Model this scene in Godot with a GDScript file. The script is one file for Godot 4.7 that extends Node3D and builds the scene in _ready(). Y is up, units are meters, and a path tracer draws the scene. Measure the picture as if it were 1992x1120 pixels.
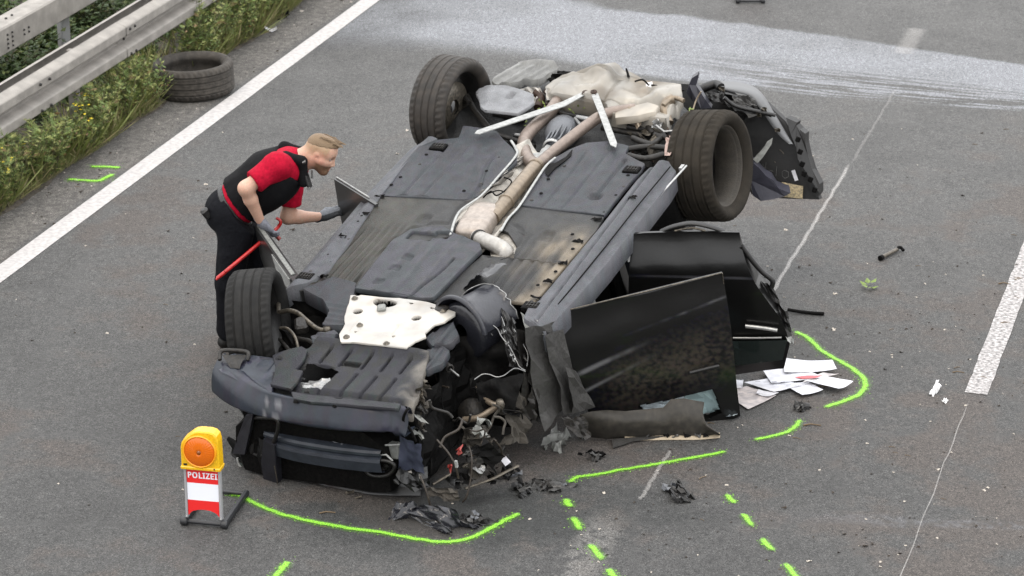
extends Node3D

# ---------------------------------------------------------------- mesh kit
var st: SurfaceTool
var sg := 0
var hole = null
var ripple := 0.0
var nz := FastNoiseLite.new()
var used := {}
var M := {}
var rng := RandomNumberGenerator.new()

func P(a: Array) -> PackedVector3Array:
	var r := PackedVector3Array()
	for i in range(0, a.size(), 3):
		r.append(Vector3(a[i], a[i + 1], a[i + 2]))
	return r

func begin(c := Color.WHITE) -> void:
	st = SurfaceTool.new()
	st.begin(Mesh.PRIMITIVE_TRIANGLES)
	st.set_color(c)
	sg = 0

func finish() -> ArrayMesh:
	st.generate_normals()
	st.index()
	return st.commit()

func numbered(called: String) -> String:
	if not used.has(called):
		used[called] = 0
		return called
	used[called] += 1
	return "%s_%03d" % [called, used[called]]

func node_of(mesh: Mesh, called: String, m: Material, parent: Node) -> MeshInstance3D:
	var o := MeshInstance3D.new()
	o.mesh = mesh
	o.material_override = m
	o.name = numbered(called) if parent == self else called
	parent.add_child(o, true)
	return o

func done(called: String, m: Material, parent: Node) -> MeshInstance3D:
	return node_of(finish(), called, m, parent)

func tag(o: Node, label: String, category := "", group := "", kind := "") -> Node:
	o.set_meta("label", label)
	if category: o.set_meta("category", category)
	if group: o.set_meta("group", group)
	if kind: o.set_meta("kind", kind)
	return o

func thing(called: String, label: String, category: String, at := Vector3.ZERO, turn := 0.0, group := "") -> Node3D:
	var o := Node3D.new()
	o.name = numbered(called)
	add_child(o)
	o.position = at
	o.rotation.y = turn
	tag(o, label, category, group)
	return o

func tri(a: Vector3, b: Vector3, c: Vector3) -> void:
	st.add_vertex(a); st.add_vertex(b); st.add_vertex(c)

func flat() -> void:
	st.set_smooth_group(-1)

func smooth() -> void:
	sg += 1
	st.set_smooth_group(sg)

func quad(a: Vector3, b: Vector3, c: Vector3, d: Vector3) -> void:
	tri(a, b, c); tri(a, c, d)

# a net of points, nv rows of nu; colours optional
func net(p: PackedVector3Array, nu: int, nv: int, wrap := false, cols := PackedColorArray(), keep := true) -> void:
	if keep: smooth()
	for j in nv - 1:
		for i in (nu if wrap else nu - 1):
			var a := j * nu + i
			var b := j * nu + (i + 1) % nu
			var c := a + nu
			var d := b + nu
			if hole != null and hole.call((p[a].x + p[d].x) * 0.5, (p[a].z + p[d].z) * 0.5): continue
			if cols.size():
				for k in [a, c, d, a, d, b]:
					st.set_color(cols[k]); st.add_vertex(p[k])
			else:
				st.add_vertex(p[a]); st.add_vertex(p[c]); st.add_vertex(p[d])
				st.add_vertex(p[a]); st.add_vertex(p[d]); st.add_vertex(p[b])

# a flat polygon given a thickness
func prism(poly: PackedVector3Array, off: Vector3) -> void:
	var n := Vector3.ZERO
	var c := Vector3.ZERO
	for i in poly.size():
		var a := poly[i]
		var b := poly[(i + 1) % poly.size()]
		n += a.cross(b); c += a
	c /= poly.size()
	n = Vector3.ZERO
	for i in poly.size():
		n += (poly[i] - c).cross(poly[(i + 1) % poly.size()] - c)
	n = n.normalized()
	var u := n.cross(Vector3.UP if absf(n.y) < 0.9 else Vector3.RIGHT).normalized()
	var w := n.cross(u)
	var flat2 := PackedVector2Array()
	for p in poly: flat2.append(Vector2((p - c).dot(u), (p - c).dot(w)))
	var ids := Geometry2D.triangulate_polygon(flat2)
	flat()
	for i in range(0, ids.size(), 3):
		tri(poly[ids[i]], poly[ids[i + 1]], poly[ids[i + 2]])
		tri(poly[ids[i]] + off, poly[ids[i + 2]] + off, poly[ids[i + 1]] + off)
	for i in poly.size():
		var a := poly[i]
		var b := poly[(i + 1) % poly.size()]
		quad(a, b, b + off, a + off)

func curve(p: PackedVector3Array, n: int) -> PackedVector3Array:
	var r := PackedVector3Array()
	for i in p.size() - 1:
		var a := p[maxi(i - 1, 0)]
		var d := p[mini(i + 2, p.size() - 1)]
		for k in n: r.append(p[i].cubic_interpolate(p[i + 1], a, d, float(k) / n))
	r.append(p[-1])
	return r

func tube(p: PackedVector3Array, r: float, sides := 8, r2 := -1.0, squash := 1.0) -> void:
	var pts := PackedVector3Array()
	var up := Vector3.UP
	var t0 := (p[1] - p[0]).normalized()
	if absf(t0.y) > 0.9: up = Vector3.RIGHT
	var x := t0.cross(up).normalized()
	for i in p.size():
		var t := (p[mini(i + 1, p.size() - 1)] - p[maxi(i - 1, 0)]).normalized()
		x = (x - t * x.dot(t)).normalized()
		var y := t.cross(x)
		var rr := r if r2 < 0 else lerpf(r, r2, float(i) / (p.size() - 1))
		for k in sides:
			var an := TAU * k / sides
			pts.append(p[i] + x * cos(an) * rr + y * sin(an) * rr * squash)
	net(pts, sides, p.size(), true)
	flat()
	for e in [0, p.size() - 1]:
		for k in range(1, sides - 1):
			tri(pts[e * sides], pts[e * sides + k], pts[e * sides + k + 1])

func box(c: Vector3, s: Vector3, b := Basis.IDENTITY, ch := 0.0) -> void:
	flat()
	var h := s * 0.5
	if ch <= 0.0:
		var v := []
		for i in 8: v.append(c + b * Vector3(h.x if i & 1 else -h.x, h.y if i & 2 else -h.y, h.z if i & 4 else -h.z))
		for f in [[0, 1, 3, 2], [5, 4, 6, 7], [4, 0, 2, 6], [1, 5, 7, 3], [2, 3, 7, 6], [4, 5, 1, 0]]: quad(v[f[0]], v[f[3]], v[f[2]], v[f[1]])
		return
	# chamfered: rings of an octagon-like section
	var rings := []
	for e in [[-h.y, ch], [-h.y + ch, 0.0], [h.y - ch, 0.0], [h.y, ch]]:
		var ring := []
		var hx: float = h.x - e[1]
		var hz: float = h.z - e[1]
		for q in [[-hx + ch, -hz], [hx - ch, -hz], [hx, -hz + ch], [hx, hz - ch], [hx - ch, hz], [-hx + ch, hz], [-hx, hz - ch], [-hx, -hz + ch]]:
			ring.append(c + b * Vector3(q[0], e[0], q[1]))
		rings.append(ring)
	for j in 3:
		for k in 8: quad(rings[j][k], rings[j][(k + 1) % 8], rings[j + 1][(k + 1) % 8], rings[j + 1][k])
	for k in range(1, 7):
		tri(rings[0][0], rings[0][k + 1], rings[0][k]); tri(rings[3][0], rings[3][k], rings[3][k + 1])

# profile of (radius, height along the axis), turned round the transform's y axis
func lathe(prof: PackedVector2Array, xf: Transform3D, segs: int, a0 := 0.0, a1 := TAU) -> void:
	var pts := PackedVector3Array()
	for q in prof:
		for k in segs + 1:
			var an := lerpf(a0, a1, float(k) / segs)
			pts.append(xf * Vector3(cos(an) * q.x, q.y, sin(an) * q.x))
	net(pts, segs + 1, prof.size())

func disc(xf: Transform3D, r: float, segs := 24) -> void:
	flat()
	for k in segs:
		tri(xf.origin, xf * Vector3(cos(TAU * k / segs) * r, 0, sin(TAU * k / segs) * r), xf * Vector3(cos(TAU * (k + 1) / segs) * r, 0, sin(TAU * (k + 1) / segs) * r))

# a crumpled sheet spanned between four corners
func crumple(a: Vector3, b: Vector3, c: Vector3, d: Vector3, nu: int, nv: int, amp: float, s: float, ragged := 0.0, hard := true) -> void:
	var n := (b - a).cross(d - a).normalized()
	var pts := PackedVector3Array()
	for j in nv:
		for i in nu:
			var u := float(i) / (nu - 1)
			var v := float(j) / (nv - 1)
			var p := a.lerp(b, u).lerp(d.lerp(c, u), v)
			var q := Vector3(u * 9.0 + s * 13.1, v * 9.0, s * 7.7)
			p += n * amp * (nz.get_noise_3dv(q * 14.0) + 0.6 * nz.get_noise_3dv(q * 37.0) + 0.5 * absf(nz.get_noise_3dv(q * 21.0)))
			if ragged > 0.0 and (i == 0 or j == 0 or i == nu - 1 or j == nv - 1):
				p += ((b - a).normalized() * (nz.get_noise_3dv(q * 61.0 + Vector3(5, 1, 2))) + (d - a).normalized() * nz.get_noise_3dv(q * 67.0)) * ragged
			pts.append(p)
	if hard:
		flat()
		net(pts, nu, nv, false, PackedColorArray(), false)
	else: net(pts, nu, nv)

# a moulded panel: the outline is read in x and z row by row, the height and colour of every point come from functions of (x, z)
func panel(outline: PackedVector3Array, y0: float, nx: int, nzr: int, hf: Callable, cf: Callable, skirt := 0.02, rag := 0.0) -> void:
	var z0 := 1e9
	var z1 := -1e9
	for p in outline:
		z0 = minf(z0, p.z); z1 = maxf(z1, p.z)
	var pts := PackedVector3Array()
	var cols := PackedColorArray()
	for j in nzr:
		var z := lerpf(z0 + 0.001, z1 - 0.001, float(j) / (nzr - 1))
		var x0 := 1e9
		var x1 := -1e9
		for i in outline.size():
			var a := outline[i]
			var b := outline[(i + 1) % outline.size()]
			if (a.z - z) * (b.z - z) <= 0.0 and a.z != b.z:
				var x := lerpf(a.x, b.x, (z - a.z) / (b.z - a.z))
				x0 = minf(x0, x); x1 = maxf(x1, x)
		if rag > 0.0:
			x0 += nz.get_noise_2d(z * 300.0, 17.0) * rag; x1 += nz.get_noise_2d(z * 300.0, 91.0) * rag
		for i in nx + 2:
			var u := clampf(float(i - 1) / (nx - 1), 0.0, 1.0)
			var x := lerpf(x0, x1, u)
			var zz := z
			if rag > 0.0 and (j == 0 or j == nzr - 1): zz += nz.get_noise_2d(x * 300.0, 41.0 + j) * rag
			var y: float = y0 + hf.call(x, z)
			if i == 0 or i == nx + 1: y -= skirt
			pts.append(Vector3(x, y, zz))
			cols.append(cf.call(x, z))
	net(pts, nx + 2, nzr, false, cols)
	for j in [0, nzr - 1]:
		var e := PackedVector3Array()
		var ec := PackedColorArray()
		for k in 2:
			for i in nx + 2:
				var p := pts[j * (nx + 2) + i]
				e.append(p - Vector3(0, skirt * k, 0)); ec.append(cols[j * (nx + 2) + i])
		net(e, nx + 2, 2, false, ec)

func groove(x: float, c: float, w: float) -> float:
	var q := (x - c) / w
	return exp(-q * q)

func step(a: float, b: float, x: float) -> float:
	return smoothstep(a, b, x)

# inside a rounded slot: 1 in the middle, 0 outside
func slot(x: float, z: float, cx: float, cz: float, hx: float, hz: float, soft := 0.008) -> float:
	return smoothstep(hx + soft, hx - soft, absf(x - cx)) * smoothstep(hz + soft, hz - soft, absf(z - cz))

# ---------------------------------------------------------------- materials
func noise_tex(freq: float, lo: float, hi: float, s: int, kind := FastNoiseLite.TYPE_SIMPLEX_SMOOTH, size := 512, tint := Color(1, 1, 1), bias := 0.0) -> NoiseTexture2D:
	var n := FastNoiseLite.new()
	n.noise_type = kind
	n.frequency = freq
	n.seed = s
	n.fractal_octaves = 5
	if kind == FastNoiseLite.TYPE_CELLULAR:
		n.fractal_type = FastNoiseLite.FRACTAL_NONE
		n.cellular_return_type = FastNoiseLite.RETURN_CELL_VALUE
	var t := NoiseTexture2D.new()
	t.width = size; t.height = size
	t.seamless = true
	t.noise = n
	var g := Gradient.new()
	g.set_color(0, Color(lo, lo, lo)); g.set_color(1, Color(hi * tint.r, hi * tint.g, hi * tint.b))
	if bias != 0.0:
		g.set_offset(0, maxf(bias, 0.0)); g.set_offset(1, minf(1.0, 1.0 + bias))
	t.color_ramp = g
	return t

func bump_tex(freq: float, strength: float, s: int, kind := FastNoiseLite.TYPE_SIMPLEX_SMOOTH, size := 512, octaves := 5) -> NoiseTexture2D:
	var t := noise_tex(freq, 0, 1, s, kind, size)
	t.color_ramp = null
	t.noise.fractal_octaves = octaves
	t.as_normal_map = true
	t.bump_strength = strength
	return t

func worn_tex(s: int, scratches: int, specks: int, along: float) -> ImageTexture:
	# scuffed plastic: cloudy grime, long light scratches, specks of dirt; mid value 0.45 linear
	var r := RandomNumberGenerator.new()
	r.seed = s
	var n := FastNoiseLite.new()
	n.seed = s
	n.frequency = 0.012
	n.fractal_octaves = 5
	var z := 640
	var im := n.get_seamless_image(z, z)
	im.convert(Image.FORMAT_L8)
	var d := im.get_data()
	for i in d.size(): d[i] = int(255.0 * clampf(0.70 + 0.16 * (d[i] / 255.0 - 0.5), 0.0, 1.0))
	for k in scratches:
		var p := Vector2(r.randf() * z, r.randf() * z)
		var a := r.randfn() * 0.35 + along
		if r.randf() < 0.2: a = r.randf() * TAU
		var dir := Vector2(sin(a), cos(a))
		var amt := r.randf_range(0.03, 0.16) * (1.0 if r.randf() < 0.75 else -0.8)
		var l := int(r.randf_range(8, 120) * (1.0 if r.randf() < 0.8 else 2.0))
		for q in l:
			p += dir
			dir = dir.rotated(r.randfn() * 0.012)
			var at := posmod(int(p.y), z) * z + posmod(int(p.x), z)
			d[at] = int(clampf(d[at] + 255.0 * amt * sin(PI * q / l), 0, 255))
	for k in specks:
		var at := r.randi() % (z * z)
		var amt := r.randf_range(-0.3, 0.22)
		for q in [0, 1, z]:
			var e: int = (at + q) % (z * z)
			d[e] = int(clampf(d[e] + 255.0 * amt, 0, 255))
	return ImageTexture.create_from_image(Image.create_from_data(z, z, false, Image.FORMAT_L8, d))

func mat(called: String, lin: Color, rough: float, metal := 0.0, tex: Texture2D = null, scale := 2.0, normal: Texture2D = null, nscale := 1.0, vcol := false) -> StandardMaterial3D:
	var m := StandardMaterial3D.new()
	m.resource_name = called
	m.albedo_color = lin.linear_to_srgb()
	m.roughness = rough
	m.metallic = metal
	m.uv1_triplanar = true
	m.uv1_scale = Vector3.ONE * scale
	if tex: m.albedo_texture = tex
	if normal:
		m.normal_enabled = true
		m.normal_texture = normal
		m.normal_scale = nscale
	m.vertex_color_use_as_albedo = vcol
	m.cull_mode = BaseMaterial3D.CULL_DISABLED
	M[called] = m
	return m

func materials() -> void:
	var mottle := noise_tex(0.012, 0.72, 1.0, 3)
	var blotch := noise_tex(0.006, 0.74, 1.0, 5, FastNoiseLite.TYPE_SIMPLEX_SMOOTH, 512, Color(1, 0.98, 0.95))
	var grime := noise_tex(0.025, 0.3, 1.0, 7, FastNoiseLite.TYPE_PERLIN, 512, Color(1, 0.95, 0.88))
	var bump := bump_tex(0.03, 6.0, 11)
	var fine := bump_tex(0.16, 5.0, 12)
	var dents := bump_tex(0.008, 10.0, 14)
	var worn := worn_tex(3, 520, 2600, 0.0)
	mat("panel", Color(2.2, 2.2, 2.2), 0.46, 0.0, worn, 1.1, fine, 0.3, true)
	mat("plate", Color(0.46, 0.455, 0.445), 0.4, 0.15, blotch, 1.2, null, 1.0, true)
	mat("shield", Color(0.42, 0.40, 0.37), 0.4, 0.35, mottle, 3.0, bump, 0.5, true)
	mat("exhaust", Color(0.40, 0.32, 0.235), 0.38, 0.45, worn, 2.4, bump, 0.2)
	mat("case", Color(0.58, 0.50, 0.435), 0.4, 0.35, worn, 2.6, bump, 0.2)
	mat("exhaust_grey", Color(0.40, 0.32, 0.27), 0.42, 0.4, worn, 2.4, bump, 0.25)
	mat("subframe", Color(0.024, 0.022, 0.02), 0.6, 0.1, grime, 3.0, bump, 0.6)
	mat("dark", Color(0.006, 0.006, 0.0065), 0.75, 0.0, grime, 3.0, bump, 0.5)
	mat("black", Color(0.012, 0.012, 0.013), 0.45, 0.0, grime, 4.0, fine, 0.4)
	mat("alloy", Color(0.22, 0.21, 0.19), 0.45, 0.5, grime, 4.0, bump, 0.5)
	mat("steel", Color(0.5, 0.5, 0.49), 0.35, 0.6, mottle, 4.0, bump, 0.3)
	mat("bare", Color(0.33, 0.33, 0.325), 0.3, 0.6, mottle, 6.0, bump, 0.5)
	mat("torn", Color(0.10, 0.097, 0.093), 0.45, 0.1, worn_tex(21, 700, 1800, 0.3), 2.2, bump, 0.5)
	mat("mud", Color(0.05, 0.044, 0.036), 0.8, 0.0, blotch, 5.0, bump, 0.8)
	mat("rust", Color(0.07, 0.036, 0.02), 0.7, 0.2, grime, 6.0, bump, 0.7)
	mat("paint", Color(1, 1, 1), 0.3, 0.0, null, 1.0, dents, 0.12, true)
	M.paint.clearcoat_enabled = true; M.paint.metallic_specular = 0.4; M.paint.clearcoat = 0.25; M.paint.clearcoat_roughness = 0.12
	mat("bumper", Color(2.2, 2.2, 2.2), 0.33, 0.0, worn_tex(5, 420, 900, 1.3), 1.3, dents, 0.25, true)
	mat("rubber", Color(0.022, 0.0222, 0.0225), 0.72, 0.0, blotch, 4.0, fine, 0.5)
	mat("rubber_mud", Color(0.075, 0.065, 0.054), 0.85, 0.0, noise_tex(0.01, 0.5, 1.0, 6), 3.0, bump, 0.6)
	mat("gloss_black", Color(0.012, 0.0125, 0.016), 0.25, 0.0, null, 1.0, dents, 0.4)
	mat("rubber_dusty", Color(0.036, 0.032, 0.027), 0.85, 0.0, blotch, 3.0, fine, 0.6)
	mat("grey_plastic", Color(0.23, 0.235, 0.22), 0.5, 0.0, mottle, 4.0, bump, 0.4)
	mat("pale", Color(0.36, 0.365, 0.355), 0.5, 0.0, mottle, 4.0)
	M.rubber_dusty.roughness = 0.9
	mat("white", Color(0.8, 0.8, 0.8), 0.6, 0.0)
	mat("cable", Color(0.05, 0.038, 0.028), 0.6, 0.0, grime, 9.0)
	mat("cable_red", Color(0.2, 0.02, 0.015), 0.5)
	mat("galvanised", Color(0.30, 0.28, 0.255), 0.6, 0.0, noise_tex(0.01, 0.78, 1.0, 21), 1.2, fine, 0.12)
	mat("glass_pale", Color(0.82, 0.94, 1.0), 0.25, 0.0, mottle, 4.0)
	mat("cloth_black", Color(0.006, 0.0065, 0.009), 0.9, 0.0, mottle, 9.0, bump_tex(0.006, 22.0, 31, FastNoiseLite.TYPE_SIMPLEX_SMOOTH, 512, 2), 0.6)
	mat("cloth_vest", Color(0.006, 0.006, 0.007), 0.85, 0.0, mottle, 9.0, bump_tex(0.016, 9.0, 33), 0.6)
	mat("cloth_red", Color(0.42, 0.004, 0.026), 0.85, 0.0, mottle, 6.0, bump_tex(0.006, 22.0, 32, FastNoiseLite.TYPE_SIMPLEX_SMOOTH, 512, 2), 0.5)
	for q in [M.dark, M.cloth_black, M.cloth_vest, M.rubber, M.rubber_dusty, M.cloth_red]: q.metallic_specular = 0.25
	M.panel.metallic_specular = 0.3
	M.bumper.metallic_specular = 0.36
	M.galvanised.metallic_specular = 0.3
	mat("skin", Color(1, 1, 1), 0.5, 0.0, noise_tex(0.03, 0.88, 1.0, 41), 6.0, fine, 0.15, true)
	M.skin.subsurf_scatter_enabled = true; M.skin.subsurf_scatter_strength = 0.12
	mat("hair", Color(0.40, 0.27, 0.155), 0.6, 0.0, noise_tex(0.08, 0.4, 1.0, 43), 9.0, bump_tex(0.1, 14.0, 44), 1.0)
	mat("glove", Color(0.22, 0.23, 0.25), 0.8, 0.0, mottle, 8.0, bump, 0.5, true)
	mat("red_paint", Color(0.55, 0.02, 0.02), 0.35, 0.0, mottle, 6.0)
	mat("beacon_yellow", Color(0.78, 0.45, 0.008), 0.35, 0.0, noise_tex(0.02, 0.85, 1.0, 51), 5.0)
	mat("beacon_red", Color(0.66, 0.018, 0.018), 0.4)
	mat("beacon_white", Color(0.72, 0.74, 0.8), 0.4)
	mat("beacon_grey", Color(0.33, 0.33, 0.34), 0.45, 0.2)
	mat("beacon_black", Color(0.022, 0.023, 0.026), 0.5, 0.0, mottle, 6.0)
	mat("lens", Color(0.62, 0.13, 0.004), 0.12, 0.0)
	M.lens.backlight_enabled = true; M.lens.backlight = Color(0.5, 0.2, 0.02)
	mat("leaf", Color(1, 1, 1), 0.6, 0.0, null, 1.0, null, 1.0, true)
	M.leaf.backlight_enabled = true; M.leaf.backlight = Color(0.3, 0.35, 0.1)
	mat("stem", Color(0.09, 0.085, 0.04), 0.7)
	mat("yellow_flower", Color(0.75, 0.58, 0.02), 0.6)
	mat("dry", Color(0.16, 0.11, 0.06), 0.8, 0.0, mottle, 8.0)
	mat("paper", Color(0.62, 0.62, 0.66), 0.7, 0.0, noise_tex(0.006, 0.86, 1.0, 61), 3.0)
	mat("print_red", Color(0.7, 0.12, 0.13), 0.7)
	mat("print_grey", Color(0.42, 0.42, 0.47), 0.7, 0.0, noise_tex(0.03, 0.5, 1.0, 63), 8.0)
	mat("paper_grey", Color(0.55, 0.52, 0.54), 0.7, 0.0, blotch, 5.0)
	mat("road_white", Color(0.48, 0.46, 0.45), 0.7, 0.0, noise_tex(0.03, 0.8, 1.0, 71), 1.3, fine, 0.3)
	mat("dash_white", Color(0.62, 0.59, 0.58), 0.75, 0.0, noise_tex(0.07, 0.35, 1.0, 72, FastNoiseLite.TYPE_PERLIN), 1.2, fine, 0.5)
	var s := mat("spray", Color(1, 1, 1), 0.6, 0.0, null, 1.0, null, 1.0, true)
	s.transparency = BaseMaterial3D.TRANSPARENCY_ALPHA
	# paint that caught on the stones and missed the pores between them
	var gn := FastNoiseLite.new()
	gn.frequency = 0.16
	gn.fractal_octaves = 3
	var gi := gn.get_seamless_image(256, 256)
	gi.convert(Image.FORMAT_L8)
	var gd := gi.get_data()
	var ga := PackedByteArray()
	for v in gd: ga.append_array([255, 255, 255, int(255.0 * clampf(0.78 + 1.5 * (v / 255.0 - 0.5), 0.0, 1.0))])
	s.albedo_texture = ImageTexture.create_from_image(Image.create_from_data(256, 256, false, Image.FORMAT_RGBA8, ga))
	s.uv1_world_triplanar = true
	s.uv1_scale = Vector3.ONE * 2.2
	mat("rim_paint", Color(0.034, 0.036, 0.048), 0.33, 0.0, worn_tex(15, 500, 600, 1.5), 3.0, bump, 0.3)
	var soil := mat("soil", Color(0.12, 0.1, 0.075), 0.95, 0.0, noise_tex(0.03, 0.4, 1.0, 81, FastNoiseLite.TYPE_PERLIN), 1.0, bump, 1.0)
	soil.uv1_world_triplanar = true
	M.galvanised.uv1_world_triplanar = true

# ---------------------------------------------------------------- the place
const ALONG := Vector3(0.2929, 0, -0.9561)
const ACROSS := Vector3(0.9561, 0, 0.2929)
const MIDDLE := Vector3(0, 0, -17)

func on_road(s: float, t: float, y := 0.0) -> Vector3:
	return MIDDLE + ALONG * s + ACROSS * t + Vector3(0, y, 0)

func polyline(p: PackedVector3Array, x: float) -> float:
	if x <= p[0].x: return p[0].z
	for i in p.size() - 1:
		if x <= p[i + 1].x: return lerpf(p[i].z, p[i + 1].z, (x - p[i].x) / (p[i + 1].x - p[i].x))
	return p[-1].z

func road_stains(x0: float, z0: float, w: float, d: float, nx: int, nzr: int) -> ImageTexture:
	# dust, dried extinguishing agent, oil and rust stains of this stretch of carriageway
	var top := P([-1.093,0,-24.244,0.019,0,-24.695,0.932,0,-23.895,1.517,0,-23.723,1.997,0,-23.47,2.68,0,-23.124,3.501,0,-22.645,4.257,0,-22.184,5.396,0,-21.395])
	var bot := P([-1.29,0,-22.661,-0.502,0,-22.505,0.232,0,-22.305,0.946,0,-21.886,1.85,0,-21.566,2.489,0,-21.296,3.282,0,-21.074,4.035,0,-20.897,5.181,0,-20.444])
	var n := FastNoiseLite.new()
	n.fractal_octaves = 4
	n.frequency = 0.9
	var data := PackedByteArray()
	data.resize(nx * nzr * 3)
	var k := 0
	for j in nzr:
		var z := z0 + d * (j + 0.5) / nzr
		for i in nx:
			var x := x0 + w * (i + 0.5) / nx
			var t := x * 0.9561 + (z + 17.0) * 0.2929
			var s := x * 0.2929 - (z + 17.0) * 0.9561
			var broad := n.get_noise_2d(x * 0.5, z * 0.5)
			var mid := n.get_noise_2d(x * 2.1 + 40.0, z * 2.1)
			var small := n.get_noise_2d(x * 14.0, z * 14.0 + 90.0)
			var v := 0.235 + 0.05 * broad + 0.045 * mid + 0.05 * small
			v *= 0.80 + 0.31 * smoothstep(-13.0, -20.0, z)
			var r := v
			var g := v * 0.985
			var b := v * 0.955
			# rusty earth scattered by the wreck over the right lane
			var earth := smoothstep(-0.12, 0.55, broad + 0.9 * mid + 0.22 * small + 0.25 * smoothstep(0.0, 4.0, t) - 0.12) * smoothstep(-22.0, -18.5, -absf(z) if z < -22.0 else z)
			r = lerpf(r, 0.225, earth * 0.65); g = lerpf(g, 0.178, earth * 0.65); b = lerpf(b, 0.15, earth * 0.65)
			if t < -3.415:
				var gr := smoothstep(-3.42, -3.5, t)
				var sm := 0.36 + 0.08 * mid + 0.2 * small
				r = lerpf(r, sm * 1.02, gr); g = lerpf(g, sm * 0.95, gr); b = lerpf(b, sm * 0.87, gr)
			if z < -19.6 and t > -3.25:
				var za := polyline(top, x)
				var zb := polyline(bot, x)
				var u := (z - za) / (zb - za)
				var wob := 0.05 * mid + 0.02 * small
				var left := smoothstep(-1.6, 1.6, x + 0.8 * broad)
				var f := smoothstep(-0.02 - 0.25 * (1.0 - left), 0.05 + 0.2 * (1.0 - left), u + wob * 0.6) * smoothstep(1.02, 0.95 - 0.35 * (1.0 - left), u + wob * 0.4)
				var fade := smoothstep(-3.2, 0.6, x + 0.6 * mid)
				var streak := n.get_noise_2d(x * 0.9, (u * 26.0) + 300.0) + 0.5 * n.get_noise_2d(x * 2.4, u * 60.0)
				var dry := smoothstep(0.45, 0.75, u) * smoothstep(0.6, 2.6, x)
				f *= lerpf(0.8 + 0.1 * mid + 0.45 * broad, smoothstep(-0.1, 0.25, streak), dry)
				f = clampf(f * 1.35 * (0.2 + 0.8 * fade), 0.0, 0.97)
				r = lerpf(r, 0.68, f); g = lerpf(g, 0.705, f); b = lerpf(b, 0.755, f)
				# a darker damp patch beside it
				var damp := smoothstep(0.0, 0.12, u) * smoothstep(1.05, 0.98, u) * (1.0 - fade) * 0.55 * (1.0 - f)
				r *= 1.0 - damp * 0.32; g *= 1.0 - damp * 0.28; b *= 1.0 - damp * 0.18
			# oil that ran out under the nose
			var q := Vector2((x + 0.15) / 1.25, (z + 13.55) / 0.5)
			var oil := smoothstep(1.15, 0.35, q.length() + 0.35 * mid + 0.15 * small)
			r *= 1.0 - 0.5 * oil; g *= 1.0 - 0.47 * oil; b *= 1.0 - 0.47 * oil
			# scraped pale dust where the old lane line was worn off
			var worn := smoothstep(0.16, 0.06, absf(t - 1.52 + 0.06 * mid)) * smoothstep(-3.0, -3.35, s) * smoothstep(-4.25, -3.8, s) * smoothstep(-0.3, 0.3, mid + small + 0.25)
			r = lerpf(r, 0.5, worn * 0.62); g = lerpf(g, 0.48, worn * 0.62); b = lerpf(b, 0.45, worn * 0.62)
			# dried rivulets at the lower right
			var riv := smoothstep(0.1, 0.03, absf(z + 13.62 - 0.06 * x + 0.05 * mid)) * smoothstep(1.2, 2.2, x) * smoothstep(-0.2, 0.35, mid + small)
			r = lerpf(r, 0.34, riv * 0.5); g = lerpf(g, 0.35, riv * 0.5); b = lerpf(b, 0.38, riv * 0.5)
			data[k] = int(255.0 * pow(clampf(r, 0.0, 1.0), 0.4545)); data[k + 1] = int(255.0 * pow(clampf(g, 0.0, 1.0), 0.4545)); data[k + 2] = int(255.0 * pow(clampf(b, 0.0, 1.0), 0.4545))
			k += 3
	return ImageTexture.create_from_image(Image.create_from_data(nx, nzr, false, Image.FORMAT_RGB8, data))

func grit() -> ImageTexture:
	# the stones of the asphalt: cells of a few millimetres, light and dark
	var n := FastNoiseLite.new()
	n.noise_type = FastNoiseLite.TYPE_CELLULAR
	n.cellular_return_type = FastNoiseLite.RETURN_CELL_VALUE
	n.fractal_type = FastNoiseLite.FRACTAL_NONE
	n.frequency = 0.33
	n.seed = 5
	var a := n.get_seamless_image(768, 768)
	n.frequency = 0.11
	n.seed = 9
	var b := n.get_seamless_image(768, 768)
	a.convert(Image.FORMAT_L8); b.convert(Image.FORMAT_L8)
	var da := a.get_data()
	var db := b.get_data()
	for i in da.size():
		var v := 0.66 + 0.30 * (da[i] / 255.0 - 0.5) + 0.14 * (db[i] / 255.0 - 0.5)
		if da[i] > 244: v += 0.22
		if da[i] < 14: v -= 0.2
		da[i] = int(255.0 * clampf(v, 0.0, 1.0))
	return ImageTexture.create_from_image(Image.create_from_data(768, 768, false, Image.FORMAT_L8, da))

func road_mesh(a: Vector2, b: Vector2, n: int, y: float) -> ArrayMesh:
	st = SurfaceTool.new()
	st.begin(Mesh.PRIMITIVE_TRIANGLES)
	st.set_normal(Vector3.UP)
	for i in 1:
		var c := [Vector2(a.x, a.y), Vector2(b.x, a.y), Vector2(b.x, b.y), Vector2(a.x, b.y)]
		for k in [0, 1, 2, 0, 2, 3]:
			st.set_uv2((c[k] - a) / (b - a))
			st.set_uv((c[k] - a) / (b - a))
			st.add_vertex(Vector3(c[k].x, y, c[k].y))
	return st.commit()

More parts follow.
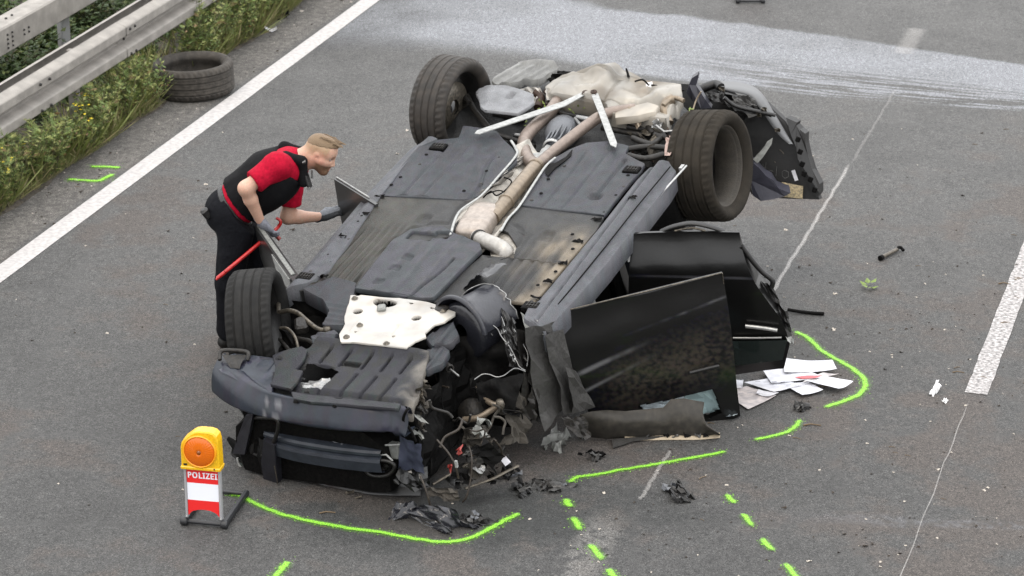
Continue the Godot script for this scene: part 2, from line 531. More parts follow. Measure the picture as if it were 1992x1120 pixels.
func ribbon(p: PackedVector3Array, w: float, c: Color, soft := 0.45, y := 0.004, s := 0.0) -> void:
	# a sprayed or painted line lying on the road, dense in the middle and thin at its edges
	var pts := PackedVector3Array()
	var cols := PackedColorArray()
	var offs := [-1.0, -soft, 0.0, soft, 1.0]
	for i in p.size():
		var t := (p[mini(i + 1, p.size() - 1)] - p[maxi(i - 1, 0)]).normalized()
		var n := Vector3(-t.z, 0, t.x)
		var end := minf(1.0, minf(i, p.size() - 1 - i) / 2.0)
		var ww := w * (0.5 + 0.1 * nz.get_noise_2d(i * 40.0, s * 99.0)) * (0.75 + 0.25 * end)
		for k in 5:
			pts.append(Vector3(p[i].x, y, p[i].z) + n * offs[k] * ww)
			var al: float = [0.0, 0.8, 1.0, 0.8, 0.0][k] * (0.1 + 0.9 * end) * clampf(1.0 + 0.35 * nz.get_noise_2d(i * 55.0 + k * 31.0, s * 57.0), 0.0, 1.0)
			cols.append(Color(c.r, c.g, c.b, al * c.a))
	net(pts, 5, p.size(), false, cols)

func build_ground() -> void:
	var asphalt := mat("asphalt", Color(0.62, 0.62, 0.62), 0.82, 0.0, grit(), 0.85, bump_tex(0.3, 5.0, 91), 0.5)
	asphalt.uv1_world_triplanar = true
	var far := asphalt.duplicate()
	far.albedo_color = Color(0.155, 0.152, 0.147).linear_to_srgb()
	M["asphalt_far"] = far
	asphalt.detail_enabled = true
	asphalt.detail_blend_mode = BaseMaterial3D.BLEND_MODE_MUL
	asphalt.detail_uv_layer = BaseMaterial3D.DETAIL_UV_2
	asphalt.texture_repeat = true
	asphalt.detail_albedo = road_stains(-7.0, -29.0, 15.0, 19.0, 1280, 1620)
	begin()
	flat()
	for q in [[-900.0, -900.0, 900.0, 900.0]]:
		quad(Vector3(q[0], -0.03, q[1]), Vector3(q[2], -0.03, q[1]), Vector3(q[2], -0.03, q[3]), Vector3(q[0], -0.03, q[3]))
	tag(done("ground", M.soil, self), "brown soil beside the carriageway", "", "", "structure")
	# the carriageway runs on past the frame at both ends; the stretch in view is a sheet of its own
	begin()
	flat()
	quad(on_road(-250, -4.1, -0.006), on_road(250, -4.1, -0.006), on_road(250, 14, -0.006), on_road(-250, 14, -0.006))
	tag(done("road_bed", far, self), "asphalt carriageway running on beyond the accident", "", "", "structure")
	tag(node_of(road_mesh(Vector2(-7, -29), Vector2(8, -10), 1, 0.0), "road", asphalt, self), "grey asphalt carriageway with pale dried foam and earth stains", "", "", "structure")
	# the planted strip along the rails rises a little above the asphalt edge
	begin()
	var pts := PackedVector3Array()
	for j in 121:
		var s := -14.0 + j * 0.25
		for k in 7:
			var t: float = [-3.84, -3.92, -4.1, -4.6, -5.4, -7.0, -12.0][k]
			var y: float = [-0.012, 0.02, 0.05, 0.08, 0.06, 0.0, -0.2][k]
			if k < 2: t += 0.07 * nz.get_noise_2d(s * 60.0, 3.0) + 0.05 * nz.get_noise_2d(s * 190.0, 8.0)
			pts.append(on_road(s, t, y + 0.015 * nz.get_noise_2d(s * 90.0, t * 90.0)))
	net(pts, 7, 121)
	tag(done("verge", M.soil, self), "earthy verge under the crash barrier", "", "", "structure")
	begin()
	pts.clear()
	for j in 161:
		var s := -40.0 + j * 0.5
		pts.append(on_road(s, -3.418 + 0.006 * nz.get_noise_2d(s * 300.0, 1.0), 0.004)); pts.append(on_road(s, -3.256 + 0.006 * nz.get_noise_2d(s * 300.0, 5.0), 0.004))
	net(pts, 2, 161)
	tag(done("edge_line", M.road_white, self), "broad white edge line beside the verge", "", "", "structure")
	for q in [[-0.87, 5.13, 3.1, 3.235], [17.1, 23.1, 3.1, 3.235], [-18.8, -12.8, 3.1, 3.235]]:
		begin()
		pts.clear()
		for j in 61:
			var s := lerpf(q[0], q[1], j / 60.0)
			pts.append(on_road(s, q[2] + 0.008 * nz.get_noise_2d(s * 700.0, 1.0), 0.004)); pts.append(on_road(s, q[3] + 0.008 * nz.get_noise_2d(s * 700.0, 5.0), 0.004))
		net(pts, 2, 61)
		tag(done("lane_dash", M.dash_white if q[2] > 2.0 else M.road_white, self), "worn white lane dash", "", "", "structure")
	begin()
	var grey := Color(0.5, 0.48, 0.46, 0.8)
	for q in [[0.05, 3.2, 1.65, 0.035, 0.5], [3.2, 5.2, 1.655, 0.03, 0.16], [7.8, 20.0, 1.65, 0.06, 0.28], [6.2, 7.05, 1.53, 0.2, 0.28], [-2.9, -2.2, 1.62, 0.03, 0.4], [-6.5, -0.95, 3.14, 0.009, 0.4]]:
		var line := PackedVector3Array()
		for j in 41: line.append(on_road(lerpf(q[0], q[1], j / 40.0), q[2] + 0.012 * nz.get_noise_2d(j * 31.0, q[0] * 9.0)))
		ribbon(line, q[3], Color(grey.r, grey.g, grey.b, q[4]), 0.5, 0.006, q[0])
	for q in [[-2.713,0,-18.843,-2.578,0,-18.888,-2.463,0,-18.855,-2.342,0,-18.934,-2.214,0,-19.025,-2.108,0,-19.002], [-3.36,0,-16.979,-3.27,0,-17.045,-3.18,0,-17.121,-3.074,0,-17.198,-3.018,0,-17.392,-2.964,0,-17.61,-2.888,0,-17.69], [-2.985,0,-17.874,-2.867,0,-17.915,-2.758,0,-17.894,-2.681,0,-17.977], [-2.542,0,-18.587,-2.404,0,-18.664,-2.253,0,-18.62,-2.179,0,-18.686], [-2.716,0,-14.254,-2.592,0,-14.395,-2.434,0,-14.31,-2.368,0,-14.466], [2.04,0,-17.007,2.169,0,-16.951,2.322,0,-16.821,2.382,0,-16.765]]:
		ribbon(curve(P(q), 6), 0.02, Color(0.05, 0.047, 0.043, 0.42), 0.4, 0.007, q[0])
	tag(done("road_joint", M.spray, self), "scratched pale joint between the lanes", "", "", "structure")

func beam(profile: Array, s0: float, s1: float, t: float, flip := 1.0) -> void:
	var pts := PackedVector3Array()
	for j in 2:
		for q in profile: pts.append(on_road(s0 if j == 0 else s1, t + q[0] * flip, q[1]))
	net(pts, profile.size(), 2)

func build_rails() -> void:
	# W-beam: two humps towards the road with a trough between them; (outwards, height)
	var w := []
	for k in 49:
		var u := k / 48.0
		var h := 0.76 - 0.31 * u
		var a := absf(absf(u - 0.5) * 2.0 - 0.56)
		w.append([0.083 * (smoothstep(0.46, 0.2, a)) - 0.083, h])
	var r := thing("guard_rail", "double sided steel crash barrier with ribbed beams along the verge", "guard rail", on_road(0, -3.95))
	var back := -r.position
	for side in 2:
		for k in 5:
			begin()
			var s0 := -10.2 + k * 4.3 + (0.0 if side == 0 else 1.0)
			beam(w, s0, s0 + 4.3 + (0.18 if k < 4 else 0.0), (-3.95 if side == 0 else -4.20) + 0.005 * (k % 2), 1.0 if side == 0 else -1.0)
			smooth()
			var o := done("beam", M.galvanised, r)
			o.position = back
			if side == 0 and k < 4:
				for q in [[-0.14, 0.70], [-0.14, 0.5], [-0.05, 0.70], [-0.05, 0.5], [-0.09, 0.60], [-1.7, 0.70], [-1.55, 0.70], [-1.7, 0.5], [-1.55, 0.5]]:
					begin()
					lathe(PackedVector2Array([Vector2(0.0, 0.014), Vector2(0.009, 0.012), Vector2(0.013, 0.0)]), Transform3D(Basis(ALONG, ACROSS, Vector3.UP), on_road(s0 + 4.3 + q[0] + 0.2, -3.945 - (0.083 if q[1] == 0.6 else 0.0), q[1])), 10)
					o = done("bolt", M.subframe, r)
					o.position = back
	for k in 9:
		begin()
		var s := -8.0 + k * 2.0
		box(on_road(s, -4.075, 0.36), Vector3(0.055, 0.74, 0.07), Basis(ALONG, Vector3.UP, ACROSS))
		var o := done("post", M.galvanised, r)
		o.position = back
	var bt := -4.768
	var x := thing("box_rail", "higher steel box beam on posts behind the ribbed crash barrier", "guard rail", on_road(0, bt))
	back = -x.position
	for k in 3:
		begin()
		var s0 := -4.7 + k * 5.0
		box(on_road(s0 + 2.498, bt - 0.1, 0.665 - 0.0015 * (k % 2)), Vector3(4.996, 0.215, 0.2), Basis(ALONG, Vector3.UP, ACROSS), 0.012)
		var o := done("beam", M.galvanised, x)
		o.position = back
		for e in [0.06, 0.14, 0.34, 0.42]:
			for h in [0.6, 0.635, 0.67, 0.705]:
				if e > 0.2 and (h == 0.6 or h == 0.705): continue
				begin()
				lathe(PackedVector2Array([Vector2(0.0, 0.012), Vector2(0.007, 0.01), Vector2(0.010, 0.0)]), Transform3D(Basis(ALONG, ACROSS, Vector3.UP), on_road(s0 + 2.5 - 0.55 + e, bt + 0.001, h)), 8)
				o = done("bolt", M.subframe, x)
				o.position = back
		for e in [0.1, 0.2]:
			begin()
			lathe(PackedVector2Array([Vector2(0.0, 0.012), Vector2(0.008, 0.01), Vector2(0.012, 0.0)]), Transform3D(Basis(ALONG, Vector3.UP, ACROSS), on_road(s0 + 2.5 - 0.4 + e, bt - 0.1, 0.774)), 8)
			o = done("bolt", M.subframe, x)
			o.position = back
	for k in 5:
		begin()
		var s := 3.569 + (k - 2) * 1.9
		box(on_road(s, bt - 0.13, 0.27), Vector3(0.14, 0.6, 0.012), Basis(ALONG, Vector3.UP, ACROSS))
		box(on_road(s + 0.064, bt - 0.185, 0.27), Vector3(0.012, 0.6, 0.098), Basis(ALONG, Vector3.UP, ACROSS))
		var o := done("post", M.beacon_grey, x)
		o.position = back

func leaf_quad(c: Vector3, d: Vector3, side: Vector3, len_: float, wid: float, col: Color) -> void:
	st.set_color(col)
	var up := d.cross(side).normalized() * wid * 0.18
	var a := c
	var b := c + d * len_ * 0.5 + side * wid * 0.5 + up
	var e := c + d * len_
	var f := c + d * len_ * 0.5 - side * wid * 0.5 + up
	var m := c + d * len_ * 0.52 - up * 0.3
	tri(a, b, m); tri(b, e, m); tri(e, f, m); tri(f, a, m)

func weed(seed_: int, h: float, feathery: bool, flowers: int) -> Array:
	var r := RandomNumberGenerator.new()
	r.seed = seed_
	var tips := []
	var stems := []
	begin()
	flat()
	for i in (9 if feathery else 7):
		var an := r.randf() * TAU
		var lean := r.randf_range(0.05, 0.5)
		var top := Vector3(cos(an) * lean * h, h * r.randf_range(0.65, 1.05), sin(an) * lean * h)
		stems.append(top)
		var n := int(26 * h / 0.4)
		for k in n:
			var u := r.randf_range(0.06, 1.0)
			var p := top * u
			p.y = top.y * pow(u, 0.8)
			var a2 := r.randf() * TAU
			var d := Vector3(cos(a2), r.randf_range(0.0, 0.9), sin(a2)).normalized()
			var g := r.randf_range(0.7, 1.3)
			var c := Color(0.10 * g, 0.145 * g, 0.035 * g) if r.randf() < 0.6 else Color(0.2 * g, 0.215 * g, 0.065 * g)
			if r.randf() < 0.06: c = Color(0.2, 0.13, 0.06)
			var side := d.cross(Vector3(r.randf() - 0.5, r.randf(), r.randf() - 0.5)).normalized()
			if feathery:
				var L := r.randf_range(0.03, 0.06)
				leaf_quad(p, d, side, L, 0.007, c)
				for q in [0.35, 0.6, 0.85]:
					leaf_quad(p + d * L * q, (d + side * 1.1).normalized(), d, L * 0.45, 0.006, c)
					leaf_quad(p + d * L * q, (d - side * 1.1).normalized(), d, L * 0.45, 0.006, c)
			else:
				leaf_quad(p, d, side, r.randf_range(0.03, 0.055), r.randf_range(0.014, 0.024), c)
	var leaves := finish()
	begin()
	for top in stems:
		tube(PackedVector3Array([Vector3.ZERO, Vector3(top.x * 0.35, top.y * 0.55, top.z * 0.35), top]), 0.0035, 4, 0.0015)
	var stem := finish()
	var bloom := []
	if flowers:
		for k in flowers:
			var top: Vector3 = stems[k % stems.size()]
			for e in r.randi_range(2, 5):
				begin()
				var c := top + Vector3(r.randf_range(-0.045, 0.045), r.randf_range(-0.01, 0.04), r.randf_range(-0.045, 0.045))
				flat()
				for q in 7:
					var an := TAU * q / 7.0
					leaf_quad(c, Vector3(cos(an), 0.25, sin(an)).normalized(), Vector3(-sin(an), 0, cos(an)), 0.013, 0.006, Color.WHITE)
				lathe(PackedVector2Array([Vector2(0, 0.006), Vector2(0.0045, 0.003), Vector2(0.0045, -0.003)]), Transform3D(Basis.IDENTITY, c), 6)
				bloom.append(finish())
	return [leaves, stem, bloom]

func put_weed(kit: Array, called: String, label: String, category: String, at: Vector3, turn: float, size: float, group: String) -> void:
	var o := thing(called, label, category, at, turn, group)
	o.scale = Vector3.ONE * size
	node_of(kit[1], "stem", M.stem, o)
	var f := node_of(kit[0], "foliage", M.leaf, o)
	for q in kit[2]: node_of(q, "flower", M.yellow_flower, o)

func shrub(seed_: int, rad: Vector3, n: int, dark: float) -> Array:
	var r := RandomNumberGenerator.new()
	r.seed = seed_
	begin()
	var twigs := []
	for k in 26:
		var d := Vector3(r.randfn(), absf(r.randfn()) * 0.9 + 0.1, r.randfn()).normalized()
		twigs.append(Vector3(d.x * rad.x, d.y * rad.y, d.z * rad.z) * r.randf_range(0.6, 1.05))
	for q in twigs: tube(PackedVector3Array([Vector3.ZERO, q * 0.5 + Vector3(0, rad.y * 0.12, 0), q]), 0.012, 5, 0.003)
	var stem := finish()
	begin()
	flat()
	for k in n:
		var q: Vector3 = twigs[r.randi() % twigs.size()]
		var p := q * r.randf_range(0.35, 1.0) + Vector3(r.randfn(), r.randfn(), r.randfn()) * 0.075
		if p.y < 0.0: p.y = -p.y
		var d := Vector3(r.randfn(), r.randf_range(-0.5, 0.8), r.randfn()).normalized()
		var side := d.cross(Vector3(r.randfn() * 0.5, 1, r.randfn() * 0.5)).normalized()
		var g := r.randf_range(0.6, 1.4) * dark
		var c := Color(0.05 * g, 0.085 * g, 0.022 * g) if r.randf() < 0.8 else Color(0.1 * g, 0.13 * g, 0.03 * g)
		leaf_quad(p, d, side, r.randf_range(0.035, 0.07), r.randf_range(0.022, 0.04), c)
	return [finish(), stem, []]

func build_plants() -> void:
	var r := RandomNumberGenerator.new()
	r.seed = 77
	var kits := [weed(1, 0.40, true, 0), weed(2, 0.46, true, 0), weed(3, 0.36, true, 3), weed(4, 0.42, true, 5), weed(5, 0.34, false, 0), weed(6, 0.40, false, 0)]
	for i in 200:
		var s := -2.6 + 11.8 * (i + r.randf()) / 200.0
		var t := -3.99 + 0.13 * r.randf() * (1.0 if r.randf() < 0.8 else -1.5) + 0.08 * nz.get_noise_2d(s * 60.0, 3.0)
		if on_road(s, t).distance_to(Vector3(-2.569,0,-21.423)) < 0.43: continue
		var k := r.randi() % 6
		if k in [2, 3] and (s > 1.1 or r.randf() < 0.1) and r.randf() < 0.93: k = [0, 1, 4, 5][r.randi() % 4]
		var where := "under the near end of the crash barrier" if s < 1.0 else "beside the loose tyre" if s < 4.0 and s > 2.6 else "at the foot of the crash barrier" if s < 4.0 else "under the far end of the crash barrier"
		var bloom := k == 2 or k == 3
		put_weed(kits[k], "ragwort_plant" if k < 4 else "weed_plant", ("feathery green weed with yellow flower heads " if bloom else "feathery green weed without flowers " if k < 4 else "broad leaved green weed ") + where, "plant", on_road(s, t, 0.02), r.randf() * TAU, r.randf_range(0.75, 1.25), "weeds along the crash barrier")
	var sh := [shrub(11, Vector3(0.5, 0.62, 0.45), 2300, 0.8), shrub(12, Vector3(0.45, 0.5, 0.4), 2000, 1.0), shrub(13, Vector3(0.6, 1.15, 0.5), 3000, 0.95)]
	var spots := []
	for i in 13: spots.append([-1.6 + 0.62 * i + 0.2 * r.randf(), -4.42 - 0.14 * r.randf(), i % 2, r.randf_range(0.55, 0.72)])
	for i in 13: spots.append([-2.0 + 0.85 * i + 0.3 * r.randf(), -5.25 - 0.25 * r.randf(), i % 2, r.randf_range(0.9, 1.15)])
	for i in 9: spots.append([-1.5 + 1.2 * i + 0.3 * r.randf(), -6.1 - 0.3 * r.randf(), 2, r.randf_range(0.85, 1.05)])
	spots.append_array([[8.6, -4.3, 0, 0.62], [9.6, -4.3, 1, 0.8], [10.8, -4.2, 0, 0.9], [-0.6, -4.98, 2, 0.8]])
	for i in spots.size():
		var q: Array = spots[i]
		var l := "dark leafy shrub between the two crash barriers" if q[1] > -4.7 else "tall leafy shrub behind the box beam barrier"
		if q[0] > 8.4: l = "leafy shrub at the far end of the verge"
		put_weed(sh[q[2]], "shrub", l, "shrub", on_road(q[0], q[1], 0.02), r.randf() * TAU, q[3], "shrubs around the crash barriers")
	# low grass and dry stalks that nobody could count
	begin()
	flat()
	for k in 7:
		var an := TAU * k / 7.0
		leaf_quad(Vector3.ZERO, Vector3(cos(an) * 0.5, 1, sin(an) * 0.5).normalized(), Vector3(-sin(an), 0, cos(an)), 0.09 + 0.02 * (k % 3), 0.004, Color(0.15, 0.17, 0.05) if k % 3 else Color(0.26, 0.22, 0.11))
	var mm := MultiMesh.new()
	mm.transform_format = MultiMesh.TRANSFORM_3D
	mm.mesh = finish()
	mm.instance_count = 4200
	for i in 4200:
		var s := r.randf_range(-3.0, 11.0)
		var t := -3.86 - absf(r.randfn()) * 0.16 + 0.07 * nz.get_noise_2d(s * 60.0, 3.0)
		if on_road(s, t).distance_to(Vector3(-2.569,0,-21.423)) < 0.45: t = -4.25
		mm.set_instance_transform(i, Transform3D(Basis.from_euler(Vector3(r.randf_range(-0.5, 0.5), r.randf() * TAU, r.randf_range(-0.5, 0.5))).scaled(Vector3(1.2, 1.0, 1.2) * (r.randf_range(0.4, 1.3) if i % 7 else r.randf_range(1.5, 3.6))), on_road(s, t, 0.012)))
	var gi := MultiMeshInstance3D.new()
	gi.multimesh = mm
	gi.material_override = M.leaf
	gi.name = "grass"
	add_child(gi)
	tag(gi, "short grass and dry stalks growing out of the verge", "grass", "", "stuff")

# ---------------------------------------------------------------- the wreck
const PAN := Color(0.032, 0.0335, 0.0385)
const SILL := Color(0.064, 0.066, 0.073)
const TAUPE := Color(0.033, 0.0315, 0.027)
var car: Node3D

func vary(c: Color, x: float, z: float, amt := 0.25) -> Color:
	var v := 1.0 + amt * (nz.get_noise_2d(x * 260.0, z * 130.0) + 0.6 * nz.get_noise_2d(x * 900.0, z * 500.0))
	return Color(c.r * v, c.g * v, c.b * v)

func dist_to(p: PackedVector3Array, x: float, z: float) -> float:
	var best := 1e9
	var q := Vector2(x, z)
	for i in p.size() - 1:
		best = minf(best, q.distance_to(Geometry2D.get_closest_point_to_segment(q, Vector2(p[i].x, p[i].z), Vector2(p[i + 1].x, p[i + 1].z))))
	return best

func dents(x: float, z: float, a: float) -> float:
	return a * nz.get_noise_2d(x * 150.0 + 70.0, z * 110.0)

func xf_along(a: Vector3, b: Vector3) -> Transform3D:
	var y := (b - a).normalized()
	var x := y.cross(Vector3.UP if absf(y.y) < 0.9 else Vector3.RIGHT).normalized()
	return Transform3D(Basis(x, y, x.cross(y)), a)

func tyre_mesh(rad: float, wid: float, rim: float, treads: int) -> ArrayMesh:
	# outline from the inner bead over sidewall, shoulder and tread to the outer bead; x radius, y along the axle
	var h := wid * 0.5
	var prof := [[rim, -h * 0.74, 0], [rim + 0.012, -h * 0.86, 0], [lerpf(rim, rad, 0.45), -h * 1.0, 0], [lerpf(rim, rad, 0.72), -h * 0.985, 0], [rad - 0.016, -h * 0.9, 1], [rad - 0.006, -h * 0.84, 2]]
	for g in 4:
		var y := h * (-0.58 + 0.386 * g)
		prof.append_array([[rad - 0.001, y - 0.011, 2 if g == 0 else 3], [rad, y - 0.0065, 0], [rad - 0.008, y - 0.005, 0], [rad - 0.008, y + 0.005, 0], [rad, y + 0.0065, 0], [rad - 0.0005, y + 0.011, 3 if g < 3 else 2]])
	prof.append_array([[rad - 0.006, h * 0.84, 2], [rad - 0.016, h * 0.9, 1], [lerpf(rim, rad, 0.72), h * 0.985, 0], [lerpf(rim, rad, 0.45), h, 0], [rim + 0.012, h * 0.86, 0], [rim, h * 0.74, 0], [rim - 0.004, h * 0.55, 0], [rim + 0.03, h * 0.3, 0], [rim + 0.03, -h * 0.3, 0], [rim - 0.004, -h * 0.55, 0], [rim, -h * 0.74, 0]])
	begin()
	var n := treads * 3
	var pts := PackedVector3Array()
	for q in prof:
		for k in n:
			var r: float = q[0]
			if q[2] == 2 and k % 3 == 0: r -= 0.010
			elif q[2] == 1 and k % 3 == 0: r -= 0.004
			elif q[2] == 3 and k % 6 == 0: r -= 0.002
			var a := TAU * k / n
			pts.append(Vector3(cos(a) * r, q[1], sin(a) * r))
	net(pts, n, prof.size(), true)
	return finish()

func barrel_mesh(rim: float, wid: float) -> ArrayMesh:
	begin()
	var h := wid * 0.5
	lathe(PackedVector2Array([Vector2(rim + 0.012, -h * 0.82), Vector2(rim + 0.014, -h * 0.7), Vector2(rim - 0.008, -h * 0.66), Vector2(rim - 0.016, -h * 0.3), Vector2(rim - 0.03, h * 0.1), Vector2(rim - 0.018, h * 0.55), Vector2(rim - 0.006, h * 0.66), Vector2(rim + 0.014, h * 0.72), Vector2(rim + 0.012, h * 0.82), Vector2(rim - 0.004, h * 0.76), Vector2(rim - 0.012, h * 0.58)]), Transform3D(), 48)
	return finish()

func wheel(at: Vector3, axle: Vector3, rubber: Material, label: String, spokes: bool, spin: float) -> Node3D:
	# the axle points out of the car
	var w := Node3D.new()
	w.name = "wheel"
	car.add_child(w, true)
	var y := axle.normalized()
	var x := y.cross(Vector3(0, 1, 0)).normalized()
	w.transform = Transform3D(Basis(x, y, x.cross(y)), at)
	w.set_meta("label", label)
	var tm: ArrayMesh = M["tyre_mesh"]
	var o := node_of(tm, "tyre", rubber, w)
	o.rotation.y = spin
	node_of(M["barrel_mesh"], "rim", M.black if spokes else M.mud, w)
	if spokes:
		begin()
		for k in 10:
			var a := TAU * k / 10.0
			var d := Vector3(cos(a), 0, sin(a))
			var q := Vector3(-sin(a), 0, cos(a))
			box(d * 0.13 + Vector3(0, 0.075, 0), Vector3(0.19, 0.018, 0.022), Basis(d, Vector3.UP, -q))
		lathe(PackedVector2Array([Vector2(0, 0.09), Vector2(0.06, 0.085), Vector2(0.075, 0.06)]), Transform3D(), 20)
		node_of(finish(), "spoke", M.black, w)
		begin()
		lathe(PackedVector2Array([Vector2(0.05, -0.03), Vector2(0.165, -0.03), Vector2(0.165, 0.0), Vector2(0.05, 0.0)]), Transform3D(), 40)
		node_of(finish(), "brake_disc", M.alloy, w)
	return w

func part(called: String, m: Material, parent: Node = null) -> MeshInstance3D:
	return done(called, m, parent if parent else car)

func build_floor() -> void:
	# under trays: left and right, each a front and a rear moulding
	var lip := P([-0.413,0,0.782,-0.434,0,0.527,-0.411,0,0.257,-0.35,0,0.113,-0.249,0,0.043,-0.155,0,0.031,-0.182,0,-0.143,-0.147,0,-0.253])
	var taupe_l := func(x, z):
		var c := vary(TAUPE, x, z, 0.3)
		return c.lerp(PAN, smoothstep(-0.5, -0.3, x) * 0.45).lerp(Color(0.07, 0.065, 0.055), 0.35 * smoothstep(0.0, 0.4, nz.get_noise_2d(x * 120.0, z * 60.0)))
	begin()
	var rib_l := func(x, z):
		var fade := smoothstep(0.1, 0.28, z + (x + 0.7) * 0.2) * smoothstep(0.87, 0.8, z)
		var y := 0.0
		for c in [-0.655, -0.605, -0.555, -0.505, -0.455, -0.41]: y -= 0.012 * groove(x, c, 0.013) * fade
		var e: float = dist_to(lip, x, z)
		y -= 0.014 * exp(-e * e / 0.00016)
		y -= 0.016 * slot(x, z, -0.33, 0.02, 0.035, 0.05, 0.02)
		return y + dents(x, z, 0.006)
	panel(P([-0.668,0,0.882,-0.593,0,0.765,-0.358,0,0.877,-0.354,0,0.357,-0.075,0,0.178,-0.146,0,-0.175,-0.112,0,-0.305,-0.192,0,-0.244,-0.595,0,-0.201,-0.747,0,-0.199,-0.746,0,-0.042]), 0.0, 120, 110, rib_l, taupe_l)
	part("floor_tray", M.panel).set_meta("label", "dusty ribbed floor tray ahead of the seam")
	begin()
	var pan_c := func(x, z): return vary(PAN, x, z, 0.16)
	var rear_l := func(x, z):
		var y := 0.0
		for c in [-0.6, -0.47]: y -= 0.008 * groove(x, c, 0.008) * smoothstep(-0.95, -0.8, z)
		y -= 0.014 * groove(x, -0.2 - 0.08 * smoothstep(-0.35, -0.75, z) + 0.04, 0.012) * smoothstep(-0.86, -0.76, z)
		y -= 0.02 * slot(x, z, -0.655, -0.86, 0.05, 0.045)
		return y + dents(x, z, 0.012)
	panel(P([-0.75,0,-0.205,-0.598,0,-0.207,-0.195,0,-0.25,-0.118,0,-0.317,-0.068,0,-0.765,-0.121,0,-0.885,-0.258,0,-1.006,-0.377,0,-1.132,-0.473,0,-1.144,-0.616,0,-1.148,-0.576,0,-0.992,-0.707,0,-0.948,-0.784,0,-0.843]), 0.004, 90, 100, rear_l, pan_c, 0.025, 0.006)
	part("floor_tray", M.panel).set_meta("label", "blue grey floor tray behind the seam")
	begin()
	var tan_c := func(x, z):
		var c := vary(TAUPE.lerp(PAN * 0.6, 0.55), x, z, 0.25)
		var dust := smoothstep(0.45, 0.72, x + 0.12 * nz.get_noise_2d(x * 200.0, z * 120.0)) * smoothstep(-0.15, 0.15, z) * (0.55 + 0.9 * nz.get_noise_2d(x * 500.0, z * 250.0))
		return c.lerp(Color(0.2, 0.165, 0.12), clampf(dust, 0.0, 0.85))
	var rib_r := func(x, z):
		var fade := smoothstep(0.0, 0.2, z) * smoothstep(0.86, 0.74, z)
		var y := 0.0
		for c in [0.40, 0.46, 0.53, 0.59, 0.66]: y -= 0.011 * groove(x, c, 0.014) * fade
		var q := Vector2(x - 0.17, z - 0.16).length()
		y -= 0.012 * groove(q, 0.2, 0.014) * smoothstep(-0.1, 0.0, z) * smoothstep(0.2, 0.26, x)
		y -= 0.018 * slot(x, z, 0.5, 0.06, 0.03, 0.05, 0.02)
		return y + dents(x, z, 0.008)
	panel(P([0.192,0,0.045,0.183,0,-0.238,0.462,0,-0.227,0.747,0,-0.225,0.771,0,-0.049,0.744,0,0.38,0.731,0,0.79,0.631,0,0.754,0.543,0,0.737,0.436,0,0.823,0.312,0,0.912,0.156,0,0.893,0.175,0,0.614,0.206,0,0.338,0.306,0,0.397,0.407,0,0.358,0.367,0,0.202,0.248,0,0.065]), 0.0, 110, 110, rib_r, tan_c, 0.02, 0.004)
	part("floor_tray", M.panel).set_meta("label", "brown dusted floor tray beside the open doors")
	begin()
	var rear_r := func(x, z):
		var y := 0.0
		for c in [0.33, 0.46]: y -= 0.008 * groove(x, c, 0.008) * smoothstep(-1.0, -0.85, z)
		y -= 0.016 * groove(x, 0.6, 0.009) * smoothstep(-0.95, -0.9, z) * smoothstep(-0.35, -0.5, z)
		y -= 0.02 * slot(x, z, 0.69, -0.8, 0.05, 0.04)
		y -= 0.025 * slot(x, z, 0.6, -0.44, 0.035, 0.03, 0.02)
		return y + dents(x, z, 0.012)
	panel(P([0.18,0,-0.244,0.457,0,-0.239,0.744,0,-0.231,0.746,0,-0.713,0.742,0,-0.891,0.573,0,-0.989,0.553,0,-1.087,0.409,0,-1.11,0.278,0,-1.066,0.203,0,-0.97,0.125,0,-0.82,0.149,0,-0.583]), 0.004, 80, 100, rear_r, pan_c, 0.025, 0.006)
	var o := part("floor_tray", M.panel)
	o.set_meta("label", "cracked blue grey floor tray beside the rear wheel")
	begin()
	prism(P([0.143,0.012,-0.76,0.189,0.012,-0.782,0.223,0.012,-0.863,0.225,0.012,-0.965,0.251,0.012,-0.888,0.238,0.012,-0.811,0.216,0.012,-0.72,0.214,0.012,-0.613,0.179,0.012,-0.646]), Vector3(0, -0.004, 0))
	part("crack", M.dark, o)
	# jack pads set in their pockets
	for q in [[-0.655, -0.86], [0.69, -0.8], [-0.735, 0.79], [0.735, 0.82]]:
		begin()
		box(Vector3(q[0], -0.005, q[1]), Vector3(0.1, 0.03, 0.075), Basis.IDENTITY, 0.004)
		part("jack_pocket", M.dark)
		begin()
		box(Vector3(q[0] + 0.008, -0.003, q[1]), Vector3(0.07, 0.03, 0.05), Basis.IDENTITY, 0.004)
		for k in 4: box(Vector3(q[0] - 0.019 + 0.018 * k, 0.0122, q[1]), Vector3(0.004, 0.012, 0.046))
		for k in 2: box(Vector3(q[0] + 0.008, 0.0122, q[1] - 0.012 + 0.024 * k), Vector3(0.066, 0.0124, 0.004))
		part("jack_pad", M.subframe)
	# clips along the sill, torn out of the trays
	for q in [Vector3(-0.613,0.004,0.77),Vector3(-0.726,0.004,0.319),Vector3(-0.719,0.004,0.038),Vector3(-0.724,0.004,-0.189),Vector3(0.73,0.004,-0.171),Vector3(0.725,0.004,0.09),Vector3(0.735,0.004,0.341),Vector3(0.73,0.004,0.555),Vector3(0.74,0.004,0.738),Vector3(0.838,0.004,-0.464)]:
		begin()
		var e: float = 0.018 + 0.012 * absf(nz.get_noise_2d(q.x * 700.0, q.z * 900.0))
		crumple(q + Vector3(-e * 2.2, 0, 0.012), q + Vector3(e * 1.2, 0.004, e), q + Vector3(e, 0.008, -0.012), q + Vector3(-e * 1.5, 0.002, -e * 0.6), 5, 4, 0.02, q.x * 9.0 + q.z, 0.012)
		part("clip", M.dark)
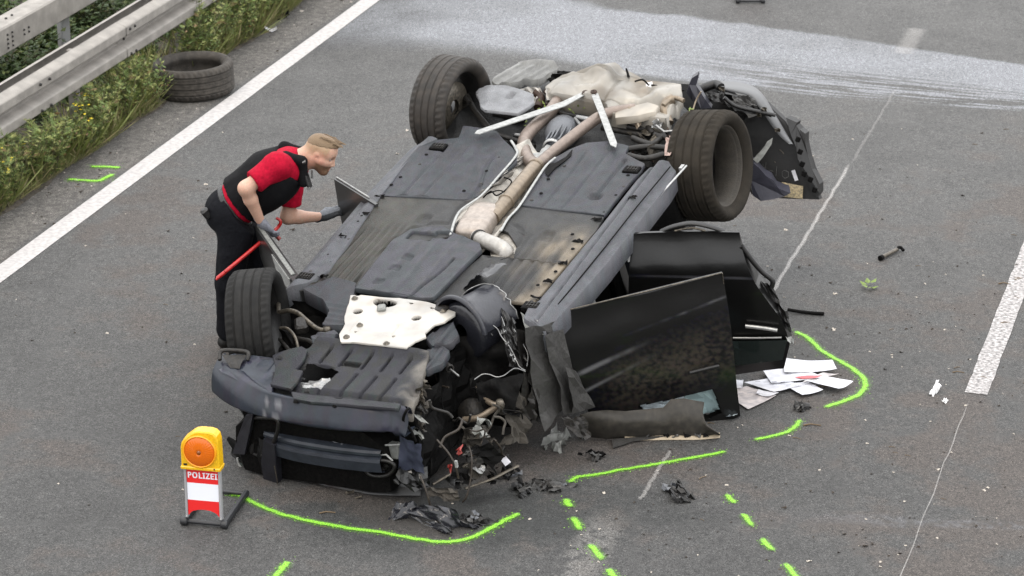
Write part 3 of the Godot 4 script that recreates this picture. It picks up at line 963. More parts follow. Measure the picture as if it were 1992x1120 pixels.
	# push rivets holding the trays
	for k in 44:
		var q := Vector3([-0.69, -0.2, 0.24, 0.7][k % 4], 0, 0.78 - 0.155 * (k / 4))
		if k % 4 in [1, 2] and q.z > -0.3: continue
		q += Vector3(rng.randfn() * 0.02, 0.004, rng.randfn() * 0.03)
		begin()
		lathe(PackedVector2Array([Vector2(0, 0.005), Vector2(0.009, 0.004), Vector2(0.012, 0.0)]), Transform3D(Basis.IDENTITY, q), 10)
		part("rivet", M.dark if k % 3 else M.subframe)
	# sills
	var sill_c := func(x, z): return vary(SILL, x, z, 0.14)
	begin()
	panel(P([-0.799,0,0.938,-0.679,0,0.86,-0.618,0,0.716,-0.73,0,-0.222,-0.775,0,-0.824,-0.701,0,-0.949,-0.793,0,-0.996,-0.851,0,-0.866,-0.861,0,-0.303]), 0.008, 16, 90, func(x, z): return -0.035 * smoothstep(-0.76, -0.83, x) + dents(x, z, 0.002), sill_c, 0.14)
	part("sill", M.panel).set_meta("label", "light grey left sill")
	var sill_r := func(x, z):
		var edge: float = 0.80 + 0.015 * z
		return -0.012 * groove(x, edge + 0.02, 0.006) - 0.012 * groove(x, edge + 0.02, 0.004) - 0.05 * smoothstep(edge + 0.02, edge + 0.13, x) + dents(x, z, 0.002)
	begin()
	panel(P([0.729,0,0.83,0.761,0,0.772,0.781,0,-0.063,0.779,0,-0.673,0.794,0,-0.821,0.822,0,-0.946,0.862,0,-0.973,0.936,0,-0.906,0.95,0,-0.751,0.948,0,0.22,0.915,0,0.893,0.905,0,1.034,0.752,0,0.967]), 0.010, 26, 110, sill_r, sill_c, 0.13)
	var sill_part := part("sill", M.panel)
	sill_part.set_meta("label", "light grey right sill over the open doors")
	begin()
	tube(P([0.904,-0.006,-0.892,0.896,-0.008,-0.632,0.889,-0.008,-0.399,0.887,-0.008,0.091,0.879,-0.008,0.515,0.872,-0.008,0.759]), 0.0045, 5)
	done("seam", M.dark, sill_part)
	begin()
	tube(P([0.935,-0.06,0.009,0.944,-0.05,-0.666,0.981,-0.03,-0.964]), 0.007, 6)
	box(Vector3(0.958,-0.035,-0.943), Vector3(0.02, 0.02, 0.05))
	part("sill_strip", M.steel)
	# the moulding over the gearbox
	begin()
	var crack := P([0.084,0.02,0.458,0.081,0.02,0.549,0.059,0.02,0.678,0.034,0.02,0.783,0.019,0.02,0.903])
	var mid_h := func(x, z):
		var y: float = 0.012 * smoothstep(0.25, 0.36, z)
		for c in [-0.22, -0.1, 0.02]: y += 0.006 * groove(x, c, 0.02)
		y -= 0.05 * slot(x, z, -0.245, 0.235, 0.075, 0.04, 0.012)
		y -= 0.05 * slot(x, z, -0.12, 0.2, 0.04, 0.035, 0.012)
		for q in [[-0.20, 0.50], [-0.22, 0.63], [-0.245, 0.79]]: y -= 0.012 * slot(x, z, q[0], q[1], 0.03, 0.028, 0.008)
		y -= 0.022 * exp(-pow(dist_to(crack, x, z) / 0.006, 2.0))
		return y + dents(x, z, 0.006)
	panel(P([-0.361,0,0.818,-0.388,0,0.302,-0.347,0,0.163,-0.165,0,0.096,-0.076,0,0.154,0.149,0,0.245,0.198,0,0.321,0.154,0,0.887,0.067,0,0.906,-0.016,0,0.911,-0.211,0,0.882,-0.352,0,0.888]), 0.016, 100, 110, mid_h, func(x, z): return vary(PAN * 1.1, x, z, 0.12), 0.03)
	part("gearbox_tray", M.panel)
	# light alloy stiffening plate
	begin()
	var plate_h := func(x, z):
		var y := 0.0
		y += 0.006 * slot(x, z, -0.02, 1.27, 0.14, 0.07, 0.015) - 0.006 * slot(x, z, -0.02, 1.27, 0.125, 0.055, 0.012)
		y += 0.005 * slot(x, z, -0.03, 1.0, 0.24, 0.04, 0.02)
		y -= 0.05 * smoothstep(1.0, 0.8, Vector2((x + 0.1) / 0.075, (z - 1.0) / 0.045).length())
		for q in [[-0.215, 1.12, 0.026], [0.16, 1.12, 0.026], [-0.3, 0.95, 0.012], [0.2, 1.0, 0.009], [0.06, 0.98, 0.009], [-0.12, 1.33, 0.008], [0.12, 1.33, 0.008]]:
			y -= 0.04 * smoothstep(1.15, 0.8, Vector2((x - q[0]) / q[2], (z - q[1]) / q[2]).length())
		return y + dents(x, z, 0.01)
	var plate_c := func(x, z):
		var c := vary(Color(0.99, 0.97, 0.94), x, z, 0.06).lerp(Color(0.55, 0.45, 0.33), 0.45 * smoothstep(0.25, 0.7, nz.get_noise_2d(x * 240.0, z * 240.0)))
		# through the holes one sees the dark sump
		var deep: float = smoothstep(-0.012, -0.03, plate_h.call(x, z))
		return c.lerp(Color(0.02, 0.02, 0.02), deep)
	hole = func(x, z):
		return plate_h.call(x, z) < -0.027
	panel(P([-0.337,0.028,0.967,-0.276,0.028,0.948,-0.18,0.028,0.946,-0.033,0.028,0.927,0.14,0.028,0.938,0.257,0.028,0.971,0.343,0.028,0.975,0.367,0.028,1.038,0.344,0.028,1.127,0.295,0.028,1.166,0.276,0.028,1.259,0.302,0.028,1.293,0.26,0.028,1.351,0.245,0.028,1.426,0.18,0.028,1.423,0.065,0.028,1.421,-0.079,0.028,1.424,-0.156,0.028,1.446,-0.201,0.028,1.372,-0.22,0.028,1.264,-0.266,0.028,1.189,-0.303,0.028,1.053]), 0.028, 150, 140, plate_h, func(x, z): return plate_c.call(x, z), 0.012, 0.012)
	hole = null
	o = part("alloy_plate", M.plate)
	begin()
	box(Vector3(-0.086,0.035,1.071), Vector3(0.05, 0.03, 0.05), Basis.from_euler(Vector3(0.2, 0.4, 0.1)), 0.008)
	part("mount", M.grey_plastic, o)
	for q in [Vector3(-0.297,0.03,0.997),Vector3(0.114,0.03,1.408),Vector3(-0.147,0.03,1.392),Vector3(0.281,0.03,1.02),Vector3(-0.13,0.03,1.26)]:
		begin()
		lathe(PackedVector2Array([Vector2(0, 0.012), Vector2(0.01, 0.011), Vector2(0.014, 0.003), Vector2(0.02, 0.001)]), Transform3D(Basis.IDENTITY, q), 12)
		part("bolt", M.alloy, o)
	# dark mountings to both sides of the plate
	begin()
	box(Vector3(0.254,0,0.987), Vector3(0.1, 0.07, 0.07), Basis.from_euler(Vector3(0.1, -0.3, 0.2)), 0.01)
	part("engine_mount", M.subframe)
	begin()
	panel(P([-0.682,0,0.92,-0.562,0,0.77,-0.396,0,0.802,-0.339,0,0.926,-0.312,0,1.019,-0.248,0,1.246,-0.367,0,1.272,-0.401,0,1.119,-0.495,0,1.017,-0.604,0,0.963]), 0.01, 50, 60, func(x, z): return -0.006 * absf(sin(z * 60.0)) * smoothstep(1.0, 1.1, z) - 0.03 * smoothstep(-0.5, -0.62, x) * smoothstep(0.98, 1.1, z) + dents(x, z, 0.008), func(x, z): return vary(PAN * 0.9, x, z, 0.15), 0.1, 0.01)
	part("arch_liner", M.panel)
	begin()
	panel(P([-0.391,0,1.378,-0.286,0,1.288,-0.246,0,1.314,-0.239,0,1.391,-0.331,0,1.455]), -0.005, 24, 20, func(x, z): return 0.012 * smoothstep(0.3, 0.7, sin(z * 90.0)), func(x, z): return vary(PAN * 1.2, x, z), 0.05)
	part("duct", M.panel)
	begin()
	panel(P([0.295,0,1.276,0.321,0,1.114,0.376,0,1.08,0.463,0,1.212,0.436,0,1.289,0.359,0,1.328]), -0.01, 30, 20, func(x, z): return 0.012 * smoothstep(0.3, 0.7, sin(x * 70.0)) + dents(x, z, 0.03), func(x, z): return vary(PAN * 0.9, x, z), 0.04, 0.02)
	panel(P([0.315,0,1.436,0.373,0,1.303,0.455,0,1.329,0.483,0,1.453,0.422,0,1.563]), -0.02, 30, 20, func(x, z): return 0.01 * smoothstep(0.3, 0.7, sin(x * 80.0)) + dents(x, z, 0.03), func(x, z): return vary(PAN * 0.9, x, z), 0.04, 0.02)
	part("duct", M.panel)
	# engine under tray
	var torn := P([-0.297,0,1.716,-0.258,0,1.702,-0.261,0,1.66,-0.221,0,1.651,-0.117,0,1.65,-0.043,0,1.693,-0.052,0,1.738,-0.05,0,1.785,-0.061,0,1.83,-0.081,0,1.866,-0.141,0,1.875,-0.192,0,1.881,-0.214,0,1.822,-0.217,0,1.769,-0.257,0,1.767])
	var torn2 := PackedVector2Array()
	for q in torn: torn2.append(Vector2(q.x, q.z))
	begin()
	var tray_h := func(x, z):
		var y := 0.0
		for c in [-0.2, -0.08, 0.06, 0.18, 0.3]: y -= 0.022 * groove(x, c + 0.03 * (z - 1.6), 0.0075) * smoothstep(1.44, 1.5, z) * (1.0 - 0.9 * slot(x, z, 0.0, 1.655, 0.6, 0.025, 0.01)) * (1.0 if c > -0.15 else smoothstep(1.74, 1.66, z))
		y += 0.02 * smoothstep(1.5, 1.4, z) - 0.03 * smoothstep(1.86, 1.93, z)
		y -= 0.03 * slot(x, z, -0.02, 1.60, 0.055, 0.022, 0.006)
		var q := Vector2((x + 0.24 + 0.05 * nz.get_noise_2d(z * 700.0, 3.0)) / 0.115, (z - 1.735 + 0.35 * (x + 0.24)) / 0.062).length()
		y -= 0.02 * smoothstep(1.3, 0.98, q)
		q = Vector2((x + 0.44) / 0.03, (z - 1.665) / 0.03).length()
		y -= 0.04 * smoothstep(1.1, 0.8, q)
		return y + dents(x, z, 0.016) - 0.05 * smoothstep(0.4, 0.47, x) * (0.5 + nz.get_noise_2d(x * 400.0, z * 400.0))
	var tray_c := func(x, z):
		var q := Vector2((x + 0.24) / 0.13, (z - 1.735 + 0.35 * (x + 0.24)) / 0.075).length()
		return vary(PAN * 0.42, x, z, 0.25).lerp(Color(0.012, 0.012, 0.012), smoothstep(1.0, 0.9, q)).lerp(Color(0.16, 0.145, 0.125), 0.6 * smoothstep(0.36, 0.46, x + 0.1 * nz.get_noise_2d(x * 500.0, z * 500.0)))
	hole = func(x, z):
		var b := Vector2((x + 0.44) / 0.028, (z - 1.665) / 0.022).length()
		return b < 1.0 or Geometry2D.is_point_in_polygon(Vector2(x + 0.008 * nz.get_noise_2d(z * 900.0, x * 900.0), z), torn2)
	panel(P([-0.368,0,1.54,-0.339,0,1.501,-0.319,0,1.408,-0.065,0,1.398,0.156,0,1.399,0.257,0,1.394,0.38,0,1.411,0.438,0,1.597,0.47,0,1.754,0.505,0,1.902,0.323,0,1.974,0.129,0,1.987,-0.021,0,1.979,-0.165,0,1.98,-0.354,0,1.917,-0.429,0,1.762,-0.491,0,1.612]), 0.0, 170, 160, tray_h, tray_c, 0.03, 0.012)
	hole = null
	o = part("engine_tray", M.panel)
	begin()
	panel(P([-0.489,0.012,1.641,-0.425,0.012,1.583,-0.361,0.012,1.531,-0.307,0.012,1.558,-0.283,0.012,1.64,-0.276,0.012,1.715,-0.284,0.012,1.76,-0.232,0.012,1.759,-0.208,0.012,1.866,-0.205,0.012,1.95,-0.272,0.012,1.939,-0.346,0.012,1.929,-0.362,0.012,1.863,-0.41,0.012,1.75]), 0.014, 50, 60, func(x, z): return 0.012 * smoothstep(-0.52, -0.44, x) + dents(x, z, 0.012) - 0.03 * slot(x, z, -0.435, 1.67, 0.016, 0.012, 0.006), func(x, z): return vary(PAN * 0.5, x, z, 0.2), 0.02, 0.008)
	part("tray_wing", M.panel, o)
	begin()
	panel(P([-0.202,0.012,1.955,-0.131,0.012,1.949,0.01,0.012,1.949,0.088,0.012,1.942,0.216,0.012,1.944,0.46,0.012,1.931,0.471,0.012,1.98,0.245,0.012,2,0.061,0.012,2.011,-0.063,0.012,2.018,-0.155,0.012,2.012]), 0.012, 70, 16, func(x, z): return dents(x, z, 0.012) - 0.02 * slot(x, z, 0.09, 1.95, 0.02, 0.008, 0.004), func(x, z): return vary(PAN * 0.6, x, z, 0.2), 0.02, 0.006)
	part("tray_edge", M.panel, o)
	begin()
	crumple(Vector3(-0.254,-0.03,1.794), Vector3(-0.084,-0.03,1.724), Vector3(-0.063,-0.03,1.826), Vector3(-0.198,-0.03,1.888), 9, 7, 0.02, 3.0, 0.02)
	part("bright_sheet", M.bare, o)
	for q in [Vector3(-0.329,0.012,1.748),Vector3(-0.144,0.012,2.01),Vector3(0.09,0.012,1.999),Vector3(-0.121,0.012,1.931)]:
		begin()
		lathe(PackedVector2Array([Vector2(0, -0.006), Vector2(0.013, -0.006), Vector2(0.018, -0.02)]), Transform3D(Basis.IDENTITY, q), 14)
		part("clip", M.dark, o)

func build_exhaust() -> void:
	# the tunnel and its heat shield, a trough in light sheet metal
	begin()
	var tun := func(x, z):
		var u := clampf((x - 0.035) / 0.155, -1.0, 1.0)
		return -0.085 * (1.0 - pow(absf(u), 3.0)) + 0.01 * sin(z * 55.0) * (1.0 - absf(u)) + dents(x, z, 0.02)
	panel(P([-0.079,0,0.192,-0.162,0,-0.121,-0.111,0,-0.325,-0.107,0,-0.86,-0.16,0,-0.954,-0.114,0,-1.066,0.118,0,-0.9,0.136,0,-0.755,0.155,0,-0.571,0.181,0,-0.25,0.198,0,0.044,0.209,0,0.185,0.07,0,0.286]), 0.006, 40, 110, tun, func(x, z): return vary(Color(1.0, 0.97, 0.92), x, z, 0.2), 0.02)
	part("heat_shield", M.shield)
	begin()
	tube(curve(P([-0.073,0.014,0.184,-0.143,0.014,-0.086,-0.096,0.014,-0.295,-0.092,0.014,-0.553,-0.095,0.014,-0.822,-0.138,0.014,-0.91,-0.213,0.012,-1.005]), 5), 0.009, 6, -1.0, 0.5)
	tube(curve(P([0.21,0.014,0.079,0.19,0.014,-0.068,0.195,0.014,-0.208,0.176,0.014,-0.418,0.16,0.014,-0.579,0.149,0.014,-0.731,0.163,0.014,-0.841]), 5), 0.009, 6, -1.0, 0.5)
	part("shield_edge", M.pale)
	begin()
	crumple(Vector3(-0.128,-0.01,-0.32), Vector3(-0.062,-0.03,-0.587), Vector3(-0.055,-0.03,-0.688), Vector3(-0.122,-0.01,-0.472), 12, 8, 0.05, 5.0)
	crumple(Vector3(-0.125,-0.01,-0.525), Vector3(-0.091,-0.05,-0.786), Vector3(-0.051,-0.05,-0.91), Vector3(-0.112,-0.01,-0.844), 12, 8, 0.06, 6.0)
	part("crumpled_shield", M.shield)
	begin()
	tube(curve(P([-0.102,-0.02,-0.337,-0.07,0,-0.385,-0.008,0.005,-0.335,0.006,-0.01,-0.443,0.003,0,-0.53,-0.071,0,-0.563,-0.112,-0.01,-0.527]), 4), 0.005, 5)
	tube(curve(P([-0.112,-0.03,-0.392,-0.036,-0.01,-0.422,0.041,-0.02,-0.403]), 4), 0.004, 5)
	part("cable", M.dark)
	begin()
	var main := curve(P([0.05,-0.035,-0.135,0.054,-0.03,-0.332,0.054,-0.025,-0.526,0.052,-0.025,-0.685,0.052,-0.03,-0.809]), 6)
	tube(main, 0.046, 20)
	part("exhaust_pipe", M.exhaust)
	begin()
	tube(curve(P([0.061,-0.03,-0.797,-0.031,-0.04,-0.867,-0.125,-0.045,-0.997,-0.18,-0.04,-1.131,-0.179,-0.03,-1.253,-0.153,-0.02,-1.409,-0.148,-0.01,-1.549,-0.158,0,-1.66,-0.139,0,-1.766]), 6), 0.042, 18)
	part("exhaust_pipe", M.exhaust_grey)
	begin()
	tube(curve(P([0.054,-0.03,-0.782,0.075,-0.03,-0.949,0.121,-0.02,-1.132,0.178,0,-1.292,0.222,0.01,-1.401,0.277,0.01,-1.481,0.401,0,-1.565]), 6), 0.037, 18)
	part("exhaust_pipe", M.exhaust_grey)
	begin()
	for q in [0.28, 0.99]:
		var i := int(q * (main.size() - 2))
		lathe(PackedVector2Array([Vector2(0.046, -0.006), Vector2(0.053, -0.004), Vector2(0.053, 0.004), Vector2(0.046, 0.006)]), xf_along(main[i], main[i + 1]), 20)
	part("weld_seam", M.exhaust)
	# the flat catalyst case
	var a := Vector3(-0.034,-0.04,-0.256)
	var b := Vector3(0.005,-0.04,0.129)
	var ax := (b - a).normalized()
	var sx := Vector3(ax.z, 0, -ax.x)
	begin()
	var pts := PackedVector3Array()
	var spec := [[-0.02, 0.3], [0.0, 0.62], [0.03, 0.86], [0.06, 0.97], [0.08, 0.985], [0.085, 1.01], [0.095, 1.01], [0.1, 0.985], [0.17, 1.0], [0.235, 1.0], [0.24, 1.025], [0.252, 1.025], [0.257, 0.985], [0.3, 0.97], [0.335, 0.93], [0.36, 0.84], [0.375, 0.5], [0.376, 0.02]]
	for q in spec:
		for k in 28:
			var an := TAU * k / 28.0
			var cx := signf(cos(an)) * pow(absf(cos(an)), 0.55)
			var cy := signf(sin(an)) * pow(absf(sin(an)), 0.7)
			pts.append(a + ax * q[0] + sx * cx * 0.104 * q[1] + Vector3.UP * cy * 0.062 * q[1])
	net(pts, 28, spec.size(), true)
	var o := part("catalyst", M.case)
	o.set_meta("label", "pale flat catalyst case")
	begin()
	tube(P([0.005,-0.02,0.189,0.023,0,0.178]), 0.012, 10)
	tube(P([0.004,-0.02,0.214,0.038,0.012,0.184]), 0.006, 8)
	part("sensor", M.subframe, o)
	begin()
	tube(curve(P([0.071,-0.02,0.127,0.172,0,0.192,0.258,0.005,0.233,0.313,-0.01,0.256,0.321,-0.05,0.27,0.275,-0.12,0.237]), 6), 0.047, 20)
	part("exhaust_elbow", M.shield)
	begin()
	lathe(PackedVector2Array([Vector2(0.049, -0.008), Vector2(0.056, -0.006), Vector2(0.056, 0.006), Vector2(0.049, 0.008)]), xf_along(Vector3(0.092,-0.016,0.142), Vector3(0.172,0,0.192)), 20)
	part("clamp", M.subframe)
	begin()
	panel(P([0.16,-0.02,0.159,0.171,-0.02,0.095,0.19,-0.02,0.016,0.268,-0.02,0.063,0.354,-0.02,0.157,0.402,-0.02,0.294,0.385,-0.02,0.358,0.32,-0.02,0.347,0.248,-0.02,0.313]), -0.02, 26, 26, func(x, z): return -0.035 * smoothstep(0.13, 0.02, Vector2(x - 0.2, z - 0.2).length()), func(x, z): return vary(Color(0.9, 0.87, 0.82), x, z, 0.15), 0.06)
	part("heat_shield", M.shield)
	begin()
	var arc := PackedVector3Array()
	for j in 9:
		for i in 9:
			var an := -0.9 + 1.9 * i / 8.0
			var r := 0.115 - 0.05 * sin(PI * j / 16.0)
			arc.append(Vector3(0.268,0,0.271) + Vector3(cos(an) * r, 0.004 - 0.1 * j / 8.0, -sin(an) * r * 0.9 + 0.02))
	net(arc, 9, 9)
	part("heat_shield", M.shield)

func build_rear() -> void:
	begin()
	panel(P([-0.877,-0.14,-0.986,-0.757,-0.14,-1.393,-0.638,-0.14,-1.458,0.043,-0.14,-1.151,0.586,-0.14,-1.112,0.793,-0.14,-1.286,0.713,-0.14,-1.762,0.365,-0.14,-2.105,-0.363,-0.14,-2.175,-1.004,-0.14,-1.918]), -0.14, 30, 30, func(x, z): return dents(x, z, 0.08), func(x, z): return Color(0.02, 0.02, 0.02), 0.2)
	part("rear_floor", M.panel)
	# the big pale muffler and tank shields
	begin()
	var lump := func(x, z):
		var y: float = 0.05 * smoothstep(-1.5, -1.68, z) + 0.03 * sin(x * 7.0 + 1.0) + dents(x, z, 0.07) + 0.05 * absf(nz.get_noise_2d(x * 260.0, z * 230.0)) - 0.05 * absf(nz.get_noise_2d(x * 130.0 + 300.0, z * 150.0)) + 0.02 * groove(z, -1.86 - 0.03 * sin(x * 5.0), 0.012)
		y -= 0.05 * groove(z, -1.62 + 0.05 * sin(x * 6.0), 0.035) * smoothstep(0.2, 0.4, x)
		y -= 0.03 * groove(x, 0.16, 0.03)
		return y
	panel(P([-0.284,0,-1.713,-0.258,0,-1.806,-0.174,0,-1.865,-0.045,0,-1.819,0.082,0,-1.951,0.158,0,-1.986,0.365,0,-1.893,0.618,0,-1.847,0.661,0,-1.752,0.656,0,-1.586,0.675,0,-1.413,0.592,0,-1.483,0.445,0,-1.501,0.274,0,-1.443,0.213,0,-1.547,0.073,0,-1.625,-0.051,0,-1.663,-0.102,0,-1.596,-0.179,0,-1.583]), 0.0, 70, 50, lump, func(x, z): return vary(Color(0.62, 0.6, 0.56), x, z, 0.25).lerp(Color(0.3, 0.24, 0.17), 0.6 * smoothstep(0.1, 0.5, nz.get_noise_2d(x * 190.0, z * 190.0))), 0.1, 0.02)
	part("rear_heat_shield", M.plate).set_meta("label", "dented cream coloured heat shield")
	begin()
	panel(P([0.281,0.02,-1.52,0.491,0.02,-1.584,0.585,0.02,-1.542,0.587,0.02,-1.465,0.488,0.02,-1.399,0.339,0.02,-1.387]), 0.02, 30, 16, func(x, z): return dents(x, z, 0.05), func(x, z): return vary(Color(0.75, 0.7, 0.62), x, z, 0.2), 0.05, 0.01)
	part("rear_heat_shield", M.plate)
	begin()
	crumple(Vector3(0.373,0.03,-1.53), Vector3(0.497,0.03,-1.572), Vector3(0.511,0,-1.441), Vector3(0.491,-0.02,-1.364), 7, 6, 0.03, 8.0, 0.01)
	part("torn_bracket", M.exhaust)
	begin()
	crumple(Vector3(-0.272,0.02,-1.675), Vector3(-0.161,0.05,-1.767), Vector3(-0.131,0,-1.664), Vector3(-0.223,0,-1.576), 8, 8, 0.06, 9.0, 0.01, false)
	crumple(Vector3(-0.474,0,-1.711), Vector3(-0.33,0.02,-1.725), Vector3(-0.291,-0.05,-1.597), Vector3(-0.414,-0.05,-1.642), 8, 8, 0.07, 9.5, 0.01, false)
	part("exhaust_sheet", M.shield)
	begin()
	for q in [0]:
		tube(curve(P([-0.366,-0.02,-1.709,-0.313,-0.04,-1.684,-0.292,-0.06,-1.58]), 4), 0.03, 10)
		tube(curve(P([-0.284,0,-1.713,-0.242,-0.03,-1.676,-0.236,-0.06,-1.618]), 4), 0.022, 10)
	part("rusty_bracket", M.rust)
	# flat braces that used to reach to the sills
	begin()
	prism(P([-0.454,0.05,-0.988,-0.455,0.05,-1.03,-0.057,0.06,-1.478,0.018,0.06,-1.621,0.049,0.06,-1.59,-0.018,0.06,-1.42,-0.421,0.05,-0.986]), Vector3(0, -0.006, 0))
	part("brace", M.pale)
	begin()
	prism(P([0.093,0.06,-1.597,0.128,0.06,-1.625,0.305,0.06,-1.346,0.506,0.05,-1.025,0.52,0.05,-0.973,0.472,0.05,-0.998,0.259,0.06,-1.338]), Vector3(0, -0.006, 0))
	part("brace", M.pale)
	begin()
	for q in [Vector3(0.046,0.062,-1.615),Vector3(0.094,0.062,-1.63)]:
		lathe(PackedVector2Array([Vector2(0.008, 0.008), Vector2(0.022, 0.008), Vector2(0.024, 0.0)]), Transform3D(Basis.IDENTITY, q), 14)
		part("washer", M.rust)
		begin()
	tube(P([0.031,0.058,-1.591,0.065,0.05,-1.627,0.123,0.05,-1.607]), 0.012, 8)
	part("bracket", M.rust)
	# differential and shafts
	begin()
	var prof := PackedVector2Array([Vector2(0.0, -0.02), Vector2(0.05, -0.02), Vector2(0.058, 0.02), Vector2(0.052, 0.06), Vector2(0.075, 0.08), Vector2(0.1, 0.13), Vector2(0.108, 0.2), Vector2(0.095, 0.27), Vector2(0.04, 0.3), Vector2(0, 0.3)])
	lathe(prof, xf_along(Vector3(0.009,-0.08,-1.143), Vector3(-0.047,-0.1,-1.54)), 24)
	var o := part("differential", M.subframe)
	o.material_override = mat("cast_grey", Color(0.1, 0.105, 0.115), 0.5, 0.2, null, 1.0, bump_tex(0.03, 5.0, 19), 0.4)
	begin()
	for k in 5:
		var c := Vector3(0.025,-0.04,-1.223) + Vector3(0.03 * (k - 2), 0.02 - 0.012 * absf(k - 2), 0.02)
		box(c, Vector3(0.008, 0.05, 0.16), Basis.from_euler(Vector3(0.05, 0.1, 0)))
	part("cooling_rib", M.cast_grey, o)
	begin()
	lathe(PackedVector2Array([Vector2(0.05, -0.012), Vector2(0.062, -0.01), Vector2(0.062, 0.01), Vector2(0.05, 0.012)]), xf_along(Vector3(0.012,-0.075,-1.113), Vector3(0.002,-0.08,-1.183)), 20)
	part("flange", M.steel, o)
	begin()
	crumple(Vector3(-0.063,-0.06,-0.981), Vector3(-0.009,-0.06,-1.115), Vector3(0.077,-0.06,-1.034), Vector3(0.009,-0.08,-0.908), 8, 6, 0.03, 11.0, 0.004, false)
	part("shaft_cover", M.pale)
	begin()
	tube(P([-0.57,-0.09,-1.286,-0.216,-0.1,-1.183,-0.129,-0.1,-1.149]), 0.016, 8)
	tube(P([-0.144,-0.05,-1.527,0.131,-0.05,-1.473,0.202,-0.05,-1.457]), 0.014, 8)
	tube(P([-0.842,-0.06,-1.665,-0.72,-0.08,-1.51,-0.509,-0.08,-1.292]), 0.02, 8)
	tube(P([-0.911,-0.05,-1.694,-0.773,-0.05,-1.552]), 0.028, 8, 0.016)
	tube(P([-0.606,-0.12,-1.556,-0.37,-0.12,-1.523]), 0.018, 8)
	part("suspension_arm", M.subframe)
	begin()
	tube(P([0.044,-0.03,-1.448,0.135,-0.03,-1.435]), 0.018, 10)
	tube(P([0.037,-0.03,-1.432,0.125,-0.02,-1.329,0.199,-0.01,-1.308]), 0.011, 8)
	tube(P([-0.267,-0.04,-1.172,-0.194,-0.04,-1.17]), 0.012, 8)
	part("light_alloy_link", M.bare)
	# dull grey guard on the left arm
	begin()
	panel(P([-0.706,0.03,-1.539,-0.708,0.03,-1.598,-0.658,0.03,-1.636,-0.531,0.03,-1.642,-0.403,0.03,-1.604,-0.301,0.03,-1.562,-0.246,0.03,-1.454,-0.256,0.03,-1.395,-0.294,0.03,-1.302,-0.36,0.03,-1.305,-0.522,0.03,-1.292,-0.574,0.03,-1.334,-0.631,0.03,-1.434]), 0.03, 40, 36, func(x, z): return 0.02 * smoothstep(-0.75, -0.6, x) - 0.02 * slot(x, z, -0.44, -1.52, 0.018, 0.04, 0.006) - 0.015 * slot(x, z, -0.7, -1.62, 0.012, 0.012) - 0.015 * slot(x, z, -0.7, -1.53, 0.012, 0.012) + dents(x, z, 0.012), func(x, z): return vary(Color(0.15, 0.153, 0.16), x, z, 0.2), 0.02)
	part("arm_guard", M.panel)
	# ribbed corner of the rear diffuser
	begin()
	panel(P([-0.673,0,-1.723,-0.681,0,-1.797,-0.662,0,-1.922,-0.607,0,-2.007,-0.459,0,-2.054,-0.37,0,-2.045,-0.31,0,-1.993,-0.335,0,-1.899,-0.37,0,-1.825,-0.471,0,-1.786,-0.573,0,-1.725,-0.619,0,-1.702]), 0.02, 60, 30, func(x, z): return 0.016 * smoothstep(0.2, 0.8, sin((x + z * 0.35) * 62.0)) * smoothstep(-2.05, -1.96, z) + 0.03 * smoothstep(-1.98, -2.04, z), func(x, z): return vary(Color(0.16, 0.16, 0.155), x, z, 0.2), 0.05, 0.01)
	part("diffuser_corner", M.panel)
	begin()
	crumple(Vector3(-0.37,0,-1.893), Vector3(-0.284,0.02,-1.957), Vector3(-0.157,0,-1.912), Vector3(-0.314,-0.03,-1.857), 7, 5, 0.05, 12.0, 0.02)
	tube(P([-0.305,0.01,-1.959,-0.196,0.02,-1.941]), 0.01, 6)
	tube(P([-0.158,0,-1.897,-0.018,0.01,-1.915]), 0.012, 6)
	tube(curve(P([0.304,0.06,-1.822,0.363,0.08,-1.814,0.408,0.05,-1.8]), 4), 0.006, 6)
	prism(P([0.204,0.1,-1.911,0.211,0.1,-1.92,0.236,0.06,-1.893,0.231,0.06,-1.87]), Vector3(0.008, 0, 0.01))
	tube(P([0.385,0.03,-1.851,0.644,0.03,-1.806]), 0.006, 6)
	part("torn_edge", M.dark)
	begin()
	crumple(Vector3(0.38,0.06,-1.82), Vector3(0.423,0.07,-1.822), Vector3(0.426,0.05,-1.789), Vector3(0.393,0.05,-1.783), 5, 4, 0.02, 2.0)
	part("clip", M.white)
	# wreckage between heat shield and the right wheel
	begin()
	tube(curve(P([0.628,0.04,-1.668,0.597,0.03,-1.639,0.6,0,-1.577,0.647,-0.05,-1.505]), 6), 0.034, 14)
	tube(curve(P([0.597,0.04,-1.57,0.631,0.05,-1.663,0.704,0.04,-1.652]), 5), 0.016, 8)
	part("bent_pipe", M.exhaust)
	begin()
	for q in [[0.536,-0.02,-1.081,0.65,-0.03,-1.155,0.786,-0.03,-1.158], [0.58,-0.02,-1.007,0.701,-0.02,-0.988,0.784,-0.03,-1.076], [0.493,-0.05,-1.282,0.655,-0.04,-1.209,0.672,-0.05,-1.355], [0.492,-0.06,-1.498,0.623,-0.05,-1.347,0.719,-0.05,-1.322], [0.216,-0.08,-1.432,0.359,-0.09,-1.426,0.509,-0.09,-1.403], [0.393,-0.06,-1.438,0.494,-0.07,-1.447,0.607,-0.06,-1.517]]:
		tube(curve(P(q), 4), 0.019, 8)
	part("suspension_arm", M.subframe)
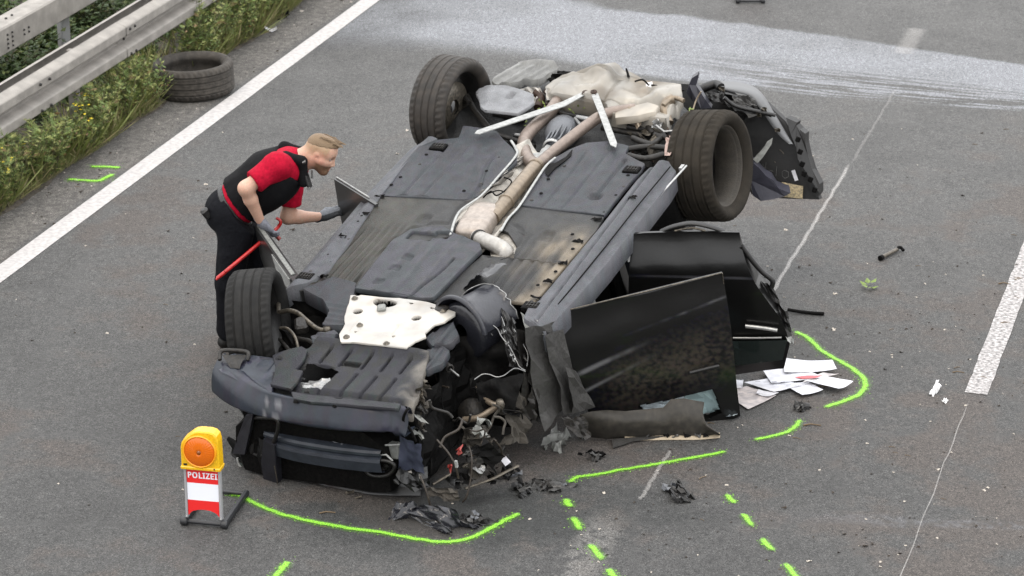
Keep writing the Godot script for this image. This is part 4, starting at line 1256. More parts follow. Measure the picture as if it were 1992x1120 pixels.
	for k in 16:
		begin()
		var c := Vector3(0.42 + 0.3 * rng.randf(), -0.05 - 0.06 * rng.randf(), -1.05 - 0.5 * rng.randf())
		var d := Vector3(rng.randf() - 0.5, 0.4 * rng.randf(), rng.randf() - 0.5).normalized() * rng.randf_range(0.03, 0.08)
		var e := Vector3(rng.randf() - 0.5, rng.randf() - 0.2, rng.randf() - 0.5).normalized() * rng.randf_range(0.02, 0.05)
		crumple(c - d - e, c + d - e, c + d + e, c - d + e, 6, 5, 0.03, 20.0 + k, 0.012)
		part("torn_metal", M[["subframe", "torn", "rust", "alloy", "subframe", "mud"][k % 6]])
	begin()
	crumple(Vector3(0.752,0,-1.218), Vector3(0.782,0.03,-1.221), Vector3(0.853,0,-1.032), Vector3(0.794,-0.03,-1.051), 5, 7, 0.03, 33.0, 0.006)
	part("torn_metal", mat("raw_pink", Color(0.3, 0.21, 0.18), 0.5, 0.2))
	begin()
	crumple(Vector3(0.586,0.02,-1.415), Vector3(0.646,0.02,-1.44), Vector3(0.654,-0.02,-1.364), Vector3(0.589,-0.02,-1.381), 6, 6, 0.05, 34.0, 0.012)
	tube(P([0.629,0.01,-1.358,0.704,0,-1.306,0.756,0,-1.33]), 0.008, 6)
	part("torn_metal", M.bare)
	# leaves caught in the axle
	for k in 26:
		begin()
		flat()
		var c: Vector3 = [Vector3(-0.249,-0.02,-1.545), Vector3(-0.265,-0.07,-1.401), Vector3(-0.008,-0.03,-1.554), Vector3(0.77,0.02,-1.567)][k % 4] + Vector3(rng.randfn(), rng.randfn() * 0.6, rng.randfn()) * 0.028
		var d := Vector3(rng.randfn(), absf(rng.randfn()), rng.randfn()).normalized()
		leaf_quad(c, d, d.cross(Vector3(0.2, 1, 0.1)).normalized(), 0.035, 0.016, Color(0.13, 0.17, 0.03))
		part("leaf", M.leaf)

func build_wheels() -> void:
	M["tyre_mesh"] = tyre_mesh(0.332, 0.262, 0.242, 46)
	M["barrel_mesh"] = barrel_mesh(0.238, 0.235)
	wheel(Vector3(-0.791,-0.05,1.279), Vector3(-0.934, 0.0, 0.358), M.rubber, "front left wheel with worn grooved tyre", true, 0.3)
	wheel(Vector3(-0.872,-0.05,-1.484), Vector3(-0.995, 0.03, -0.096), mat("rubber_brown", Color(0.038, 0.034, 0.03), 0.75, 0.0, noise_tex(0.008, 0.6, 1.0, 5, FastNoiseLite.TYPE_SIMPLEX_SMOOTH, 512, Color(1, 0.95, 0.9)), 3.0), "rear left wheel with brown dusted tyre", true, 0.9)
	var w := wheel(Vector3(0.981,-0.22,-1.32), Vector3(1, 0.10, 0.02), M.rubber_dusty, "dirty rear right wheel without spokes pushed out of its arch", false, 0.0)
	w.scale = Vector3(1.05, 1.16, 1.05)
	begin()
	lathe(PackedVector2Array([Vector2(0.0, -0.06), Vector2(0.215, -0.06)]), Transform3D(), 32)
	node_of(finish(), "brake_shield", M.dark, w)
	# inner side of the front left hub: arm, disc shield, steering link
	begin()
	tube(curve(P([-0.729,-0.04,1.127,-0.669,-0.02,1.13,-0.6,-0.02,1.145,-0.514,-0.03,1.196,-0.404,-0.03,1.264,-0.329,-0.02,1.27]), 5), 0.015, 8, 0.013)
	tube(P([-0.827,-0.06,0.985,-0.741,-0.04,1.123]), 0.014, 8)
	lathe(PackedVector2Array([Vector2(0, 0.02), Vector2(0.02, 0.018), Vector2(0.026, 0.0), Vector2(0.02, -0.02)]), Transform3D(Basis.IDENTITY, Vector3(-0.341,-0.02,1.273)), 14)
	part("control_arm", M.alloy)
	begin()
	box(Vector3(-0.542,-0.05,1.22), Vector3(0.075, 0.06, 0.11), Basis.from_euler(Vector3(0.1, 0.5, 0)), 0.012)
	tube(P([-0.611,-0.1,1.278,-0.452,-0.08,1.317,-0.307,-0.06,1.396]), 0.014, 8)
	tube(P([-0.662,-0.12,1.285,-0.537,-0.1,1.404,-0.456,-0.1,1.442]), 0.012, 8)
	part("steering_link", M.subframe)
	begin()
	tube(curve(P([-0.635,-0.03,1.302,-0.578,-0.02,1.312,-0.501,-0.03,1.37,-0.454,-0.07,1.434,-0.454,-0.13,1.476]), 5), 0.009, 6)
	part("disc_shield_edge", M.alloy)
	begin()
	crumple(Vector3(-0.659,-0.06,1.269), Vector3(-0.545,-0.06,1.313), Vector3(-0.498,-0.16,1.41), Vector3(-0.619,-0.16,1.38), 6, 6, 0.03, 41.0)
	part("disc_shield", M.dark)
	# ribbed dark lining of the front left arch
	begin()
	var pts := PackedVector3Array()
	for j in 8:
		for i in 40:
			var an := lerpf(0.1, PI - 0.3, i / 39.0)
			var r := 0.37 + 0.008 * sin(i * 1.9)
			pts.append(Vector3(lerpf(-0.86, -0.52, j / 7.0), -0.05 - sin(an) * r, 1.29 - cos(an) * r))
	net(pts, 40, 8)
	part("arch_liner", M.dark)

const PAINT := Color(0.005, 0.0053, 0.0068)
const BUMP := Color(0.019, 0.021, 0.029)

func ground_y(x: float, z: float) -> float:
	return -(0.9635 + 0.052 * x - 0.1973 * z) / 0.979

func build_shell() -> void:
	# the body under the floor: engine bay, cabin pressed down on its roof, boot
	begin()
	var pts := PackedVector3Array()
	var zs := [2.0, 1.9, 1.66, 1.64, 0.96, 0.94, 0.8, 0.78, 0.3, -0.3, -0.93, -0.95, -1.12, -1.14, -1.86, -1.88, -2.2, -2.25]
	for z in zs:
		var xl := -0.76
		var xr := 0.86
		if z > 0.95 and z < 1.65 or z < -1.13 and z > -1.87:
			xl = -0.5
		if z > 1.65: xl = -0.58
		if z > 0.95: xr = 0.34
		elif z < 0.79 and z > -0.94: xr = 0.5
		elif z < -1.13 and z > -1.87: xr = 0.5
		var low: float = ground_y(0, z) + 0.03
		if z < -1.0: low = -0.8
		var waist: float = maxf(-0.55, low + 0.02)
		var y0 := -0.16
		for q in [[xl + 0.1, y0], [xl, y0 - 0.08], [xl - 0.02, -0.4 if z < 1.8 else -0.34], [xl, waist], [xl * 0.72, low], [xr * 0.72, low], [xr, waist], [xr + 0.02, -0.4 if z < 1.8 else -0.34], [xr, y0 - 0.08], [xr - 0.1, y0]]:
			pts.append(Vector3(q[0], q[1], z))
	net(pts, 10, zs.size(), true)
	flat()
	for j in [0, zs.size() - 1]:
		for k in range(1, 9): tri(pts[j * 10], pts[j * 10 + k], pts[j * 10 + k + 1])
	part("body", M.dark)
	# painted flanks that show: boot corner and rear wing on the right, behind the wheel
	begin(PAINT)
	crumple(Vector3(0.86, -0.2, -1.0), Vector3(0.9, -0.25, -2.1), Vector3(0.84, -0.75, -2.15), Vector3(0.86, -0.7, -1.0), 14, 10, 0.12, 51.0, 0.02, false)
	part("rear_wing", M.paint)
	begin(PAINT)
	box(Vector3(0.84, -0.5, -0.18), Vector3(0.07, 0.75, 0.12), Basis.from_euler(Vector3(0.1, 0, 0.1)), 0.02)
	part("door_pillar", M.paint)
	begin()
	crumple(Vector3(0.72,-0.327,0.062), Vector3(0.72,-0.385,-0.023), Vector3(0.72,-0.503,-0.043), Vector3(0.72,-0.458,0.094), 6, 8, 0.03, 52.0, 0.01, false)
	crumple(Vector3(0.8,-0.236,-0.398), Vector3(0.8,-0.263,-0.447), Vector3(0.8,-0.401,-0.399), Vector3(0.8,-0.383,-0.355), 4, 8, 0.02, 53.0, 0.005, false)
	part("airbag", M.pale)
	for q in [[0.2, 0.25], [-0.45, 0.25]]:
		begin()
		box(Vector3(0.6, -0.6, q[0] - 0.2), Vector3(0.2, 0.7, 0.14), Basis.from_euler(Vector3(0.2, 0, 0)), 0.05)
		part("seat", M.cloth_black)
	# end of the right sill and the torn sheet hanging from it
	begin()
	crumple(Vector3(0.698,0,0.888), Vector3(0.875,0,0.974), Vector3(0.903,-0.04,1.035), Vector3(0.78,-0.03,1.011), 6, 5, 0.02, 54.0, 0.004)
	prism(P([0.841,-0.02,0.903,0.874,-0.02,0.818,0.859,-0.05,0.691,0.869,-0.11,0.702,0.863,-0.1,0.934]), Vector3(-0.02, 0, 0))
	part("sill_end", M.grey_plastic)
	begin()
	crumple(Vector3(0.86,0.07,1.159), Vector3(0.92,-0.033,0.899), Vector3(0.95,-0.564,0.941), Vector3(0.9,-0.582,1.183), 5, 8, 0.035, 55.0, 0.02)
	crumple(Vector3(0.93,-0.007,1.072), Vector3(0.95,-0.086,0.883), Vector3(0.97,-0.647,0.863), Vector3(0.96,-0.557,1.036), 4, 7, 0.03, 56.0, 0.02)
	part("torn_wing", M.torn).set_meta("label", "scraped torn front wing sheet")
	begin()
	crumple(Vector3(1,-0.254,1.007), Vector3(1,-0.362,0.877), Vector3(1.02,-0.668,0.776), Vector3(1,-0.566,1.014), 4, 6, 0.03, 57.0, 0.012)
	part("torn_wing", M.torn).set_meta("label", "torn triangular flap of wing sheet")
	begin()
	crumple(Vector3(0.82,0.062,1.156), Vector3(0.84,-0.085,0.964), Vector3(0.86,-0.562,1.1), Vector3(0.82,-0.426,1.24), 5, 8, 0.05, 58.0, 0.02)
	crumple(Vector3(0.84,-0.21,1.146), Vector3(0.88,-0.337,0.989), Vector3(0.88,-0.549,1.142), Vector3(0.84,-0.473,1.243), 8, 10, 0.07, 59.0, 0.02)
	part("inner_wing", M.subframe)
	begin()
	crumple(Vector3(0.8,-0.293,1.238), Vector3(0.82,-0.393,1.13), Vector3(0.84,-0.609,1.272), Vector3(0.78,-0.519,1.434), 9, 11, 0.07, 60.0, 0.03)
	part("inner_wing", M.mud)

func nose_z(x: float) -> float:
	var q := (x + 0.02) / 0.86
	return 2.03 - 0.30 * pow(absf(q), 2.6)

func build_nose() -> void:
	# lower lip of the bumper, now on top; a curved moulding from corner to the break
	begin()
	var pts := PackedVector3Array()
	var cols := PackedColorArray()
	var prof := [[-0.06, -0.05], [-0.058, -0.004], [-0.05, 0.0], [-0.03, 0.0], [-0.026, -0.003], [0.0, -0.032], [0.028, -0.066], [0.048, -0.098], [0.05, -0.106], [0.046, -0.112], [0.0, -0.118], [-0.06, -0.12]]
	for i in 60:
		var x := lerpf(-0.80, 0.5, i / 59.0)
		var z := nose_z(x)
		var grow := smoothstep(-0.3, -0.75, x)
		for k in prof.size():
			var q: Array = prof[k]
			var y: float = q[1] - (0.02 * grow if k > 6 else 0.0) - 0.03 * smoothstep(0.42, 0.5, x)
			var dz: float = q[0] * (1.0 + (1.6 * grow if q[0] < 0 else 0.0))
			if i > 54: dz += 0.05 * nz.get_noise_2d(k * 300.0, i * 500.0)
			pts.append(Vector3(x + (0.02 * nz.get_noise_2d(k * 700.0, 3.0) if i == 59 else 0.0), y + 0.012 * nz.get_noise_2d(x * 110.0, k * 20.0), z + dz))
			var c := vary(BUMP, x, k * 0.03, 0.2)
			if (absf(x + 0.33) < 0.012 or absf(x + 0.26) < 0.012) and k in [5, 7, 8]: c = c.lerp(Color(0.25, 0.25, 0.26), 0.35)
			cols.append(c)
	net(pts, prof.size(), 60, false, cols)
	part("bumper_lip", M.bumper)
	# corner of the bumper in front of the left wheel, with its air duct
	begin()
	panel(P([-0.833,0,1.741,-0.842,0,1.655,-0.768,0,1.661,-0.655,0,1.713,-0.596,0,1.722,-0.571,0,1.684,-0.495,0,1.689,-0.42,0,1.596,-0.411,0,1.736,-0.365,0,1.855,-0.315,0,1.972,-0.547,0,1.906,-0.718,0,1.836]), -0.002, 60, 36, func(x, z): return -0.05 * smoothstep(-0.72, -0.84, x) + 0.012 * smoothstep(0.3, 0.6, sin(x * 40.0)) * smoothstep(1.8, 1.7, z) + dents(x, z, 0.02), func(x, z): return vary(BUMP * 1.15, x, z, 0.15), 0.09, 0.006)
	var o := part("bumper_corner", M.bumper)
	begin()
	tube(curve(P([-0.765,0.02,1.759,-0.778,0.045,1.714,-0.737,0.05,1.696,-0.639,0.05,1.686,-0.607,0.045,1.699,-0.605,0.02,1.724]), 4), 0.012, 7)
	crumple(Vector3(-0.766,0.035,1.728), Vector3(-0.623,0.035,1.697), Vector3(-0.619,0.01,1.798), Vector3(-0.677,0.01,1.8), 7, 5, 0.01, 62.0, 0.0, false)
	part("air_duct", M.subframe, o)
	# left flank of the bumper down to the headlamp
	begin(Color(0.011, 0.012, 0.0155))
	pts.clear()
	for j in 9:
		var y := lerpf(-0.1, -0.42, j / 8.0)
		for i in 16:
			var x := lerpf(-0.86, -0.5, i / 15.0)
			pts.append(Vector3(x + 0.04 + 0.16 * pow(j / 8.0, 2.0) * smoothstep(-0.5, -0.86, x), y, nose_z(x) - 0.02 - 0.05 * sin(PI * j / 8.0) * smoothstep(-0.85, -0.6, x) + 0.02 * nz.get_noise_2d(x * 200.0, y * 200.0) - 0.16 * smoothstep(-0.78, -0.86, x)))
	net(pts, 16, 9)
	part("bumper_flank", M.bumper)
	begin(Color(0.011, 0.012, 0.0155))
	pts.clear()
	for j in 7:
		var y := lerpf(-0.08, -0.5, j / 6.0)
		for i in 8:
			var z := lerpf(1.55, nose_z(-0.85) - 0.02, i / 7.0)
			pts.append(Vector3(-0.815 + 0.22 * pow(j / 6.0, 2.0), y, z - 0.03))
	net(pts, 8, 7)
	part("bumper_flank", M.bumper)
	# fog lamp recess with its surround
	begin()
	tube(curve(P([-0.497,-0.177,1.99,-0.361,-0.124,2.04,-0.256,-0.11,2.06,-0.29,-0.222,2.05,-0.389,-0.367,2.03,-0.481,-0.415,2,-0.545,-0.389,1.97,-0.544,-0.286,1.97,-0.49,-0.176,1.99]), 4), 0.012, 7)
	part("fog_surround", M.black)
	begin()
	crumple(Vector3(-0.563,-0.303,1.99), Vector3(-0.443,-0.162,2), Vector3(-0.498,-0.404,2), Vector3(-0.584,-0.444,1.98), 6, 6, 0.015, 63.0, 0.0, false)
	part("fog_cover", M.black)
	begin()
	box(Vector3(-0.442,-0.311,1.96), Vector3(0.12, 0.05, 0.04), Basis.from_euler(Vector3(0.3, -0.2, 0.25)), 0.01)
	tube(P([-0.492,-0.285,1.98,-0.393,-0.277,1.99,-0.357,-0.299,1.98]), 0.012, 6)
	part("fog_lamp", M.cast_grey)
	# bright rim of the left headlamp, low down
	begin()
	tube(curve(P([-0.666,-0.511,1.93,-0.656,-0.552,1.94,-0.592,-0.591,1.96,-0.517,-0.622,1.98,-0.453,-0.605,2]), 4), 0.006, 6)
	part("headlamp_rim", M.pale)
	begin()
	prism(P([-0.67,-0.518,1.92,-0.601,-0.515,1.94,-0.491,-0.576,1.98,-0.473,-0.615,1.98,-0.546,-0.626,1.96,-0.652,-0.572,1.93]), Vector3(0, 0, -0.03))
	part("headlamp", mat("lamp_glass", Color(0.09, 0.11, 0.10), 0.1))
	# bumper beam, cooler and struts behind the open grille
	begin()
	box(Vector3(-0.05, -0.34, 1.87), Vector3(1.1, 0.44, 0.02))
	part("radiator", M.dark)
	begin(Color(0.026, 0.028, 0.036))
	pts.clear()
	for i in 34:
		var x := lerpf(-0.40, 0.33, i / 33.0)
		var z := nose_z(x) + 0.02
		var sag := -0.02 * (x + 0.1) + 0.008 * nz.get_noise_2d(x * 160.0, 2.0)
		for q in [[-0.1, -0.245], [-0.012, -0.252], [0.0, -0.262], [0.0, -0.278], [-0.012, -0.282], [-0.012, -0.288], [0.012, -0.292], [0.02, -0.31], [0.014, -0.375], [-0.01, -0.39], [-0.1, -0.39]]:
			pts.append(Vector3(x, q[1] + sag, z + q[0]))
	flat()
	net(pts, 11, 34, false, PackedColorArray(), false)
	part("bumper_beam", M.bumper)
	begin()
	crumple(Vector3(-0.332,-0.233,1.96), Vector3(-0.079,-0.243,1.97), Vector3(-0.108,-0.322,1.98), Vector3(-0.327,-0.318,1.97), 8, 5, 0.012, 61.0, 0.004, false)
	part("air_intake", M.cast_grey)
	begin(Color(0.02, 0.021, 0.026))
	prism(P([-0.648,-0.44,1.99,-0.586,-0.314,2,-0.479,-0.135,2.03,-0.424,-0.113,2.04,-0.475,-0.243,2.03,-0.549,-0.412,2.02]), Vector3(0, 0, -0.03))
	part("bumper_fin", M.bumper)
	begin(Color(0.016, 0.017, 0.02))
	prism(P([-0.374,-0.263,2.06,-0.305,-0.286,2.07,-0.351,-0.575,2.05,-0.404,-0.633,2.04,-0.453,-0.619,2.03,-0.437,-0.436,2.04]), Vector3(0, 0, -0.06))
	part("bumper_fin", M.bumper)
	begin()
	tube(curve(P([-0.328,-0.417,2.075,-0.332,-0.486,2.07,-0.342,-0.56,2.06]), 3), 0.003, 5)
	part("edge_highlight", M.alloy)
	begin()
	crumple(Vector3(-0.518,-0.267,1.95), Vector3(-0.359,-0.217,1.97), Vector3(-0.419,-0.39,1.96), Vector3(-0.528,-0.414,1.95), 7, 6, 0.05, 64.5, 0.0)
	part("fog_lamp", M.subframe)
	begin()
	tube(P([-0.122,-0.168,1.97,-0.002,-0.238,1.98,0.223,-0.306,2.02]), 0.015, 6, -1.0, 0.5)
	tube(P([-0.097,-0.212,1.96,0.03,-0.213,1.97,0.171,-0.313,1.97,0.316,-0.298,2]), 0.008, 6)
	box(Vector3(0.099,-0.271,2), Vector3(0.05, 0.035, 0.04), Basis.from_euler(Vector3(0.1, 0.1, -0.2)), 0.008)
	part("strut", M.cast_grey)
	begin()
	crumple(Vector3(-0.234,-0.222,1.95), Vector3(-0.085,-0.223,1.95), Vector3(-0.109,-0.26,1.93), Vector3(-0.224,-0.25,1.93), 7, 4, 0.02, 64.0, 0.006)
	part("bright_sheet", M.bare)
	begin()
	box(Vector3(0.296,-0.3,1.93), Vector3(0.2, 0.09, 0.05), Basis.from_euler(Vector3(-0.2, 0.05, -0.03)), 0.006)
	part("cooler", M.grey_plastic)
	begin()
	tube(P([0.193,-0.269,1.96,0.315,-0.25,1.97,0.432,-0.226,1.97]), 0.006, 6)
	tube(P([0.251,-0.311,1.99,0.356,-0.285,2,0.387,-0.32,2]), 0.006, 6)
	part("strut", M.pale)
	# oval frame of the broken fog lamp on the right
	begin()
	tube(curve(P([0.209,-0.348,2.02,0.257,-0.327,2.02,0.361,-0.311,2.02,0.407,-0.337,2.02,0.365,-0.398,2.02,0.288,-0.424,2.02,0.23,-0.413,2.02,0.208,-0.355,2.02]), 4), 0.011, 7)
	crumple(Vector3(0.215,-0.368,2), Vector3(0.366,-0.337,2), Vector3(0.329,-0.424,1.97), Vector3(0.206,-0.437,1.97), 8, 6, 0.06, 65.0, 0.01)
	part("fog_surround", M.black)
	begin(Color(0.035, 0.038, 0.055))
	crumple(Vector3(0.473,-0.133,2.02), Vector3(0.578,-0.19,2), Vector3(0.574,-0.365,2), Vector3(0.434,-0.353,2.03), 9, 9, 0.03, 66.0, 0.01, false)
	part("bumper_shard", M.bumper).set_meta("label", "broken shard of painted bumper")
	begin(PAINT)
	crumple(Vector3(0.445,-0.332,2.05), Vector3(0.58,-0.364,2), Vector3(0.585,-0.488,2), Vector3(0.393,-0.451,2.05), 9, 8, 0.08, 67.0, 0.02)
	part("bumper_shard", M.paint)
	# bonnet edge and front panel down to the road
	begin(PAINT)
	pts.clear()
	for j in 7:
		for i in 20:
			var x := lerpf(-0.56, 0.46, i / 19.0)
			var u := j / 6.0
			var y := lerpf(-0.40, ground_y(x, 1.95) + 0.01, u)
			pts.append(Vector3(x, y, nose_z(x) - 0.03 - 0.1 * smoothstep(0.0, 0.3, u) + 0.08 * smoothstep(0.6, 1.0, u) + 0.03 * nz.get_noise_2d(x * 130.0, u * 90.0)))
	net(pts, 20, 7)
	part("bonnet", M.paint)
	begin(PAINT)
	crumple(Vector3(-0.442,-0.279,2.02), Vector3(-0.315,-0.281,2.05), Vector3(-0.383,-0.608,2.02), Vector3(-0.484,-0.624,2), 8, 10, 0.03, 68.0, 0.01, false)
	crumple(Vector3(-0.734,-0.402,1.9), Vector3(-0.479,-0.431,1.98), Vector3(-0.481,-0.605,1.98), Vector3(-0.708,-0.52,1.9), 8, 8, 0.03, 69.0, 0.01, false)
	part("front_panel", M.paint)
	begin()
	for q in [["a"]]:
		crumple(Vector3(0.063,-0.56,2.02), Vector3(0.124,-0.539,2.02), Vector3(0.112,-0.569,2.02), Vector3(0.071,-0.582,2.02), 4, 4, 0.02, 70.0, 0.01)
		tube(P([0.098,-0.599,2.04,0.179,-0.558,2.04]), 0.006, 5)
		tube(P([0.151,-0.624,2.04,0.219,-0.641,2.04]), 0.006, 5)
	part("grille_shard", M.alloy)

func build_wreckage() -> void:
	# torn half of the front right rim standing over the engine bay
	var a := Vector3(0.419,-0.1,0.945)
	var b := Vector3(0.511,-0.13,0.71)
	var ax := (b - a).normalized()
	var xf := xf_along(a, a + ax)
	var rim := Node3D.new()
	rim.name = "broken_rim"
	car.add_child(rim)
	begin()
	var prof := [[0.205, -0.115], [0.222, -0.112], [0.226, -0.1], [0.222, -0.092], [0.203, -0.085], [0.2, -0.07], [0.193, -0.06], [0.188, -0.02], [0.184, 0.03], [0.184, 0.07], [0.186, 0.11], [0.194, 0.15], [0.205, 0.165]]
	var pts := PackedVector3Array()
	var cols := PackedColorArray()
	var edge := PackedVector3Array()
	var best := 0.0
	# the angle round the axle at which the arc faces up and forward
	for k in 60:
		var an := TAU * k / 60.0
		var d := xf.basis * Vector3(cos(an), 0, sin(an))
		if d.dot(Vector3(-0.12, 0.72, 0.68)) > (xf.basis * Vector3(cos(best), 0, sin(best))).dot(Vector3(-0.12, 0.72, 0.68)): best = an
	for i in 50:
		var an: float = best + lerpf(-1.1, 2.0, i / 49.0)
		for k in prof.size():
			var q: Array = prof[k]
			var h: float = q[1]
			if k == prof.size() - 1: h -= 0.03 * absf(nz.get_noise_2d(i * 17.0, 2.0)) + 0.09 * smoothstep(22, 40, i)
			var p := xf * Vector3(cos(an) * q[0], h, sin(an) * q[0])
			pts.append(p)
			var sc := smoothstep(0.25, 0.4, nz.get_noise_2d(i * 60.0, k * 90.0))
			cols.append(Color(0.045, 0.047, 0.06).lerp(Color(0.25, 0.25, 0.25), sc * 0.6))
			if k == prof.size() - 1: edge.append(p)
	net(pts, prof.size(), 50, false, cols)
	done("barrel", M.rim_paint, rim)
	begin()
	tube(edge, 0.0035, 5)
	done("bright_edge", M.bare, rim)
	begin()
	crumple(Vector3(0.483,0.03,0.789), Vector3(0.529,0.03,0.768), Vector3(0.671,-0.05,1.002), Vector3(0.589,-0.05,0.974), 9, 11, 0.05, 71.0, 0.02, false)
	crumple(Vector3(0.575,0,0.88), Vector3(0.679,-0.02,0.938), Vector3(0.848,-0.15,1.159), Vector3(0.731,-0.18,1.174), 9, 12, 0.06, 72.0, 0.02)
	crumple(Vector3(0.672,-0.06,1.041), Vector3(0.727,-0.06,1.029), Vector3(0.819,-0.2,1.166), Vector3(0.739,-0.2,1.157), 8, 10, 0.05, 73.0, 0.02)
	done("torn_spoke", M.black, rim)
	begin()
	for q in [[0.467,0.03,0.81,0.52,0,0.891,0.568,-0.02,0.961], [0.509,0.03,0.83,0.547,0,0.84,0.542,-0.01,0.858], [0.542,0,0.898,0.594,-0.02,0.927,0.642,-0.04,0.991], [0.576,-0.03,1.01,0.607,-0.05,1.015,0.657,-0.06,1.072,0.712,-0.09,1.105,0.758,-0.12,1.145,0.804,-0.16,1.19,0.84,-0.18,1.194], [0.708,-0.04,1.01,0.796,-0.08,1.092,0.835,-0.12,1.128,0.839,-0.17,1.167], [0.645,-0.12,1.429,0.673,-0.11,1.386,0.713,-0.11,1.377,0.756,-0.12,1.378,0.79,-0.12,1.355,0.792,-0.14,1.268,0.803,-0.15,1.228,0.845,-0.18,1.204], [0.512,-0.06,0.985,0.582,-0.08,1.038], [0.495,0.035,0.784,0.518,0.04,0.776,0.558,0.02,0.814]]:
		tube(curve(P(q), 4), 0.0032, 5)
	for q in [Vector3(0.646,-0.06,1.019),Vector3(0.722,-0.06,1.13),Vector3(0.794,-0.06,1.234),Vector3(0.833,-0.06,1.28)]:
		var e := 0.013
		crumple(q + Vector3(-e, 0, -e), q + Vector3(e, 0, -e * 0.4), q + Vector3(e, 0.01, e), q + Vector3(-e, 0, e), 5, 5, 0.03, q.x * 13.0, 0.01)
	done("bright_edge", M.bare, rim)
	rim.set_meta("label", "torn half of a dark alloy rim with bright broken edges")
	# black drum and liner behind the broken rim
	begin()
	lathe(PackedVector2Array([Vector2(0.05, -0.1), Vector2(0.15, -0.1), Vector2(0.172, -0.08), Vector2(0.175, 0.1), Vector2(0.15, 0.14), Vector2(0.06, 0.15)]), xf, 40)
	done("brake_drum", M.gloss_black, rim)
	begin()
	var lin := PackedVector3Array()
	for j in 7:
		for i in 18:
			var an: float = best + lerpf(0.3, 2.3, i / 17.0)
			var rr := 0.25 + 0.03 * j / 6.0 + 0.02 * nz.get_noise_2d(i * 60.0, j * 90.0)
			lin.append(xf * Vector3(cos(an) * rr, lerpf(0.14, 0.30, j / 6.0), sin(an) * rr))
	net(lin, 18, 7)
	part("arch_liner", M.gloss_black)
	# dark hollow of the bay: inner wall, tyre liner, spring and strut
	begin()
	crumple(Vector3(0.28,-0.12,1.082), Vector3(0.673,-0.12,0.886), Vector3(0.735,-0.5,1.144), Vector3(0.337,-0.5,1.396), 20, 16, 0.1, 74.0, 0.0, false)
	crumple(Vector3(0.42, -0.1, 1.15), Vector3(0.42, -0.1, 1.85), Vector3(0.46, -0.56, 1.9), Vector3(0.42, -0.6, 1.1), 14, 12, 0.1, 75.0, 0.0)
	part("bay_wall", M.dark)
	begin()
	tube(curve(P([0.398,-0.03,1.138,0.351,-0.03,1.187,0.336,-0.04,1.268,0.343,-0.06,1.355,0.351,-0.08,1.418,0.36,-0.14,1.418]), 5), 0.018, 8, -1.0, 0.5)
	part("liner_strap", M.mud)
	begin()
	var sp := PackedVector3Array()
	var c0 := Vector3(0.358,-0.1,1.319)
	var c1 := Vector3(0.481,-0.1,1.39)
	var sf := xf_along(c0, c1)
	var sl := c0.distance_to(c1)
	for k in 90: sp.append(sf * Vector3(cos(k * 0.75) * 0.022, sl * k / 89.0, sin(k * 0.75) * 0.022))
	tube(sp, 0.006, 5)
	part("coil_hose", M.subframe)
	begin()
	tube(P([0.481,-0.1,1.39,0.552,-0.11,1.429]), 0.006, 6)
	part("bolt", M.bare)
	begin()
	tube(curve(P([0.558,-0.25,1.264,0.592,-0.28,1.306,0.646,-0.3,1.348,0.714,-0.3,1.386,0.749,-0.3,1.378]), 5), 0.016, 8)
	tube(curve(P([0.552,-0.38,1.457,0.639,-0.36,1.447,0.703,-0.33,1.405,0.753,-0.3,1.388]), 5), 0.018, 8)
	part("control_arm", M.exhaust)
	begin()
	lathe(PackedVector2Array([Vector2(0, 0.03), Vector2(0.02, 0.028), Vector2(0.026, 0.0), Vector2(0.02, -0.02)]), Transform3D(Basis.IDENTITY, Vector3(0.762,-0.29,1.396)), 12)
	part("ball_joint", M.alloy)
	begin()
	lathe(PackedVector2Array([Vector2(0.0, 0.0), Vector2(0.07, 0.0), Vector2(0.08, -0.03), Vector2(0.08, -0.08), Vector2(0.06, -0.1)]), Transform3D(Basis.from_euler(Vector3(0.9, 0.2, 0.2)), Vector3(0.545,-0.38,1.374)), 28)
	part("hub", M.subframe)
	begin()
	crumple(Vector3(0.602,-0.2,1.349), Vector3(0.83,-0.2,1.191), Vector3(0.828,-0.34,1.372), Vector3(0.678,-0.36,1.428), 12, 10, 0.07, 76.0, 0.01, false)
	part("arch_liner", M.dark)
	begin()
	crumple(Vector3(0.554,-0.36,1.551), Vector3(0.741,-0.34,1.56), Vector3(0.762,-0.46,1.527), Vector3(0.606,-0.48,1.585), 9, 8, 0.08, 77.0, 0.01)
	part("engine_part", M.mud)
	# pipes, looms and shreds: seeded, spread through the bay
	var r := RandomNumberGenerator.new()
	r.seed = 404
	var lo := Vector3(0.46, -0.5, 1.3)
	var hi := Vector3(0.86, -0.12, 1.9)
	for k in 13:
		begin()
		var p := PackedVector3Array()
		var c := Vector3(r.randf_range(lo.x, hi.x), r.randf_range(lo.y, hi.y), r.randf_range(1.45, 1.98))
		var d := Vector3(r.randfn(), r.randfn(), r.randfn()).normalized()
		for q in 5:
			p.append(c)
			d = (d + Vector3(r.randfn(), r.randfn() - 0.3, r.randfn()) * 0.6).normalized()
			c += d * r.randf_range(0.03, 0.09)
			c = c.clamp(Vector3(0.38, -0.6, 1.2), Vector3(0.9, 0.0, 2.04))
			c.y = maxf(c.y, ground_y(c.x, c.z) + 0.015)
		tube(curve(p, 4), r.randf_range(0.004, 0.011), 6)
		part("cable", M[["cable", "dark", "dark", "subframe", "mud", "cable", "dark", "black"][k % 8]])
